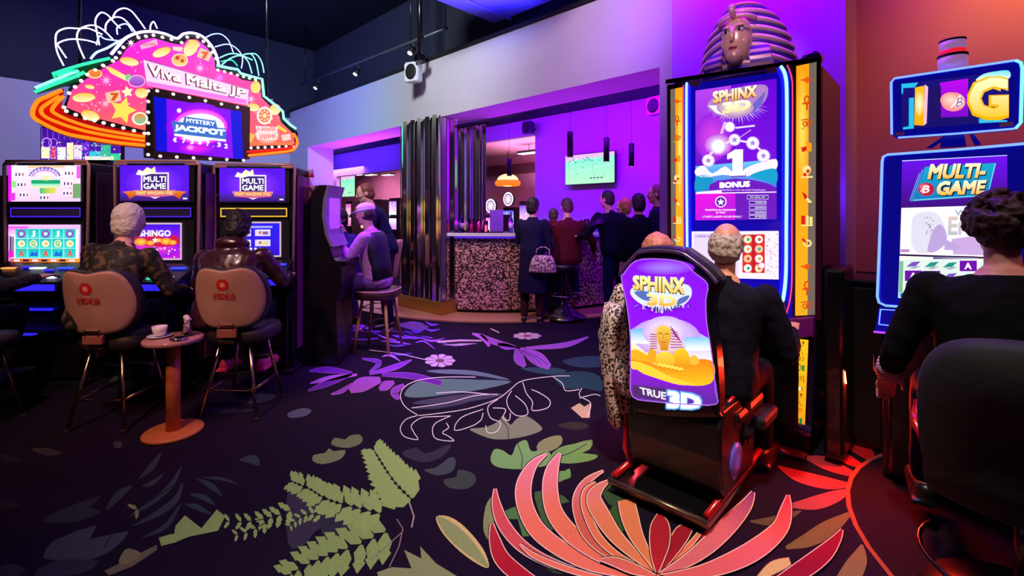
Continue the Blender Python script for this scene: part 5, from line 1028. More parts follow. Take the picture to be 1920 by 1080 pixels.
# lower screen
b = MB(); M2 = Art(b, lambda x, y, l: W3(x, y, 9+l)); M2.poly([(1297, 434), (1460, 433), (1460, 524), (1297, 520)], (250, 235, 255), 1, 1.05); M2.poly([(1300, 437), (1385, 436), (1385, 518), (1300, 516)], (235, 215, 250), 2)
M2.poly([(1392, 440), (1434, 439), (1434, 512), (1392, 511)], (226, 40, 40), 2); M2.line([(1413, 440), (1413, 512)], 5, (190, 20, 40), 3)
for i in range(2):
    for j in range(4): M2.disc(1402+i*21, 449+j*18, 7.5, ((255, 235, 180), (230, 245, 230), (255, 200, 160), (240, 250, 240))[(i+j) % 4], 3); M2.disc(1403+i*21, 449+j*18, 3, ((40, 170, 160), (240, 160, 60), (220, 70, 60))[(i*2+j) % 3], 4)
for k in range(60): M2.disc(1437+rnd.random()*21, 438+rnd.random()*80, .9, rnd.choice([(190, 90, 220), (120, 110, 220), (255, 120, 140)]), 3)
scrib(M2, 1304, 440, 1330, 446, (140, 90, 200), 6, 3, 1); M2.disc(1428, 498, 6, (250, 240, 255), 5); M2.ring(1428, 498, 6, 1.5, (220, 110, 160), 6)
b.build('play_screen', PH, True)
# neon edges beside the screens; blue strips imitate the tubes' glow
NB = em('cyan_blue_edge_light', (130, 190, 255), 2.3); NW = em('blue_tube_glow', (28, 20, 255), 1.1); NR = em('pink_edge_light', (255, 70, 120), .9)
def edge(pts, m, r, name): b = MB(); b.tube([W3(x, y, 14) for x, y in catmull(pts, 6, False)], r, m, 8); b.build(name, PH, True)
edge([(1464, 124), (1472, 140), (1475, 175), (1475, 300), (1474, 430), (1473, 520), (1466, 570), (1452, 600)], NB, .0095, 'edge_light'); edge([(1459, 128), (1467, 150), (1469, 200), (1469, 430), (1467, 520), (1460, 565)], NW, .010, 'glow_strip'); edge([(1293, 160), (1293, 300), (1294, 430), (1295, 520)], NW, .008, 'glow_strip'); edge([(1288, 158), (1287, 170), (1287, 300), (1288, 430), (1289, 520)], NB, .0085, 'edge_light'); edge([(1476, 122), (1484, 145), (1486, 190), (1485, 430), (1484, 540), (1474, 590)], NR, .004, 'edge_light'); edge([(1281, 160), (1281, 300), (1282, 500)], NR, .004, 'edge_light')
# small pale plates on the bezel
for q in ([(1292, 152), (1313, 149), (1313, 161), (1292, 164)], [(1438, 128), (1458, 125), (1458, 135), (1438, 138)]): wpoly(q, mat('pale_badge', (215, 150, 200), .4), 12, .006, 'badge')
# golden side panels with glyphs
AMB = (255, 158, 16); GRY = (150, 130, 120)
def glyphs(A, x0, x1, ys, sc):
    """simple invented signs: sun disc, loop cross, eye, bird, urn, feather, stools, cup"""
    xm = (x0+x1)/2; w = (x1-x0); dk = (206, 72, 14); lt = (255, 226, 150); rd = (215, 30, 18)
    for i, y in enumerate(ys):
        k = i % 8; s = w*.30*sc
        if k == 0: A.disc(xm, y, s*.5, (235, 90, 20), 3); A.line([(xm-s, y), (xm+s, y)], s*.25, dk, 3)
        elif k == 1: A.ring(xm, y-s*.5, s*.4, s*.25, dk, 3, 1, 14, s*.6); A.line([(xm-s*.8, y+s*.2), (xm+s*.8, y+s*.2)], s*.28, dk, 3); A.line([(xm, y+s*.1), (xm, y+s*1.3)], s*.3, dk, 3)
        elif k == 2: A.ring(xm, y, s*.75, s*.2, dk, 3, 1, 14, s*.4); A.disc(xm, y, s*.25, dk, 3); A.line([(xm-s, y-s*.6), (xm, y-s*.8), (xm+s, y-s*.4)], s*.2, dk, 3); A.line([(xm-s*.4, y+s*.4), (xm-s*.7, y+s), (xm-s, y+s*.7)], s*.2, (150, 170, 40), 3)
        elif k == 3: A.poly([(xm-s*.2, y-s), (xm+s*.8, y-s*.7), (xm+s*.8, y+s*.7), (xm+s*.1, y+s*.8)], (246, 150, 20), 3); A.poly([(xm-s*1, y+s*.1), (xm-s*.1, y-s*.2), (xm, y+s*.5), (xm-s*.8, y+s*.9)], rd, 4)
        elif k == 4: A.disc(xm, y-s*.3, s*.7, lt, 3, 1, s*.8); A.disc(xm+s*.2, y-s*.1, s*.35, dk, 4); A.line([(xm-s, y+s*.9), (xm+s, y+s*.9)], s*.3, lt, 3); A.poly([(xm-s*.5, y+s*.2), (xm-s*.1, y+s*.2), (xm-s*.1, y+s*.8), (xm-s*.7, y+s*.8)], rd, 4)
        elif k == 5: A.poly([(xm-s*.9, y-s), (xm-s*.1, y-s*.5), (xm+s*.3, y+s*.6), (xm-s*.4, y+s*.3)], rd, 3); A.poly([(xm, y), (xm+s*.9, y+s*.8), (xm+s*.4, y+s), (xm-s*.2, y+s*.4)], lt, 4)
        elif k == 6: A.rect(xm-s, y-s*.8, xm-s*.3, y+s*.7, rd, 3); A.rect(xm-s*.1, y-s*.8, xm+s*.3, y+s*.8, lt, 3); A.rect(xm+s*.45, y-s*.6, xm+s*.95, y+s*.8, (250, 230, 120), 3); A.line([(xm-s, y+s*.9), (xm+s, y+s*.9)], s*.2, lt, 4)
        else: A.ring(xm+s*.1, y+s*.1, s*.6, s*.3, lt, 3, 1, 14, s*.5); A.line([(xm-s*.8, y-s*.7), (xm-s*.2, y-s*.1)], s*.4, rd, 4)
wpoly([(1487, 123), (1540, 114), (1540, 600), (1487, 603)], SHELLR, 0, .014, 'side_pillar', .003); wpoly([(1252, 160), (1283, 155), (1283, 545), (1253, 540)], SHELLR, 0, .014, 'side_pillar', .003)
b = MB(); A_ = Art(b, lambda x, y, l: W3(x, y, 11+l)); A_.poly([(1493, 124), (1517, 119), (1514, 591), (1491, 592)], AMB, 1, 1.05, (255, 170, 20)); A_.glow(1504, 240, 11, (255, 230, 90), (255, 166, 20), 1.4, 110); A_.poly([(1517, 119), (1531, 116), (1528, 590), (1514, 591)], GRY, 1, .55); glyphs(A_, 1494, 1532, [150, 192, 232, 276, 322, 370, 413, 455, 500, 540, 574], .95); b.build('glyph_panel', PH, True)
b = MB(); A_ = Art(b, lambda x, y, l: W3(x, y, 11+l)); A_.poly([(1266, 166), (1281, 163), (1282, 540), (1268, 540)], AMB, 1, 1.05, (255, 176, 20)); A_.glow(1275, 280, 6, (255, 235, 110), (255, 166, 20), 1.4, 110); A_.poly([(1257, 168), (1266, 166), (1268, 540), (1259, 540)], GRY, 1, .6); glyphs(A_, 1256, 1283, [190, 226, 260, 298, 336, 378, 412, 448, 490], .95); b.build('glyph_panel', PH, True)
# step below the panel and the lower glyph tablet
wpoly([(1472, 596), (1530, 592), (1528, 628), (1478, 632)], mat('violet_step', (120, 20, 130), .4), 0, .06, 'side_ledge', .006)
b = MB(); b.prism([W3(x, y, 12) for x, y in ((1482, 633), (1518, 636), (1511, 816), (1474, 808))], -N*.01, SHELLR); A_ = Art(b, lambda x, y, l: W3(1460+x/3.378, 560+y/3.378, 20+l)); A_.poly([(76, 250), (188, 262), (164, 848), (52, 820)], (255, 196, 24), 1, 1.05, (255, 150, 14)); A_.poly([(76, 250), (96, 252), (72, 826), (52, 820)], (255, 150, 30), 2)
for i, (y, k) in enumerate(((290, 0), (340, 1), (385, 2), (440, 3), (510, 4), (570, 5), (620, 0), (665, 1), (710, 2), (775, 3))):
    x = 138-(y-250)*.043; dk = (120, 96, 20); g = (30, 130, 60)
    if k == 0: A_.line([(x-34, y+14), (x, y-10), (x+10, y+14), (x+26, y-8)], 5, dk, 3); A_.rect(x+12, y-18, x+26, y-6, (150, 50, 20), 3)
    elif k == 1: A_.line([(x-32, y+16), (x-20, y-16), (x-8, y+10), (x+6, y-16), (x+22, y+16)], 5, dk, 3)
    elif k == 2: A_.ring(x-14, y, 13, 5, dk, 3); A_.ring(x+16, y-4, 11, 5, (170, 110, 20), 3)
    elif k == 3: A_.ring(x-12, y-6, 22, 5, dk, 3, 1, 20, 24); A_.rect(x+16, y-18, x+34, y+18, g, 3)
    elif k == 4: 
        for q in range(5): A_.rect(x-36+q*16, y-22, x-30+q*16, y+(10 if q % 2 else 22), dk, 3)
    else: A_.rect(x-30, y-10, x-8, y+10, g, 3); A_.rect(x-6, y-10, x+16, y+10, (240, 246, 200), 3); A_.rect(x+18, y-8, x+26, y+8, dk, 3)
b.build('glyph_tablet', PH, True)
# button deck, belly and base
b = MB(); b.prism([(xl+.16, 0, .92), (xl+.16, -.20, .86), (xl+.16, -.21, .80), (xl+.16, 0, .76)], (xr-xl-.34, 0, 0), SHELL, bev=.008); b.build('button_deck', PH)
for x in (-.2, -.08, .04, .16):
    b = MB(); b.box((x, -.11, .897), (.09, .06, .018), BTNB if x > 0 else BTNO, .006); b.build('button', PH)
b = MB(); b.prism([(xl+.12, 0, .12), (xl+.2, -.10, .2), (xl+.2, -.08, .72), (xl+.12, 0, .78), ], (xr-xl-.3, 0, 0), BLACK, bev=.01); b.build('belly_door', PH)
b = MB(); q = [(xr-.34, -.01, .205), (xr-.14, -.03, .165), (xr-.05, -.02, .16)]; b.tube(q, .035, mat('glossy_violet_foot', (60, 40, 110), .12, .4, .1, 8, coat=.8), 10); b.build('foot_rail', PH)
b = MB(); b.box((xr+.06, .16, .58), (.10, .36, 1.1), BLACK, .02); b.build('side_cover', PH)
# speakers at the top corners
for x, zz in ((xl+.07, ztop), (xr-.07, ztop)):
    b = MB(); b.ell((x, .10, zz+.025), (.06, .07, .055), mat('violet_gloss_pod', (70, 26, 130), .15, .3, .1, 8, coat=.6), 18, 10); b.build('speaker_pod', PH)
# pharaoh head
GOLDV = mat('lilac_gold_band', (240, 190, 190), .3, .15, .15, 12); BLUV = mat('indigo_band', (90, 40, 190), .3, .1, .15, 12); FACEG = mat('gilded_face', (240, 190, 170), .25, .15, .1, 9)
def phhead():
    cx_ = lu(1385, 3.45); zb = ztop+.0; X0 = Matrix.Translation((cx_, .26, zb+.015)) @ Matrix.Diagonal((1.02, 1.1, 1.22, 1))
    prof = [(0, .355, .12), (.05, .35, .125), (.12, .335, .13), (.20, .315, .135), (.27, .29, .14), (.33, .255, .14), (.38, .205, .13), (.42, .15, .11), (.45, .09, .075), (.465, .03, .03)]
    def ab(z):
        for (z0, a0, b0), (z1, a1, b1) in zip(prof, prof[1:]):
            if z <= z1: t = (z-z0)/(z1-z0); return a0+(a1-a0)*t, b0+(b1-b0)*t
        return prof[-1][1:]
    root = None; b = MB(); n = 19
    for k in range(n):
        z0, z1 = .465*k/n, .465*(k+1)/n; m = GOLDV if k % 2 else BLUV; s = 1.0 if k % 2 else .965
        def rg(z):
            a, bb = ab(z); out = []
            for q in range(40):
                th = 2*math.pi*q/40; x = a*s*math.cos(th); y = bb*s*math.sin(th)+.03; out.append((x, y+.05*(abs(x)/.35), z - .10*(abs(x)/.35)**2*(z > .02)))
            return out
        b.loft([rg(z0), rg(z1)], m, X0)
    hd = b.build('striped_headcloth', PH)
    b = MB(); c = (0, -.10, .20)
    b.ell((0, -.075, .215), (.098, .10, .142), FACEG, 24, 16, X0); b.ell((0, -.135, .115), (.05, .045, .045), FACEG, 16, 10, X0)     # face, chin
    b.loft([[(x*w, y, z) for x, y in ((-1, .04), (1, .04), (.55, -.5*.02), (-.55, -.01))] for w, y, z in ()] or [[(-.016, -.16, .27), (.016, -.16, .27), (.009, -.176, .27), (-.009, -.176, .27)], [(-.019, -.16, .195), (.019, -.16, .195), (.009, -.198, .195), (-.009, -.198, .195)], [(-.016, -.16, .186), (.016, -.16, .186), (.007, -.182, .186), (-.007, -.182, .186)]], FACEG, X0)
    for sx in (-1, 1):
        b.ell((sx*.04, -.156, .272), (.030, .02, .008), FACEG, 12, 8, X0); b.ell((sx*.105, -.04, .225), (.016, .03, .04), FACEG, 10, 8, X0)
        b.ell((sx*.05, -.118, .195), (.04, .034, .05), FACEG, 14, 10, X0)
    f = b.build('face', PH)
    for sx in (-1, 1):
        b = MB(); b.ell((sx*.042, -.158, .25), (.026, .015, .0115), mat('eye_white_enamel', (235, 225, 240), .2), 14, 8, X0); b.ell((sx*.042, -.170, .25), (.010, .006, .010), BLACK, 10, 6, X0); b.tube([X0 @ Vector(p) for p in ((sx*.018, -.168, .25), (sx*.042, -.176, .264), (sx*.072, -.155, .252), (sx*.098, -.125, .245))], .003, BLACK, 6); b.build('eye', PH)
    b = MB(); b.ell((0, -.160, .158), (.030, .018, .008), mat('rosy_lips', (190, 90, 110), .3, .3), 14, 8, X0); b.ell((0, -.156, .147), (.024, .018, .008), MATS['rosy_lips'], 14, 8, X0); b.build('lips', PH)
    b = MB(); arc = [(.112*math.cos(a), -.075-.075*math.sin(a)*.9, .315+.02*math.sin(a)) for a in [math.pi*k/14 for k in range(15)]]; b.tube([X0 @ Vector(p) for p in arc], .014, GOLDV, 10); b.build('brow_band', PH)
    b = MB(); b.tube([X0 @ Vector(p) for p in ((0, -.15, .33), (0, -.178, .352), (0, -.182, .378), (0, -.166, .39), (0, -.16, .375))], [.016, .02, .022, .014, .006], GOLDV, 10); b.build('brow_ornament', PH)
    for sx in (-1, 1):
        rings = []
        for k in range(9):
            z = .16-.16*k/8; m_ = None; x0, x1 = .085+.02*k/8, .19+.05*k/8; yy = -.10-.03*math.sin(math.pi*k/8)
            rings.append([(sx*x0, yy, z), (sx*x1, yy+.03, z), (sx*x1, yy+.06, z), (sx*x0, yy+.05, z)])
        b = MB()
        for k in range(8): b.loft(rings[k:k+2], GOLDV if k % 2 else BLUV, X0, smooth=False)
        b.build('lappet', PH)
phhead()
# ------------------------------------------------------------------ chair with a lit picture on its back
CW = 2.24
GC = thing('gaming_chair', 'black gaming chair with glowing sphinx picture on its back, on a sled base', 'chair', un(-1.06, 2.4, 0), RZ)
def Wc(px, py, l=0): return onW(px, py, CW-l*.0015)
lc = lambda px, W=CW: onW(px, 400, W).dot(E)+1.06
Z8 = lambda pts: [(1150+x/3.086, 450+y/3.086) for x, y in pts]
BKL = mat('chair_black_leather', (18, 13, 16), .38, 0, .25, 30, bump=.12, coat=.15); SILV = mat('silver_violet_rim', (150, 120, 170), .2, .8, .1)
out = Z8(catmull([(30, 215), (20, 185), (60, 130), (120, 70), (150, 45), (260, 33), (390, 48), (430, 68), (530, 140), (605, 215), (612, 260), (570, 330), (560, 440), (575, 560), (590, 700), (600, 850), (602, 1010), (590, 1040), (330, 1035), (130, 1010), (100, 1000), (95, 900), (88, 700), (80, 520), (62, 400)], 2))
b = MB(); b.prism([Wc(x, y, 0) for x, y in out], N*.13, BKL, bev=.03); b.build('backrest_shell', GC, True)
b = MB(); b.tube([Wc(x, y, 6) for x, y in Z8(catmull([(36, 210), (60, 160), (120, 95), (150, 72), (260, 60), (385, 75), (450, 110), (540, 180), (600, 250)], 4, False))], .009, SILV, 8); b.build('rim_highlight_trim', GC, True)
inn = catmull([(48, 230), (60, 195), (130, 120), (260, 110), (395, 128), (470, 190), (545, 255), (535, 350), (540, 480), (560, 600), (580, 740), (592, 880), (595, 950), (420, 950), (240, 935), (110, 905), (100, 760), (98, 560), (80, 390)], 3)
b = MB(); C_ = Art(b, lambda x, y, l: Wc(1150+x/3.086, 450+y/3.086, 4+l))
C_.poly(inn, (140, 8, 250), 1, 1, (150, 10, 235)); C_.glow(300, 160, 170, (170, 130, 255), (144, 8, 250), 1.6, 45)
# sky band, sun glow
SKY = [(99, 520), (180, 470), (300, 440), (420, 470), (500, 540), (552, 570), (562, 640), (575, 710), (104, 710), (99, 600)]
C_.poly(SKY, (150, 60, 240), 2, 1, (250, 250, 255)); C_.poly([(98, 520), (190, 510), (230, 600), (102, 600)], (70, 190, 250), 2.3, 1, (250, 250, 250)); C_.poly([(400, 560), (555, 565), (565, 640), (420, 640)], (110, 200, 255), 2.3, 1, (255, 255, 255)); C_.glow(300, 560, 200, (255, 255, 255), (196, 150, 250), 2.2, 110); C_.glow(300, 530, 130, (255, 255, 250), (215, 175, 255), 2.8, 90)
C_.poly([(102, 580), (190, 650), (570, 700), (580, 790), (104, 740)], (255, 250, 220), 2.9, 1, (255, 190, 40))
C_.poly(catmull([(104, 690), (200, 705), (300, 740), (400, 720), (480, 690), (575, 705), (585, 800), (540, 838), (440, 842), (330, 820), (200, 775), (108, 745)], 4), (250, 130, 20), 3, 1, (255, 200, 30)); C_.poly(catmull([(106, 700), (190, 720), (330, 790), (420, 820), (480, 835), (380, 838), (220, 790), (108, 745)], 4), (255, 215, 60), 3.4); C_.poly(catmull([(104, 640), (150, 640), (230, 700), (106, 690)], 3), (255, 180, 30), 3.2)
C_.poly(catmull([(108, 748), (220, 800), (340, 838), (460, 850), (560, 832), (588, 800), (594, 950), (420, 950), (240, 935), (110, 905)], 3), (140, 20, 220), 3.6, 1, (90, 40, 150)); C_.poly([(110, 838), (300, 858), (300, 935), (112, 905)], (80, 40, 110), 3.8)
# sphinx figure
GD = (255, 206, 50); GDK = (214, 120, 20); STR = (150, 40, 150)
C_.poly(catmull([(340, 680), (365, 625), (390, 612), (430, 650), (445, 700), (440, 735), (350, 735)], 4), (255, 214, 40), 4, 1, (240, 150, 20)); C_.poly(catmull([(195, 700), (215, 620), (240, 600), (250, 690), (240, 710)], 4), (250, 170, 30), 4); C_.poly(catmull([(245, 720), (255, 660), (300, 645), (345, 665), (350, 720), (300, 740)], 4), (255, 220, 70), 4.4, 1, (250, 170, 30)); C_.poly(catmull([(440, 690), (470, 665), (500, 705), (460, 725)], 3), (250, 190, 60), 4)
C_.poly(catmull([(210, 600), (215, 540), (245, 500), (290, 485), (345, 510), (385, 560), (405, 612), (360, 640), (290, 648), (240, 640)], 4), (240, 205, 210), 4.6)
for k in range(7): C_.line([(212+k*.5, 545+k*14), (252, 548+k*13)], 5, STR, 5); C_.line([(330, 520+k*17), (372+k*5, 536+k*14)], 5, STR, 5)
for k in range(6): C_.line([(330+k*4, 500+k*9), (348+k*10, 520+k*15)], 4, STR, 5.2)
C_.poly(catmull([(250, 540), (262, 505), (295, 498), (328, 515), (332, 560), (318, 610), (290, 622), (262, 600)], 4), (255, 210, 70), 5.6, 1, (225, 140, 40)); C_.rect(272, 595, 318, 640, (230, 140, 30), 5.4); C_.line([(262, 540), (285, 540)], 5, (140, 70, 30), 6); C_.line([(298, 542), (322, 545)], 5, (140, 70, 30), 6); C_.line([(290, 545), (288, 572)], 4, (200, 120, 40), 6); C_.line([(278, 590), (306, 592)], 4, (160, 70, 40), 6)
for k in range(6): C_.disc(270+k*24, 722+k*5, 14, (255, 226, 90), 6, 1, 10); C_.disc(270+k*24, 734+k*5, 5, GDK, 6.2)
# title
C_.poly(catmull([(100, 290), (140, 270), (300, 250), (430, 260), (452, 320), (400, 380), (300, 400), (180, 380), (110, 330)], 4), (226, 236, 255), 4); C_.poly(catmull([(120, 300), (200, 300), (230, 350), (170, 345)], 3), (90, 110, 190), 4.3); C_.poly(catmull([(380, 340), (440, 320), (420, 355), (370, 375)], 3), (90, 110, 190), 4.3)
for k in range(90): x = rnd.uniform(120, 440); C_.rect(x, 372+rnd.random()*55*(1-abs(x-280)/190), x+6, 378+rnd.random()*55*(1-abs(x-280)/190), rnd.choice([(60, 40, 150), (230, 220, 255), (40, 20, 90)]), 4.5)
C_.text('SPHINX', [(114, 208), (412, 222), (412, 320), (114, 290)], (90, 60, 40), 5, 1, .08); C_.text('SPHINX', [(112, 204), (412, 216), (412, 314), (112, 286)], (255, 250, 190), 6, 1.05, .045, (240, 200, 80)); C_.text('3D', [(190, 308), (370, 326), (365, 386), (195, 378)], (255, 245, 170), 7, 1.05, .05, (250, 170, 30))
TR = [(150, 850), (305, 882), (303, 926), (158, 892)]; C_.text('TRUE', TR, (240, 230, 245), 6, 1.05, .03); T3 = [(312, 868), (508, 898), (508, 982), (308, 974)]; C_.text('3D', [(x+(-8 if i in (0, 3) else 8), y+(-8 if i < 2 else 8)) for i, (x, y) in enumerate(T3)], (90, 170, 255), 6, 1, .085); C_.text('3D', T3, (255, 255, 255), 7, 1.1, .055)
C_.line(inn, 6, (200, 120, 255), 8, .8, True)
b.build('lit_picture', GC, True)
# seat unit, base sled and red side tubes
q = [(lc(1176), -.11, .52), (lc(1176), -.15, .44), (lc(1178), -.165, .30), (lc(1180), -.15, .16), (lc(1180), -.10, .11), (lc(1180), .30, .11), (lc(1180), .36, .46), (lc(1180), .1, .52)]
b = MB(); b.prism(q, (lc(1352)-lc(1178), 0, 0), BKL, bev=.015); b.build('seat_box', GC)
b = MB(); b.box(((lc(1178)+lc(1352))/2, .24, .43), (lc(1352)-lc(1178)+.04, .44, .08), BKL, .03); b.build('seat_cushion', GC)
b = MB(); b.box((lc(1352)+.03, .36, .36), (.10, .26, .07), MATTE, .02); b.build('side_seat', GC)
b = MB(); b.lathe([(.085, 0), (.085, .006), (.05, .012), (0, .012)], (0, 0, 0), mat('violet_side_disc', (110, 90, 220), .25), 28, Matrix.Translation((lc(1352)+.004, .02, .24)) @ Matrix.Rotation(R(90), 4, 'Y')); b.build('side_disc', GC)  # violet colour stands in for a disc of purple light
xa, xb = lc(1143, 2.13), lc(1328, 2.13)
b = MB(); b.box(((xa+xb)/2, .10, .045), (xb-xa, .74, .05), BLACK, .012); b.build('base_sled', GC)
b = MB(); b.tube([(xa, -.275, .06), (xb, -.275, .06)], .016, mat('bronze_edge', (120, 96, 80), .3, .8), 8); b.build('base_edge', GC)
REDT = mat('red_gloss_tube', (200, 14, 24), .25, .1, .1, 8, coat=.5)
for x, s in ((xb-.01, 1), (xa+.02, -1)):
    b = MB(); b.tube([(x, -.26, .085), (x, .1, .09), (x+.005*s, .42, .10), (x+.01*s, .6, .13)], .018, REDT, 8); b.build('side_tube', GC)
b = MB(); b.tube([(xa+.05, -.12, .085), (xa-.02, -.08, .15), (xa-.05, .0, .28), (xa-.05, .12, .38)], .014, REDT, 8); b.build('arm_tube', GC)
b = MB(); b.tube([(xb-.015, -.02, .50), (xb+.0, .10, .54), (xb+.0, .26, .55)], .011, REDT, 8); b.build('arm_tube', GC)
# ------------------------------------------------------------------ machine at the right: lettered topper over a tall screen
MG = thing('slot_machine', 'blue-edged slot machine with lettered topper and multi-game screen', 'slot machine', un(-.02, 3.25, 0), RZ)
lm = lambda px: onW(px, 400, 3.25).dot(E)+.02
BLUEB = glow_mat('deep_blue_bezel', (12, 10, 170), .42); BEDGE = em('blue_edge_light', (100, 140, 255), 1.9); CEDGE = em('cyan_edge_light', (120, 225, 255), 1.4)  # bezel blue emits, imitating the spread of the edge lights
x0, x1 = lm(1653), lm(1940)
b = MB(); b.box(((x0+x1)/2, .32, .86), (x1-x0, .6, 1.72), CAB, .02); b.build('cabinet', MG)
def wp(q, m, l0, th, name, bev=0, e=None):
    b = MB(); b.prism([W3(x, y, l0) for x, y in q], N*th, m, bev=bev); return b.build(name, MG, True)
FRQ = catmull([(1654, 300), (1662, 291), (1800, 280), (1936, 268), (1938, 440), (1938, 600), (1800, 588), (1656, 573), (1648, 560), (1651, 430)], 1)
wp(FRQ, BLUEB, 12, .05, 'screen_frame', .006)
b = MB(); b.tube([W3(x, y, 14) for x, y in [(1936, 268), (1800, 280), (1664, 290), (1656, 294), (1654, 304), (1650, 430), (1645, 556), (1648, 567), (1660, 573), (1760, 580), (1830, 586)]], .0065, BEDGE, 7); b.build('edge_light', MG, True)
wp(catmull([(1647, 578), (1762, 586), (1750, 630), (1640, 622)], 1), BLUEB, 10, .12, 'button_deck', .006)
b = MB(); b.tube([W3(x, y, 12) for x, y in ((1651, 580), (1682, 582), (1681, 612), (1648, 608))], .004, BEDGE, 6, True); b.build('edge_light', MG, True); b = MB(); b.tube([W3(x, y, 13) for x, y in ((1638, 622), (1700, 628))], .006, em('violet_edge_light', (190, 70, 255), 1), 6); b.build('edge_light', MG, True)
b = MB(); G_ = Art(b, lambda x, y, l: W3(1640+x/2.918, 270+y/2.918, 13+l))
G_.poly([(150, 92), (725, 60), (728, 860), (128, 842)], (60, 30, 150), .5, .5); G_.poly([(150, 92), (725, 62), (726, 330), (146, 348)], (110, 16, 240), 1, 1, (60, 14, 120)); G_.poly([(150, 90), (725, 60), (725, 64), (150, 95)], (200, 210, 255), 2)
G_.poly([(275, 125), (665, 104), (620, 285), (205, 314)], (20, 170, 205), 2, 1, (20, 120, 190)); G_.line([(262, 140), (200, 314)], 4, (90, 190, 230), 3); G_.line([(245, 160), (192, 310)], 4, (90, 190, 230), 3); G_.line([(660, 108), (618, 280), (210, 308)], 5, (130, 225, 240), 3)
for d_, c, c2, bo, l in ((5, (20, 30, 60), None, .07, 4), (0, (255, 250, 210), (250, 180, 40), .045, 5)):
    G_.text('MULTI-', [(306+d_, 110+d_), (618+d_, 104+d_), (600+d_, 186+d_), (288+d_, 194+d_)], c, l, 1.05, bo, c2); G_.text('GAME', [(348+d_, 204+d_), (614+d_, 196+d_), (598+d_, 274+d_), (332+d_, 282+d_)], c, l, 1.05, bo, c2)
G_.disc(282, 248, 44, (205, 24, 56), 5, 1, 36); G_.glow(270, 236, 30, (255, 150, 160), (215, 50, 80), 6, 20); G_.text('B', [(268, 228), (306, 224), (298, 266), (258, 270)], (255, 240, 240), 7, 1, .02); G_.line([(250, 262), (275, 232)], 5, (255, 240, 240), 7)
G_.poly([(146, 350), (726, 332), (728, 622), (138, 604)], (250, 246, 255), 2, 1.05, (245, 240, 255)); G_.poly([(420, 520), (560, 500), (728, 540), (728, 612), (430, 604)], (205, 170, 225), 2.5); G_.poly(catmull([(200, 500), (210, 400), (280, 370), (350, 390), (390, 470), (390, 540), (330, 590), (240, 596), (205, 560)], 4), (226, 222, 240), 3); G_.poly(catmull([(300, 530), (320, 470), (360, 440), (392, 490), (388, 545), (330, 590), (290, 585)], 4), (190, 165, 220), 4); G_.poly([(385, 520), (470, 560), (460, 580), (380, 580)], (190, 165, 220), 4)
for k in range(26): G_.disc(265+rnd.random()*60, 400+rnd.random()*100, 4, rnd.choice([(150, 170, 170), (190, 190, 220), (120, 130, 160)]), 5)
G_.text('WHITE', [(440, 362), (620, 354), (620, 388), (440, 392)], (150, 175, 195), 5, 1, .02); G_.text('Ero', [(404, 398), (560, 392), (560, 496), (400, 500)], (226, 200, 190), 5, 1, .03, (190, 190, 205)); G_.rect(140, 576, 190, 592, (190, 140, 190), 5)
G_.poly([(138, 602), (728, 622), (728, 630), (138, 608)], (40, 14, 50), 6); G_.poly([(136, 612), (728, 632), (728, 858), (128, 840)], (240, 250, 235), 2, 1); G_.poly([(136, 640), (158, 640), (152, 840), (130, 838)], (120, 190, 150), 3); G_.rect(320, 612, 560, 630, (90, 80, 140), 5, 1, (200, 190, 220), True)
for j, y in enumerate((632, 692, 756)):
    for i in range(5):
        x = 165+i*100; yy = y+i*2
        if j == 1 and i < 2 or (j == 0 and i == 3): G_.rect(x, yy, x+94, yy+58, (110, 16, 170), 5); G_.textbox('AQ A'[i] if i != 3 else 'A', x+26, yy+12, x+66, yy+48, (250, 245, 255), 6, 1, .03)
        else: G_.rect(x, yy, x+94, yy+58, (225, 240, 235), 4); G_.poly([(x+8, yy+40), (x+40, yy+14), (x+86, yy+10), (x+60, yy+36)], ((30, 150, 130) if (i+j) % 3 else (120, 80, 190)), 5); G_.poly([(x+20, yy+46), (x+60, yy+34), (x+88, yy+38), (x+50, yy+52)], (170, 180, 200), 5)
G_.poly([(130, 812), (728, 836), (728, 860), (128, 842)], (190, 225, 240), 7); 
for k in range(5): G_.rect(140+k*28, 816+k, 158+k*28, 838+k, ((20, 110, 190), (90, 190, 170))[k % 2], 8)
b.build('screen', MG, True)
# neck, topper, beacon
for q in ([(1738, 276), (1768, 256), (1776, 256), (1748, 276)], [(1762, 276), (1768, 254), (1808, 252), (1812, 273)], [(1818, 252), (1826, 252), (1840, 270), (1828, 272)]): wp(q, mat('blue_bracket', (30, 24, 190), .35), -20, .05, 'topper_strut')
TQ_ = [(1672, 152), (1678, 148), (1905, 113), (1914, 116), (1917, 124), (1915, 232), (1908, 241), (1685, 258), (1676, 256), (1673, 250)]
wp(TQ_, BLUEB, 6, .08, 'topper_frame', .005)
b = MB(); b.tube([W3(x, y, 8) for x, y in [(1672, 252), (1671, 155), (1677, 147), (1790, 130), (1904, 113)]], .0055, BEDGE, 7); b.tube([W3(x, y, 8) for x, y in [(1684, 258), (1800, 250), (1904, 241)]], .005, BEDGE, 7); b.build('edge_light', MG, True)
b = MB(); b.tube([W3(x, y, 8) for x, y in [(1904, 113), (1914, 117), (1917, 128), (1914, 230), (1904, 241)]], .0065, CEDGE, 7); b.build('edge_light', MG, True)
b = MB(); T2 = Art(b, lambda x, y, l: W3(1640+x/4.911, 80+y/4.911, 7+l))
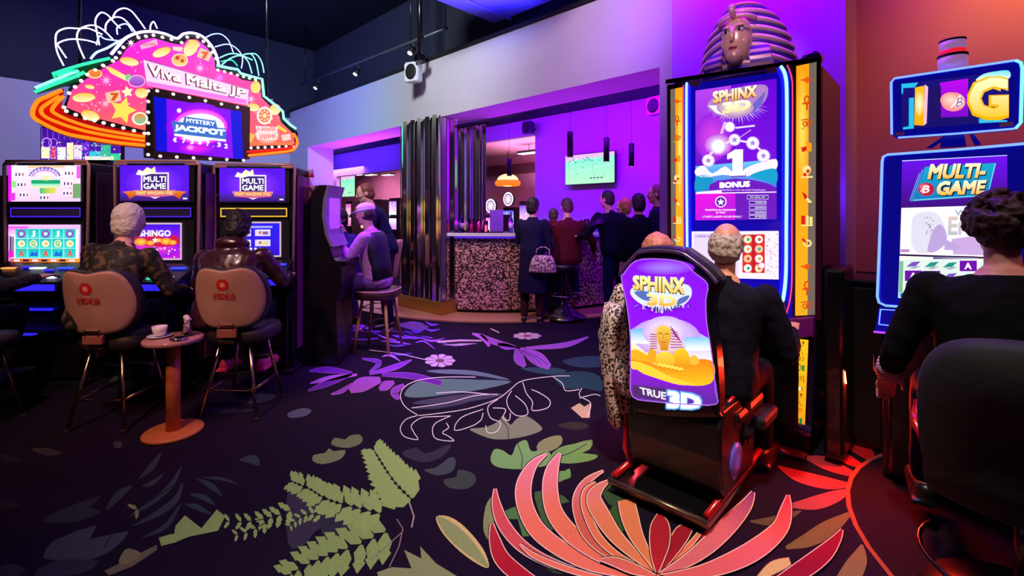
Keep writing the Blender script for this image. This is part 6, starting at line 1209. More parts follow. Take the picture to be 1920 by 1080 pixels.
T2.poly([(245, 378), (1238, 262), (1228, 724), (252, 800)], (28, 18, 130), 1, .9, (20, 16, 110)); T2.poly([(600, 370), (860, 330), (860, 680), (610, 690)], (190, 10, 240), 2, 1, (120, 10, 200)); T2.poly([(246, 380), (400, 366), (370, 412), (262, 418), (262, 470), (248, 470)], (40, 190, 235), 3); T2.poly([(316, 510), (362, 506), (360, 790), (260, 800), (260, 780), (314, 770)], (40, 190, 235), 3)
T2.poly([(462, 384), (492, 408), (478, 744), (448, 764)], (255, 190, 220), 3); T2.poly([(372, 414), (458, 396), (452, 764), (364, 758)], (255, 190, 30), 4, 1.05, (255, 170, 10)); T2.glow(412, 560, 40, (255, 250, 215), (255, 205, 90), 4.5, 110); T2.poly([(500, 408), (610, 396), (610, 690), (494, 740)], (30, 16, 100), 3)
T2.disc(724, 545, 112, (255, 150, 150), 4, 1, 88); T2.glow(700, 530, 96, (255, 225, 210), (255, 140, 140), 5, 74); T2.text('B', [(760, 505), (830, 492), (812, 585), (742, 600)], (255, 245, 240), 6, 1.05, .05); T2.line([(700, 600), (740, 560), (790, 480)], 14, (255, 245, 245), 6); T2.text('B', [(764, 510), (826, 497), (806, 580), (748, 596)], (150, 100, 150), 7, 1, -.01)
T2.poly(catmull([(930, 350), (1000, 290), (1130, 262), (1236, 258), (1236, 330), (1060, 330)], 3), (90, 225, 245), 3, 1, (235, 255, 235)); T2.poly([(960, 700), (1225, 716), (1215, 728), (960, 742)], (50, 190, 235), 3)
T2.text('G', [(852, 322), (1238, 300), (1236, 716), (846, 716)], (255, 190, 20), 4, 1.0, .06, (255, 180, 0)); T2.text('G', [(870, 335), (1232, 312), (1230, 690), (864, 696)], (255, 250, 190), 5, 1.05, .035, (255, 196, 20))
b.build('topper_screen', MG, True)
for q in ([(1679, 248), (1696, 247), (1696, 253), (1679, 254)], [(1874, 230), (1900, 228), (1900, 236), (1874, 238)]): wp(q, mat('pale_badge', (215, 150, 200), .4), 9, .006, 'badge')
p = onW(1786, 128, 3.31); X_ = TM[MG.name].inverted()
for name, z0, z1, r, m in (('beacon_base', 0, .055, .058, glow_mat('beacon_glow_plastic', (214, 150, 226), .35)), ('beacon_ring', .055, .068, .060, MATTE), ('beacon_red_band', .068, .092, .052, em('beacon_red_light', (235, 30, 50), .9)), ('beacon_head', .092, .135, .052, MATS['beacon_glow_plastic']), ('beacon_cap', .135, .145, .053, MATTE)):  # base and head emit weakly, standing in for light on clear plastic
    b = MB(); b.lathe([(r, z0), (r, z1)], X_ @ p, m, 22); b.build(name, MG)
b = MB(); b.box(((x0+x1)/2, .0, .45), (x1-x0-.06, .08, .8), BLACK, .02); b.build('belly_door', MG)
# low dark console between the two machines
t = thing('cable_cabinet', 'low black cabinet standing between the two tall machines', 'cabinet', un(-.42, 3.62, 0), RZ)
b = MB(); b.box((0, .18, .52), (.22, .40, 1.04), BLACK, .015); b.build('carcass', t); b = MB(); b.box((0, -.026, .52), (.19, .012, .94), MATTE, .004); b.build('door', t); b = MB(); b.box((.06, -.04, .55), (.012, .02, .10), CHROME, .003); b.build('door_handle', t)
# ------------------------------------------------------------------ chair at the right edge
cp = Vector((1.80, 1.62, 0))
t = thing('casino_chair', 'broad black chair with rounded back, under the curly-haired player', 'chair', cp, R(-40), None)
def RC(x, z): return (x, -.27-(z-.55)*.10+.25*(x/.32)**2*.35, z)
half = [(0, 1.055), (.12, 1.05), (.22, 1.02), (.28, .95), (.305, .85), (.305, .7), (.29, .56), (.26, .48), (.0, .46)]
out = catmull(half[:-1]+[(0, .46)]+[(-x, z) for x, z in half[1:-1]][::-1], 3)
rings = [[(RC(x*s, .75+(z-.75)*s)[0], RC(x*s, z)[1]+o_, .75+(z-.75)*s) for x, z in out] for s, o_ in ((.05, -.03), (.6, -.028), (.92, -.02), (1, .01), (1, .05), (.9, .09), (.05, .10))]
b = MB(); b.loft(rings, mat('black_chair_cloth', (20, 15, 22), .75, 0, .3, 20, bump=.3)); b.build('backrest', t)
b = MB(); b.loft([[(.27*s*math.copysign(abs(math.cos(a))**.6, math.cos(a)), .02+.26*s*math.copysign(abs(math.sin(a))**.6, math.sin(a)), z) for a in [2*math.pi*k/28 for k in range(28)]] for s, z in ((.9, .46), (1, .49), (1, .55), (.9, .59), (.5, .60))], BKL); b.build('seat', t)
b = MB(); b.lathe([(.05, .08), (.045, .46)], (0, 0, 0), BLACK, 18); b.build('pedestal', t); b = MB(); b.lathe([(.30, 0), (.31, .015), (.29, .05), (.08, .085)], (0, 0, 0), BLACK, 40); b.build('base', t)
b = MB(); b.tube([(.30*math.cos(R(a)), .30*math.sin(R(a)), .20) for a in range(150, 400, 10)], .009, mat('dark_chrome', (90, 80, 84), .25, 1), 8); b.build('footrest_ring', t)
b = MB(); b.tube([(-.25, .0, .5), (-.31, .05, .62), (-.30, .2, .66)], .015, REDT, 8); b.build('arm_tube', t)
# ------------------------------------------------------------------ people
def remesh(mb, vox, smooth=4, name='m', fac=.5):
    me = bpy.data.meshes.new(name); me.from_pydata(mb.v, [], mb.f); me.update()
    o = bpy.data.objects.new(name, me); COL.objects.link(o)
    m = o.modifiers.new('r', 'REMESH'); m.mode = 'VOXEL'; m.voxel_size = vox; m.use_smooth_shade = True
    if smooth: s = o.modifiers.new('s', 'SMOOTH'); s.factor = fac; s.iterations = smooth
    dg = bpy.context.evaluated_depsgraph_get(); out = bpy.data.meshes.new_from_object(o.evaluated_get(dg))
    bpy.data.objects.remove(o); bpy.data.meshes.remove(me)
    for p in out.polygons: p.use_smooth = True
    return out
def place(me, name, parent, m):
    me.name = name; me.materials.clear(); me.materials.append(m)
    o = bpy.data.objects.new(name, me); COL.objects.link(o); o.parent = parent; TM[o.name] = TM[parent.name]; return o
def chain(mb, pts, rs, seg=12):
    """tapering limb: frustums with a ball at every joint"""
    for i, (p, r) in enumerate(zip(pts, rs)):
        mb.ell(p, r, None, seg, 8)
        if i: 
            a, b_ = Vector(pts[i-1]), Vector(p)
            if (a-b_).length > 1e-4: mb.tube([a, b_], [rs[i-1], r], None, seg)
class Body: pass
def person(label, loc, rz, seat=None, lean=0, side=0, hp=0, hy=0, hr=0, armL=None, armR=None, legs=None, skin=(226, 170, 150), hair='short', hairc=(60, 40, 30), top=(30, 28, 36), bottom=(24, 22, 34), shoe=(20, 18, 20), belly=0.0, width=1.0, scale=1.0, topmat=None, coat=0.0, collar=True, extra=None, handpose=.6, hood=False, short_sleeve=False, vox=.0085, shoes=True, cuff=None):
    t = thing('person', label, 'person', loc, rz); B = Body(); k = scale
    hz_ = (seat+.095) if seat is not None else .93*k
    P = Vector((0, 0, hz_)); u = (Matrix.Rotation(R(side), 3, 'Y') @ Matrix.Rotation(R(-lean), 3, 'X') @ Vector((0, 0, 1))); f = Vector((0, 1, 0)); f = (f-u*f.dot(u)).normalized(); r = f.cross(u).normalized()
    def T(a, b_, c): return P + r*a + f*b_ + u*c
    neck = T(0, 0, .52*k); hd_rot = Matrix.Rotation(R(hy), 3, 'Z') @ Matrix.Rotation(R(-hp), 3, 'X') @ Matrix.Rotation(R(hr), 3, 'Y')
    hc = neck + (u*.6+Vector((0, 0, .4))).normalized()*.10*k + Vector((0, .02, 0)) + hd_rot @ Vector((0, .012, .075*k))
    H = Matrix.Translation(hc) @ hd_rot.to_4x4() @ Matrix.Scale(k, 4)
    S = {}; 
    for sg, a in ((-1, armL), (1, armR)):
        sh = T(sg*.175*k*width, 0, .455*k); a = a or ({'e': (.07, .10, -.25), 'w': (-.04, .25, .02)} if seat is not None else {'e': (.06, -.02, -.28), 'w': (-.01, .06, -.25)})
        el = sh + Vector((sg*a['e'][0], a['e'][1], a['e'][2]))*k; wr = el + Vector((sg*a['w'][0], a['w'][1], a['w'][2]))*k; S[sg] = (sh, el, wr, a)
    G = {}
    for sg in (-1, 1):
        hj = P + Vector((sg*.088*k, 0, -.02)); lg = legs or ({'k': (.06, .42, .0), 'a': (.0, -.06, -.41)} if seat is not None else {'k': (.015, .015, -.43), 'a': (.01, -.04, -.42)})
        if isinstance(lg, list): lg = lg[0 if sg < 0 else 1]
        kn = hj + Vector((sg*lg['k'][0], lg['k'][1], lg['k'][2]))*k; an = kn + Vector((sg*lg['a'][0], lg['a'][1], lg['a'][2]))*k; G[sg] = (hj, kn, an)
    if seat is None:
        low = min(G[-1][2].z, G[1][2].z)-.085
        d = Vector((0, 0, -low)); P += d; neck += d; hc += d; H = Matrix.Translation(d) @ H
        for q in (S, G):
            for sg in q: q[sg] = tuple(v+d if isinstance(v, Vector) else v for v in q[sg])
    TR = [(-.10, .11, .09, 0), (-.03, .158, .115, 0), (.06, .162, .115, belly*.6), (.16, .150, .108, belly), (.26, .152, .108, belly*.6), (.36, .168, .112, .0), (.43, .176, .10, -.01), (.475, .145, .085, -.012), (.505, .075, .065, -.008), (.54, .056, .056, 0)]
    def torso(mb, g=0.0, lo=0, hi=10, flare=0.0, wz=1.0):
        rings = []
        for i, (c, a, b_, bl) in enumerate(TR[lo:hi]):
            cc = T(0, bl*.5-.005, c*k); rings.append([cc + r*((a*width*wz+g)*k*math.copysign(abs(math.cos(q))**.85, math.cos(q))) + f*((b_+bl*.5+g)*k*math.copysign(abs(math.sin(q))**.85, math.sin(q))) for q in [2*math.pi*j/24 for j in range(24)]])
        mb.loft(rings, None)
    # --- body: one continuous skin
    b = MB(); torso(b); chain(b, [neck-u*.03, neck+(hc-neck)*.6], [.056*k, .052*k])
    b.ell((0, 0, .018), (.074, .094, .098), None, 20, 14, H); b.ell((0, .02, -.05), (.056, .066, .062), None, 16, 10, H); b.ell((0, .062, -.088), (.026, .022, .02), None, 10, 8, H)
    b.loft([[H @ Vector(p) for p in q] for q in ([(-.008, .082, .022), (.008, .082, .022), (.006, .098, .022), (-.006, .098, .022)], [(-.017, .075, -.022), (.017, .075, -.022), (.010, .118, -.022), (-.010, .118, -.022)], [(-.012, .075, -.034), (.012, .075, -.034), (.006, .10, -.034), (-.006, .10, -.034)])], None)
    b.ell((0, .076, -.056), (.024, .016, .007), None, 10, 6, H); b.ell((0, .076, .034), (.052, .018, .009), None, 12, 6, H)
    for sg in (-1, 1): b.ell((sg*.077, -.008, -.006), (.010, .022, .032), None, 10, 8, H); b.ell((sg*.043, .064, -.02), (.022, .022, .02), None, 10, 6, H)
    for sg in (-1, 1):
        sh, el, wr, a = S[sg]; chain(b, [sh, sh.lerp(el, .5), el, el.lerp(wr, .35), wr], [.056*k, .048*k, .041*k, .042*k, .027*k])
        d = (wr-el).normalized(); hdv = Vector(a.get('h', d)).normalized(); palm = wr + hdv*.05*k; up = Vector((0, 0, 1)); acr = hdv.cross(up)
        acr = acr.normalized() if acr.length > .1 else r.copy(); nrm = acr.cross(hdv).normalized()
        if a.get('roll'): q = Matrix.Rotation(R(a['roll']), 3, hdv); acr = q @ acr; nrm = q @ nrm
        curl = a.get('curl', handpose)
        M = Matrix((( *acr, 0), (*hdv, 0), (*nrm, 0), (0, 0, 0, 1))).transposed(); M.translation = palm
        b.ell((0, 0, 0), (.040*k, .050*k, .016*k), None, 14, 10, M); chain(b, [wr, palm], [.026*k, .02*k])
        for j, (ox, ln) in enumerate(((-.030, .074), (-.010, .084), (.011, .078), (.031, .060))):
            p0 = palm + acr*ox*k + hdv*.036*k; dirv = hdv; pts = [p0]; ang = 0
            for seg_, fr in ((1, .45), (2, .32), (3, .25)): ang += curl*(.45 if seg_ == 1 else .6); dd = (hdv*math.cos(ang)-nrm*math.sin(ang)); pts.append(pts[-1]+dd*ln*fr*k)
            chain(b, pts, [.0095*k, .009*k, .0085*k, .0075*k], 8)
        th = -sg; p0 = palm + acr*th*.030*k - hdv*.018*k; p1 = p0 + (acr*th*.6+hdv*.6-nrm*.35).normalized()*.036*k; p2 = p1 + (acr*th*.15+hdv*.85-nrm*.5).normalized()*.030*k; chain(b, [p0, p1, p2], [.013*k, .0105*k, .009*k], 8)
        hj, kn, an = G[sg]; chain(b, [hj, hj.lerp(kn, .5), kn, kn.lerp(an, .3), an], [.085*k, .070*k, .052*k, .053*k, .036*k])
        toe = Vector((sg*.03, .15, -.055))*k; chain(b, [an, an+Vector((0, -.02, -.045))*k, an+toe], [.036*k, .034*k, .025*k])
    bo = place(remesh(b, vox, 3), 'body', t, mat('skin_%d_%d_%d' % skin, skin, .5, 0, .06, 20)); B.body = bo
    # --- eyes
    for sg in (-1, 1):
        e = MB(); e.ell((sg*.031, .081, .012), (.012, .010, .008), mat('eye_white', (225, 215, 215), .2), 10, 8, H); e.ell((sg*.031, .090, .012), (.0055, .003, .0055), mat('eye_iris', (40, 30, 30), .2), 8, 6, H); e.build('eye', t)
    # --- clothes
    tm = topmat or mat('cloth_%d_%d_%d' % top, top, .85, 0, .22, 22, bump=.25, spec=.15)
    b = MB(); torso(b, .020, 0 if not coat else 0, 9)
    if coat:
        rings = []
        for j, c in enumerate((.10, -.1, -.3, -coat)): g = .165+.012*j; cc = (P+Vector((0, 0, c))); rings.append([cc+Vector((1, 0, 0))*g*math.cos(q)+Vector((0, 1, 0))*(g*.78)*math.sin(q) for q in [2*math.pi*j2/24 for j2 in range(24)]])
        b.loft(rings, None)
    for sg in (-1, 1):
        sh, el, wr, a = S[sg]; e = el.lerp(wr, .93)
        if short_sleeve: chain(b, [sh-u*.005, sh.lerp(el, .6)], [.068*k, .066*k])
        else: chain(b, [sh-u*.005, sh.lerp(el, .5), el, el.lerp(wr, .4), e], [.070*k, .064*k, .055*k, .052*k, .040*k])
    if collar: b.lathe([(.062*k, -.03), (.074*k, .0), (.070*k, .022), (.058*k, .02)], (0, 0, 0), None, 20, Matrix.Translation(neck) @ u.to_track_quat('Z', 'Y').to_matrix().to_4x4())
    if hood: b.ell((0, -.07, -.165), (.13, .085, .06), None, 18, 12, H)
    me = remesh(b, .012, 5)
    for v in me.vertices: v.co += v.normal*(.006*noise.noise(v.co*14)+.003*noise.noise(v.co*34))
    place(me, 'jacket' if not short_sleeve else 'shirt', t, tm)
    b = MB(); 
    rings = []
    for c, a, b_, bl in ((-.10, .12, .10, 0), (-.03, .172, .128, 0), (.05, .174, .126, belly*.5), (.10, .168, .122, belly*.7)):
        cc = T(0, bl*.5-.005, c*k); rings.append([cc + r*(a*width*k*math.cos(q)) + f*((b_+bl*.5)*k*math.sin(q)) for q in [2*math.pi*j/24 for j in range(24)]])
    b.loft(rings, None)
    for sg in (-1, 1): hj, kn, an = G[sg]; chain(b, [hj, hj.lerp(kn, .5), kn, kn.lerp(an, .35), kn.lerp(an, .95)], [.098*k, .084*k, .066*k, .066*k, .056*k])
    me = remesh(b, .014, 4)
    for v in me.vertices: v.co += v.normal*.005*noise.noise(v.co*12)
    place(me, 'trousers', t, mat('cloth_%d_%d_%d' % bottom, bottom, .85, 0, .2, 22, bump=.2, spec=.15))
    if shoes:
        for sg in (-1, 1):
            an = G[sg][2]; b = MB(); chain(b, [an+Vector((0, -.03, -.05))*k, an+Vector((sg*.02, .08, -.055))*k, an+Vector((sg*.03, .17, -.063))*k], [.041*k, .040*k, .032*k]); b.box(an+Vector((sg*.012, .06, -.09))*k, (.085*k, .27*k, .022), None); me = remesh(b, .011, 3); place(me, 'shoe', t, mat('shoe_%d_%d_%d' % shoe, shoe, .35, 0, .15, 20))
    if cuff:
        for sg in (-1, 1): sh, el, wr, a = S[sg]; b = MB(); b.tube([el.lerp(wr, .62), el.lerp(wr, 1.0)], .052*k, cuff, 16); b.build('cuff', t)
    # --- hair
    hm = mat('hair_%d_%d_%d' % hairc, hairc, .55, 0, .35, 60, bump=.5); rn = random.Random(len(label)); b = MB(); amp = .003
    if hair in ('short', 'long', 'curly', 'thick', 'bun'):
        b.ell((0, -.020, .026), (.083, .094, .102), None, 24, 16, H); b.ell((0, -.045, -.02), (.080, .066, .075), None, 18, 12, H)
        if hair == 'thick': b.ell((0, -.028, .034), (.093, .102, .108), None, 20, 14, H); b.ell((0, -.042, -.015), (.092, .084, .088), None, 18, 12, H); b.ell((0, -.05, -.05), (.084, .07, .07), None, 18, 12, H); amp = .005
        if hair == 'curly':
            amp = .006
            for _ in range(230):
                a, z = rn.uniform(0, 6.28), rn.uniform(-.55, 1); q = math.sqrt(1-z*z); y = q*math.sin(a)
                if y > .45 and z < .45: continue
                b.ell((.098*q*math.cos(a), -.022+.108*y, .030+.112*z), rn.uniform(.012, .02), None, 8, 6, H)
        if hair == 'long': b.ell((0, -.055, -.11), (.088, .058, .15), None, 18, 14, H); b.ell((.072, -.005, -.09), (.026, .05, .13), None, 12, 10, H); b.ell((-.072, -.005, -.09), (.026, .05, .13), None, 12, 10, H)
        if hair == 'bun': b.ell((0, -.10, .03), (.04, .04, .04), None, 14, 10, H)
    elif hair == 'ring':
        b.ell((0, -.024, .004), (.086, .094, .104), None, 24, 16, H); b.ell((0, -.045, -.03), (.083, .070, .07), None, 18, 12, H); amp = .007
    elif hair == 'hoodup': b.ell((0, -.02, .02), (.10, .112, .122), None, 22, 16, H); b.ell((0, -.055, -.09), (.10, .085, .09), None, 18, 12, H)
    elif hair == 'cap': b.ell((0, -.03, -.005), (.081, .082, .075), None, 20, 12, H)
    me = remesh(b, .0065, 2)
    for v in me.vertices: v.co += v.normal*amp*(noise.noise(v.co*38)+.6*noise.noise(v.co*90))
    if hair == 'ring':
        Hi = H.inverted(); bm = bmesh.new(); bm.from_mesh(me); dl = [v for v in bm.verts if (Hi @ v.co).y > .03 or (Hi @ v.co).z > .058+.012*noise.noise(v.co*25)-.25*max(0, (Hi @ v.co).y+.02)]; bmesh.ops.delete(bm, geom=dl, context='VERTS'); bm.to_mesh(me); bm.free()
    place(me, 'hair' if hair != 'hoodup' else 'head_covering', t, hm)
    B.t, B.H, B.S, B.G, B.P, B.neck, B.r, B.f, B.u = t, H, S, G, P, neck, r, f, u
    if extra: extra(B)
    return B
def patmat(name, c1, c2, scale, thr=.5, rough=.7):
    m, nt, b = _base(name); tc = nt.nodes.new('ShaderNodeTexCoord'); n_ = nt.nodes.new('ShaderNodeTexNoise'); n_.inputs['Scale'].default_value = scale; n_.inputs['Detail'].default_value = 2; nt.links.new(tc.outputs['Object'], n_.inputs['Vector'])
    cr = nt.nodes.new('ShaderNodeValToRGB'); cr.color_ramp.elements[0].position = thr-.03; cr.color_ramp.elements[1].position = thr+.03; cr.color_ramp.elements[0].color = (*lin(c1), 1); cr.color_ramp.elements[1].color = (*lin(c2), 1)
    nt.links.new(n_.outputs[0], cr.inputs[0]); nt.links.new(cr.outputs[0], b.inputs['Base Color']); b.inputs['Roughness'].default_value = rough; MATS[name] = m; return m
CAMO = patmat('brown_black_pattern', (16, 12, 14), (92, 66, 44), 22, .56); LEOP = patmat('pale_speckled_cloth', (40, 22, 24), (235, 200, 190), 70, .48); SPK = patmat('speckled_dark_cloth', (12, 10, 14), (86, 50, 60), 60, .6)
PUFF = mat('puffy_maroon_nylon', (58, 22, 40), .35, 0, .2, 16, bump=.3, coat=.3)
SIT = {'k': (.05, .42, .02), 'a': (.0, -.10, -.40)}
# the round bank's players (they face the screens, away from the camera)
person('person with thick white hair and brown-patterned black jacket playing on a taupe-backed stool', (-2.86, 3.24, 0), R(4), .635, 20, 5, 6, -8, 0, {'e': (.10, .10, -.24), 'w': (-.02, .24, .05)}, {'e': (.12, .06, -.26), 'w': (-.02, .22, -.03)}, SIT, (225, 165, 150), 'thick', (236, 214, 205), bottom=(22, 20, 34), topmat=CAMO, scale=1.0, width=1.08)
person('person with dark hair and puffy maroon jacket playing on a taupe-backed stool', (-2.13, 3.46, 0), R(4), .60, 22, -2, 22, 4, 0, {'e': (.11, .12, -.22), 'w': (-.04, .22, .02)}, {'e': (.11, .12, -.22), 'w': (-.04, .22, .02)}, SIT, (200, 150, 140), 'thick', (26, 14, 20), topmat=PUFF, hood=True, scale=1.0, width=1.22, shoe=(230, 60, 110))
person('person in speckled dark clothes at the machine with turquoise reels, mostly out of view', (-4.02, 3.22, 0), R(-14), .60, 14, 0, 6, 0, 0, None, {'e': (.12, .10, -.22), 'w': (-.02, .24, .04)}, SIT, (220, 160, 150), 'short', (90, 60, 50), topmat=SPK, width=1.08)
# player at the side-on cabinet: white cap, hand at the mouth
def capx(B):
    b = MB(); b.ell((0, -.012, .055), (.090, .104, .072), CAPW, 24, 12, B.H); b.lathe([(.089, -.012), (.090, .012)], (0, 0, 0), CAPW, 28, B.H @ Matrix.Translation((0, -.012, .045)) @ Matrix.Diagonal((1, 1.15, 1, 1))); cap = b.build('cap', B.t)
    b = MB(); pts = [(.075*math.cos(a), .075+.075*math.sin(a)*1.0, .042-.012*math.sin(a)) for a in [math.pi*k/12 for k in range(13)]]; b.prism(pts, (0, .002, .010), CAPW, B.H); b.build('brim', cap)
    b = MB(); b.ell((-.062, .055, .072), (.012, .016, .016), mat('gold_cap_badge', (205, 130, 40), .4), 10, 8, B.H); b.build('badge', cap)
CAPW = mat('white_cap_cloth', (236, 222, 232), .7, 0, .06, 20)
LILJ = mat('lilac_sweatshirt', (205, 130, 215), .75, 0, .08, 20, bump=.2)
def vest(B):
    capx(B); b = MB()
    rings = []
    for c, a, b_ in ((.0, .19, .10), (.15, .18, .10), (.30, .19, .105), (.44, .19, .10), (.49, .13, .08)):
        cc = B.P + B.u*c - B.f*.045; rings.append([cc+B.r*(a*math.cos(q))+B.f*(b_*math.sin(q)) for q in [2*math.pi*j/20 for j in range(20)]])
    b.loft(rings, mat('navy_body_warmer', (20, 18, 44), .6, 0, .2, 18)); b.build('body_warmer', B.t)
person('person in white cap and lilac top, hand at the mouth, seated facing the side-on cabinet', (-1.42, 4.98, 0), R(84), .66, 10, 0, 10, 0, 0, {'e': (.04, .16, -.24), 'w': (-.06, .13, .25), 'h': (-.1, -.1, .9), 'curl': 1.2}, {'e': (.05, .14, -.24), 'w': (-.06, .22, .04)}, {'k': (.05, .40, -.02), 'a': (.0, -.08, -.38)}, (235, 170, 165), 'cap', (60, 40, 40), topmat=LILJ, bottom=(120, 80, 150), shoe=(70, 40, 60), extra=vest)
person('person with dark fringe and violet-blue top behind the side-on cabinet', (-2.03, 5.75, 0), R(150), .60, 8, 0, 10, 10, 0, None, None, SIT, (240, 175, 170), 'thick', (40, 22, 26), top=(52, 36, 120), bottom=(24, 22, 50))
def tie(B): pass
person('standing person with reddish-brown hair in a dark navy jacket, bending over the white cap', (-1.62, 6.05, 0), R(112), None, 20, 0, 14, 0, 0, {'e': (.10, .10, -.25), 'w': (-.02, .20, -.12)}, {'e': (.08, .04, -.27), 'w': (-.02, .14, -.2)}, None, (235, 165, 150), 'short', (126, 60, 34), top=(22, 20, 60), bottom=(20, 18, 40), width=1.12, scale=1.06)
# people at the bar (they face away, towards the counter)
def bag(B):
    pass
person('person with dark hair in a long dark coat and boots, standing at the bar', (.27, 6.28, 0), R(-12), None, 4, 0, 6, -14, 0, {'e': (.05, .08, -.26), 'w': (-.06, .20, .06)}, {'e': (.07, .0, -.27), 'w': (.0, .02, -.20), 'curl': 1.4}, None, (215, 160, 150), 'thick', (24, 14, 20), top=(26, 24, 62), bottom=(60, 26, 34), coat=.50, shoe=(26, 14, 18), scale=.93)
person('person in maroon top and blue trousers seated at the bar, back to the room', (.77, 6.50, 0), R(6), .74, 9, 2, 8, 8, 0, {'e': (.10, .14, -.22), 'w': (-.02, .18, .06)}, {'e': (.17, .08, -.22), 'w': (.05, .10, -.16)}, {'k': (.09, .38, -.10), 'a': (.0, -.10, -.38)}, (225, 160, 160), 'short', (70, 46, 44), top=(84, 16, 34), bottom=(16, 20, 74), width=1.14, belly=.04, scale=1.03)
person('person with short dark hair in a black-blue jacket standing sideways at the bar', (1.35, 6.15, 0), R(30), None, 12, 0, 4, 20, 0, {'e': (.12, .10, -.24), 'w': (-.04, .20, -.02)}, {'e': (.08, .02, -.27), 'w': (-.02, .14, -.2)}, None, (235, 150, 180), 'short', (40, 28, 34), top=(16, 16, 40), bottom=(14, 22, 66), width=1.16, scale=1.0)
person('fair-haired person in dark clothes at the bar behind the black-blue jacket', (1.60, 6.50, 0), R(40), None, 4, 0, 0, 24, 0, None, None, None, (235, 160, 170), 'thick', (190, 110, 70), top=(22, 18, 40), bottom=(18, 18, 40), scale=.93)
person('dark-haired person in black at the bar, next to the fair-haired one', (1.64, 6.0, 0), R(10), None, 4, 0, 4, 0, 0, None, None, None, (215, 150, 150), 'thick', (28, 16, 26), top=(18, 14, 34), bottom=(16, 16, 34), scale=.955)
person('tall person at the bar half hidden by the wall beside the tall machine', (1.90, 6.1, 0), R(60), None, 0, 0, 4, 20, 0, None, None, None, (225, 130, 150), 'short', (120, 60, 60), top=(30, 22, 70), bottom=(20, 18, 44), scale=1.03)
person('person in a pale sleeved shirt leaning on the bar beyond the maroon top', (.56, 6.95-.55+.35, 0), R(-20), None, 14, 0, 10, 0, 0, {'e': (.12, .10, -.22), 'w': (-.04, .16, .06)}, {'e': (.10, .10, -.24), 'w': (-.02, .2, .0)}, None, (240, 190, 120), 'short', (60, 40, 50), top=(215, 195, 235), bottom=(24, 24, 60), scale=.86)
# handbag, carried
t = thing('handbag', 'pale patterned handbag hanging from the arm of the long dark coat', 'bag', at(1018, 511, 6.12), R(-10))
BAGM = patmat('snake_print_leather', (110, 80, 96), (225, 195, 200), 40, .48, .5); b = MB()
b.loft([[(x*w, y*d_, z) for x, y in [(math.copysign(abs(math.cos(a))**.5, math.cos(a)), math.copysign(abs(math.sin(a))**.5, math.sin(a))) for a in [2*math.pi*k/24 for k in range(24)]]] for w, d_, z in ((.17, .06, 0), (.185, .075, .02), (.165, .065, .12), (.13, .05, .20), (.11, .03, .225))], BAGM); b.build('bag_body', t)
for s in (-1, 1): b = MB(); b.tube([(-.09, s*.03, .20), (-.08, s*.02, .30), (-.03, 0, .33), (.03, 0, .33), (.08, s*.02, .30), (.09, s*.03, .20)], .008, BAGM, 8); b.build('handle', t)
for x in (-.07, .07): b = MB(); b.ell((x, -.055, .19), (.028, .02, .04), BAGM, 10, 8); b.build('side_tab', t)
# bar stools of the bar guests
def bar_stool(lab, x, y):
    t = thing('bar_stool', lab, 'stool', (x, y, .021 if (Vector((x, y, 0))-BC).length < 3.2 else 0), 0, 'stools at the bar')
    b = MB(); b.lathe([(.30, 0), (.30, .01), (.20, .06), (.08, .15), (.04, .24)], (0, 0, 0), BLACK, 32); b.build('conical_base', t); b = MB(); b.lathe([(.03, .2), (.03, .66)], (0, 0, 0), BLACK, 14); b.build('post', t)
    b = MB(); b.lathe([(.16, .64), (.19, .66), (.19, .71), (.17, .73), (0, .735)], (0, 0, 0), mat('stool_dark_vinyl', (24, 16, 26), .4), 28); b.build('seat', t); b = MB(); b.tube([(.17*math.cos(a), .17*math.sin(a), .30) for a in [2*math.pi*k/24 for k in range(24)]], .011, CHROME, 8, True); b.build('footrest_ring', t)
bar_stool('black bar stool with wide conical foot under the seated maroon-topped guest', .72, 6.48)
# tall machine's players
def drape(B):
    b = MB(); rings = []
    for z, w_, d_, o_ in ((.92, .07, .07, .0), (.80, .085, .09, -.01), (.66, .09, .10, -.015), (.50, .075, .10, -.01), (.36, .07, .10, .01), (.24, .055, .10, .02), (.22, .04, .08, .02)):
        rings.append([(-.175+o_+w_*math.cos(q)+.010*math.sin(6*q+z*9), .02+d_*math.sin(q)+.008*math.sin(4*q+z*14), z) for q in [2*math.pi*j/30 for j in range(30)]])
    b.loft(rings, LEOP); b.build('coat_skirt', B.t)
person('person with fair hair and a pale speckled coat, mostly behind the gaming chair', un(-1.27, 2.44, 0), RZ+R(8), .42, 12, 2, 10, 4, 0, {'e': (.12, .02, -.27), 'w': (.0, .18, -.06)}, {'e': (.04, .12, -.26), 'w': (-.04, .24, .03)}, {'k': (.04, .40, .0), 'a': (.0, .02, -.33)}, (236, 178, 150), 'thick', (206, 116, 90), topmat=LEOP, bottom=(30, 20, 30), width=1.05, extra=drape)
def seatunder(B): pass
person('balding grey-haired person in a dark navy suit jacket at the tall machine', un(-.945, 2.58, 0), RZ+R(4), .465, 9, 3, 4, 4, 0, {'e': (.08, .12, -.24), 'w': (-.06, .22, .06)}, {'e': (.09, .04, -.27), 'w': (-.02, .22, .06)}, {'k': (.05, .40, .0), 'a': (.02, -.06, -.40)}, (226, 150, 120), 'ring', (206, 176, 168), top=(17, 13, 30), bottom=(14, 11, 20), shoe=(60, 16, 22), width=1.16, scale=1.04, coat=.22)
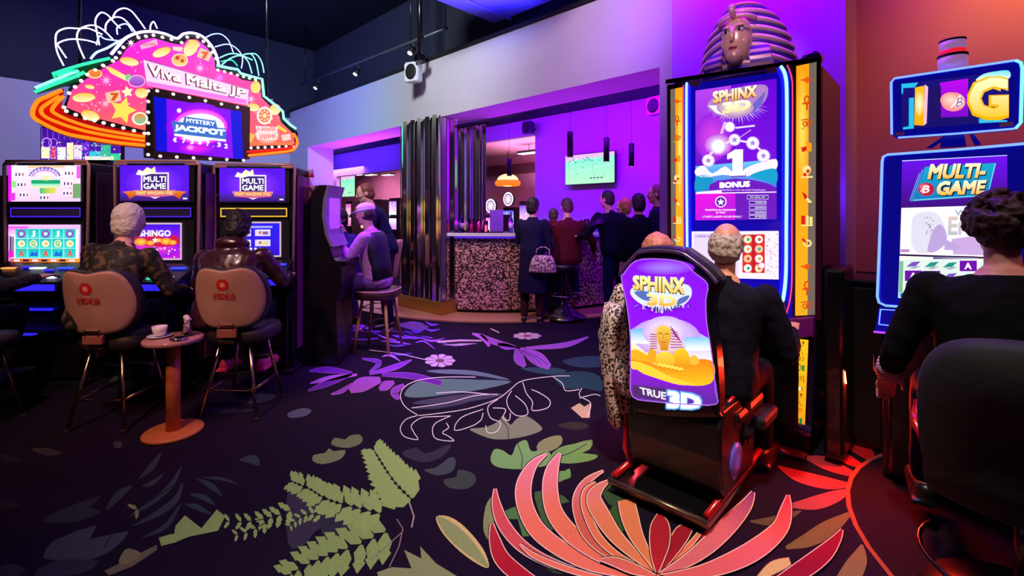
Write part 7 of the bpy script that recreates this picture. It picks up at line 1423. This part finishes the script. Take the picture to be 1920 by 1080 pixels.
# player of the blue-edged machine
def stripes(name, c1, c2, scale):
    m, nt, b = _base(name); tc = nt.nodes.new('ShaderNodeTexCoord'); w_ = nt.nodes.new('ShaderNodeTexWave'); w_.bands_direction = 'Z'; w_.inputs['Scale'].default_value = scale; nt.links.new(tc.outputs['Object'], w_.inputs['Vector']); mx = nt.nodes.new('ShaderNodeMix'); mx.data_type = 'RGBA'; mx.inputs[6].default_value = (*lin(c1), 1); mx.inputs[7].default_value = (*lin(c2), 1); nt.links.new(w_.outputs[0], mx.inputs[0]); nt.links.new(mx.outputs[2], b.inputs['Base Color']); b.inputs['Roughness'].default_value = .8; return m
STR = stripes('striped_cuff_knit', (50, 20, 34), (240, 190, 200), 26)
person('person with curly dark hair in a black jumper, back turned, at the blue-edged machine', (1.90, 1.78, 0), R(-36), .575, 14, 0, 8, 0, 0, {'e': (.10, .01, -.27), 'w': (.02, .13, -.14), 'curl': .9}, None, {'k': (.10, .38, .0), 'a': (.02, -.06, -.40)}, (232, 150, 140), 'curly', (58, 28, 36), top=(6, 5, 8), bottom=(12, 10, 14), width=1.22, scale=1.06, belly=.03, collar=False, cuff=STR)
# bar-side stools with taupe and beige backs
def leather_stool(lab, loc, rz, back=False):
    t = thing('lounge_stool', lab, 'stool', loc, rz, 'stools near the bar'); LEA = mat('brown_leather', (74, 40, 44), .4, 0, .2, 20, coat=.2); BG = mat('beige_leather', (200, 150, 130), .5, 0, .1, 20); LEG = mat('honey_wood_leg', (210, 150, 90), .35, 0, .15, 12)
    b = MB(); b.loft([[(.24*s*math.copysign(abs(math.cos(a))**.6, math.cos(a)), .22*s*math.copysign(abs(math.sin(a))**.6, math.sin(a)), z) for a in [2*math.pi*k/28 for k in range(28)]] for s, z in ((.85, .55), (1, .57), (1, .62), (.96, .65), (.6, .662))], LEA); b.build('seat', t)
    b = MB(); b.tube([(.232*math.copysign(abs(math.cos(a))**.6, math.cos(a)), .212*math.copysign(abs(math.sin(a))**.6, math.sin(a)), .64) for a in [2*math.pi*k/28 for k in range(28)]], .008, BG, 8, True); b.build('seat_piping', t)
    for sx in (-1, 1):
        for sy in (-1, 1): b = MB(); b.tube([(sx*.12, sy*.12, .57), (sx*.20, sy*.19, .0)], .016, LEG, 10); b.build('leg', t)
    q = [(sx*.168, sy*.160, .22) for sx, sy in ((-1, -1), (1, -1), (1, 1), (-1, 1))]; b = MB(); b.tube(q, .010, BRASS, 8, True); b.build('footrest_ring', t)
    if back:
        rings = []
        for z in (.60, .70, .85, 1.0, 1.08, 1.10): w_ = .2 if z < 1.05 else (.18 if z < 1.09 else .12); rings.append([(x*w_, -.20-(z-.6)*.2+o_+.06*x*x, z) for x, o_ in ((-1, -.03), (-.5, -.03), (0, -.03), (.5, -.03), (1, -.03), (1, .03), (.5, .03), (0, .03), (-.5, .03), (-1, .03))])
        b = MB(); b.loft(rings, BG); b.build('backrest', t)
    return t
leather_stool('brown leather stool with honey wooden legs under the white-capped player', (-1.43, 5.02, 0), R(84))
leather_stool('stool with a beige leather back standing by the mirror column', (-1.78, 6.25, 0), R(80), True)
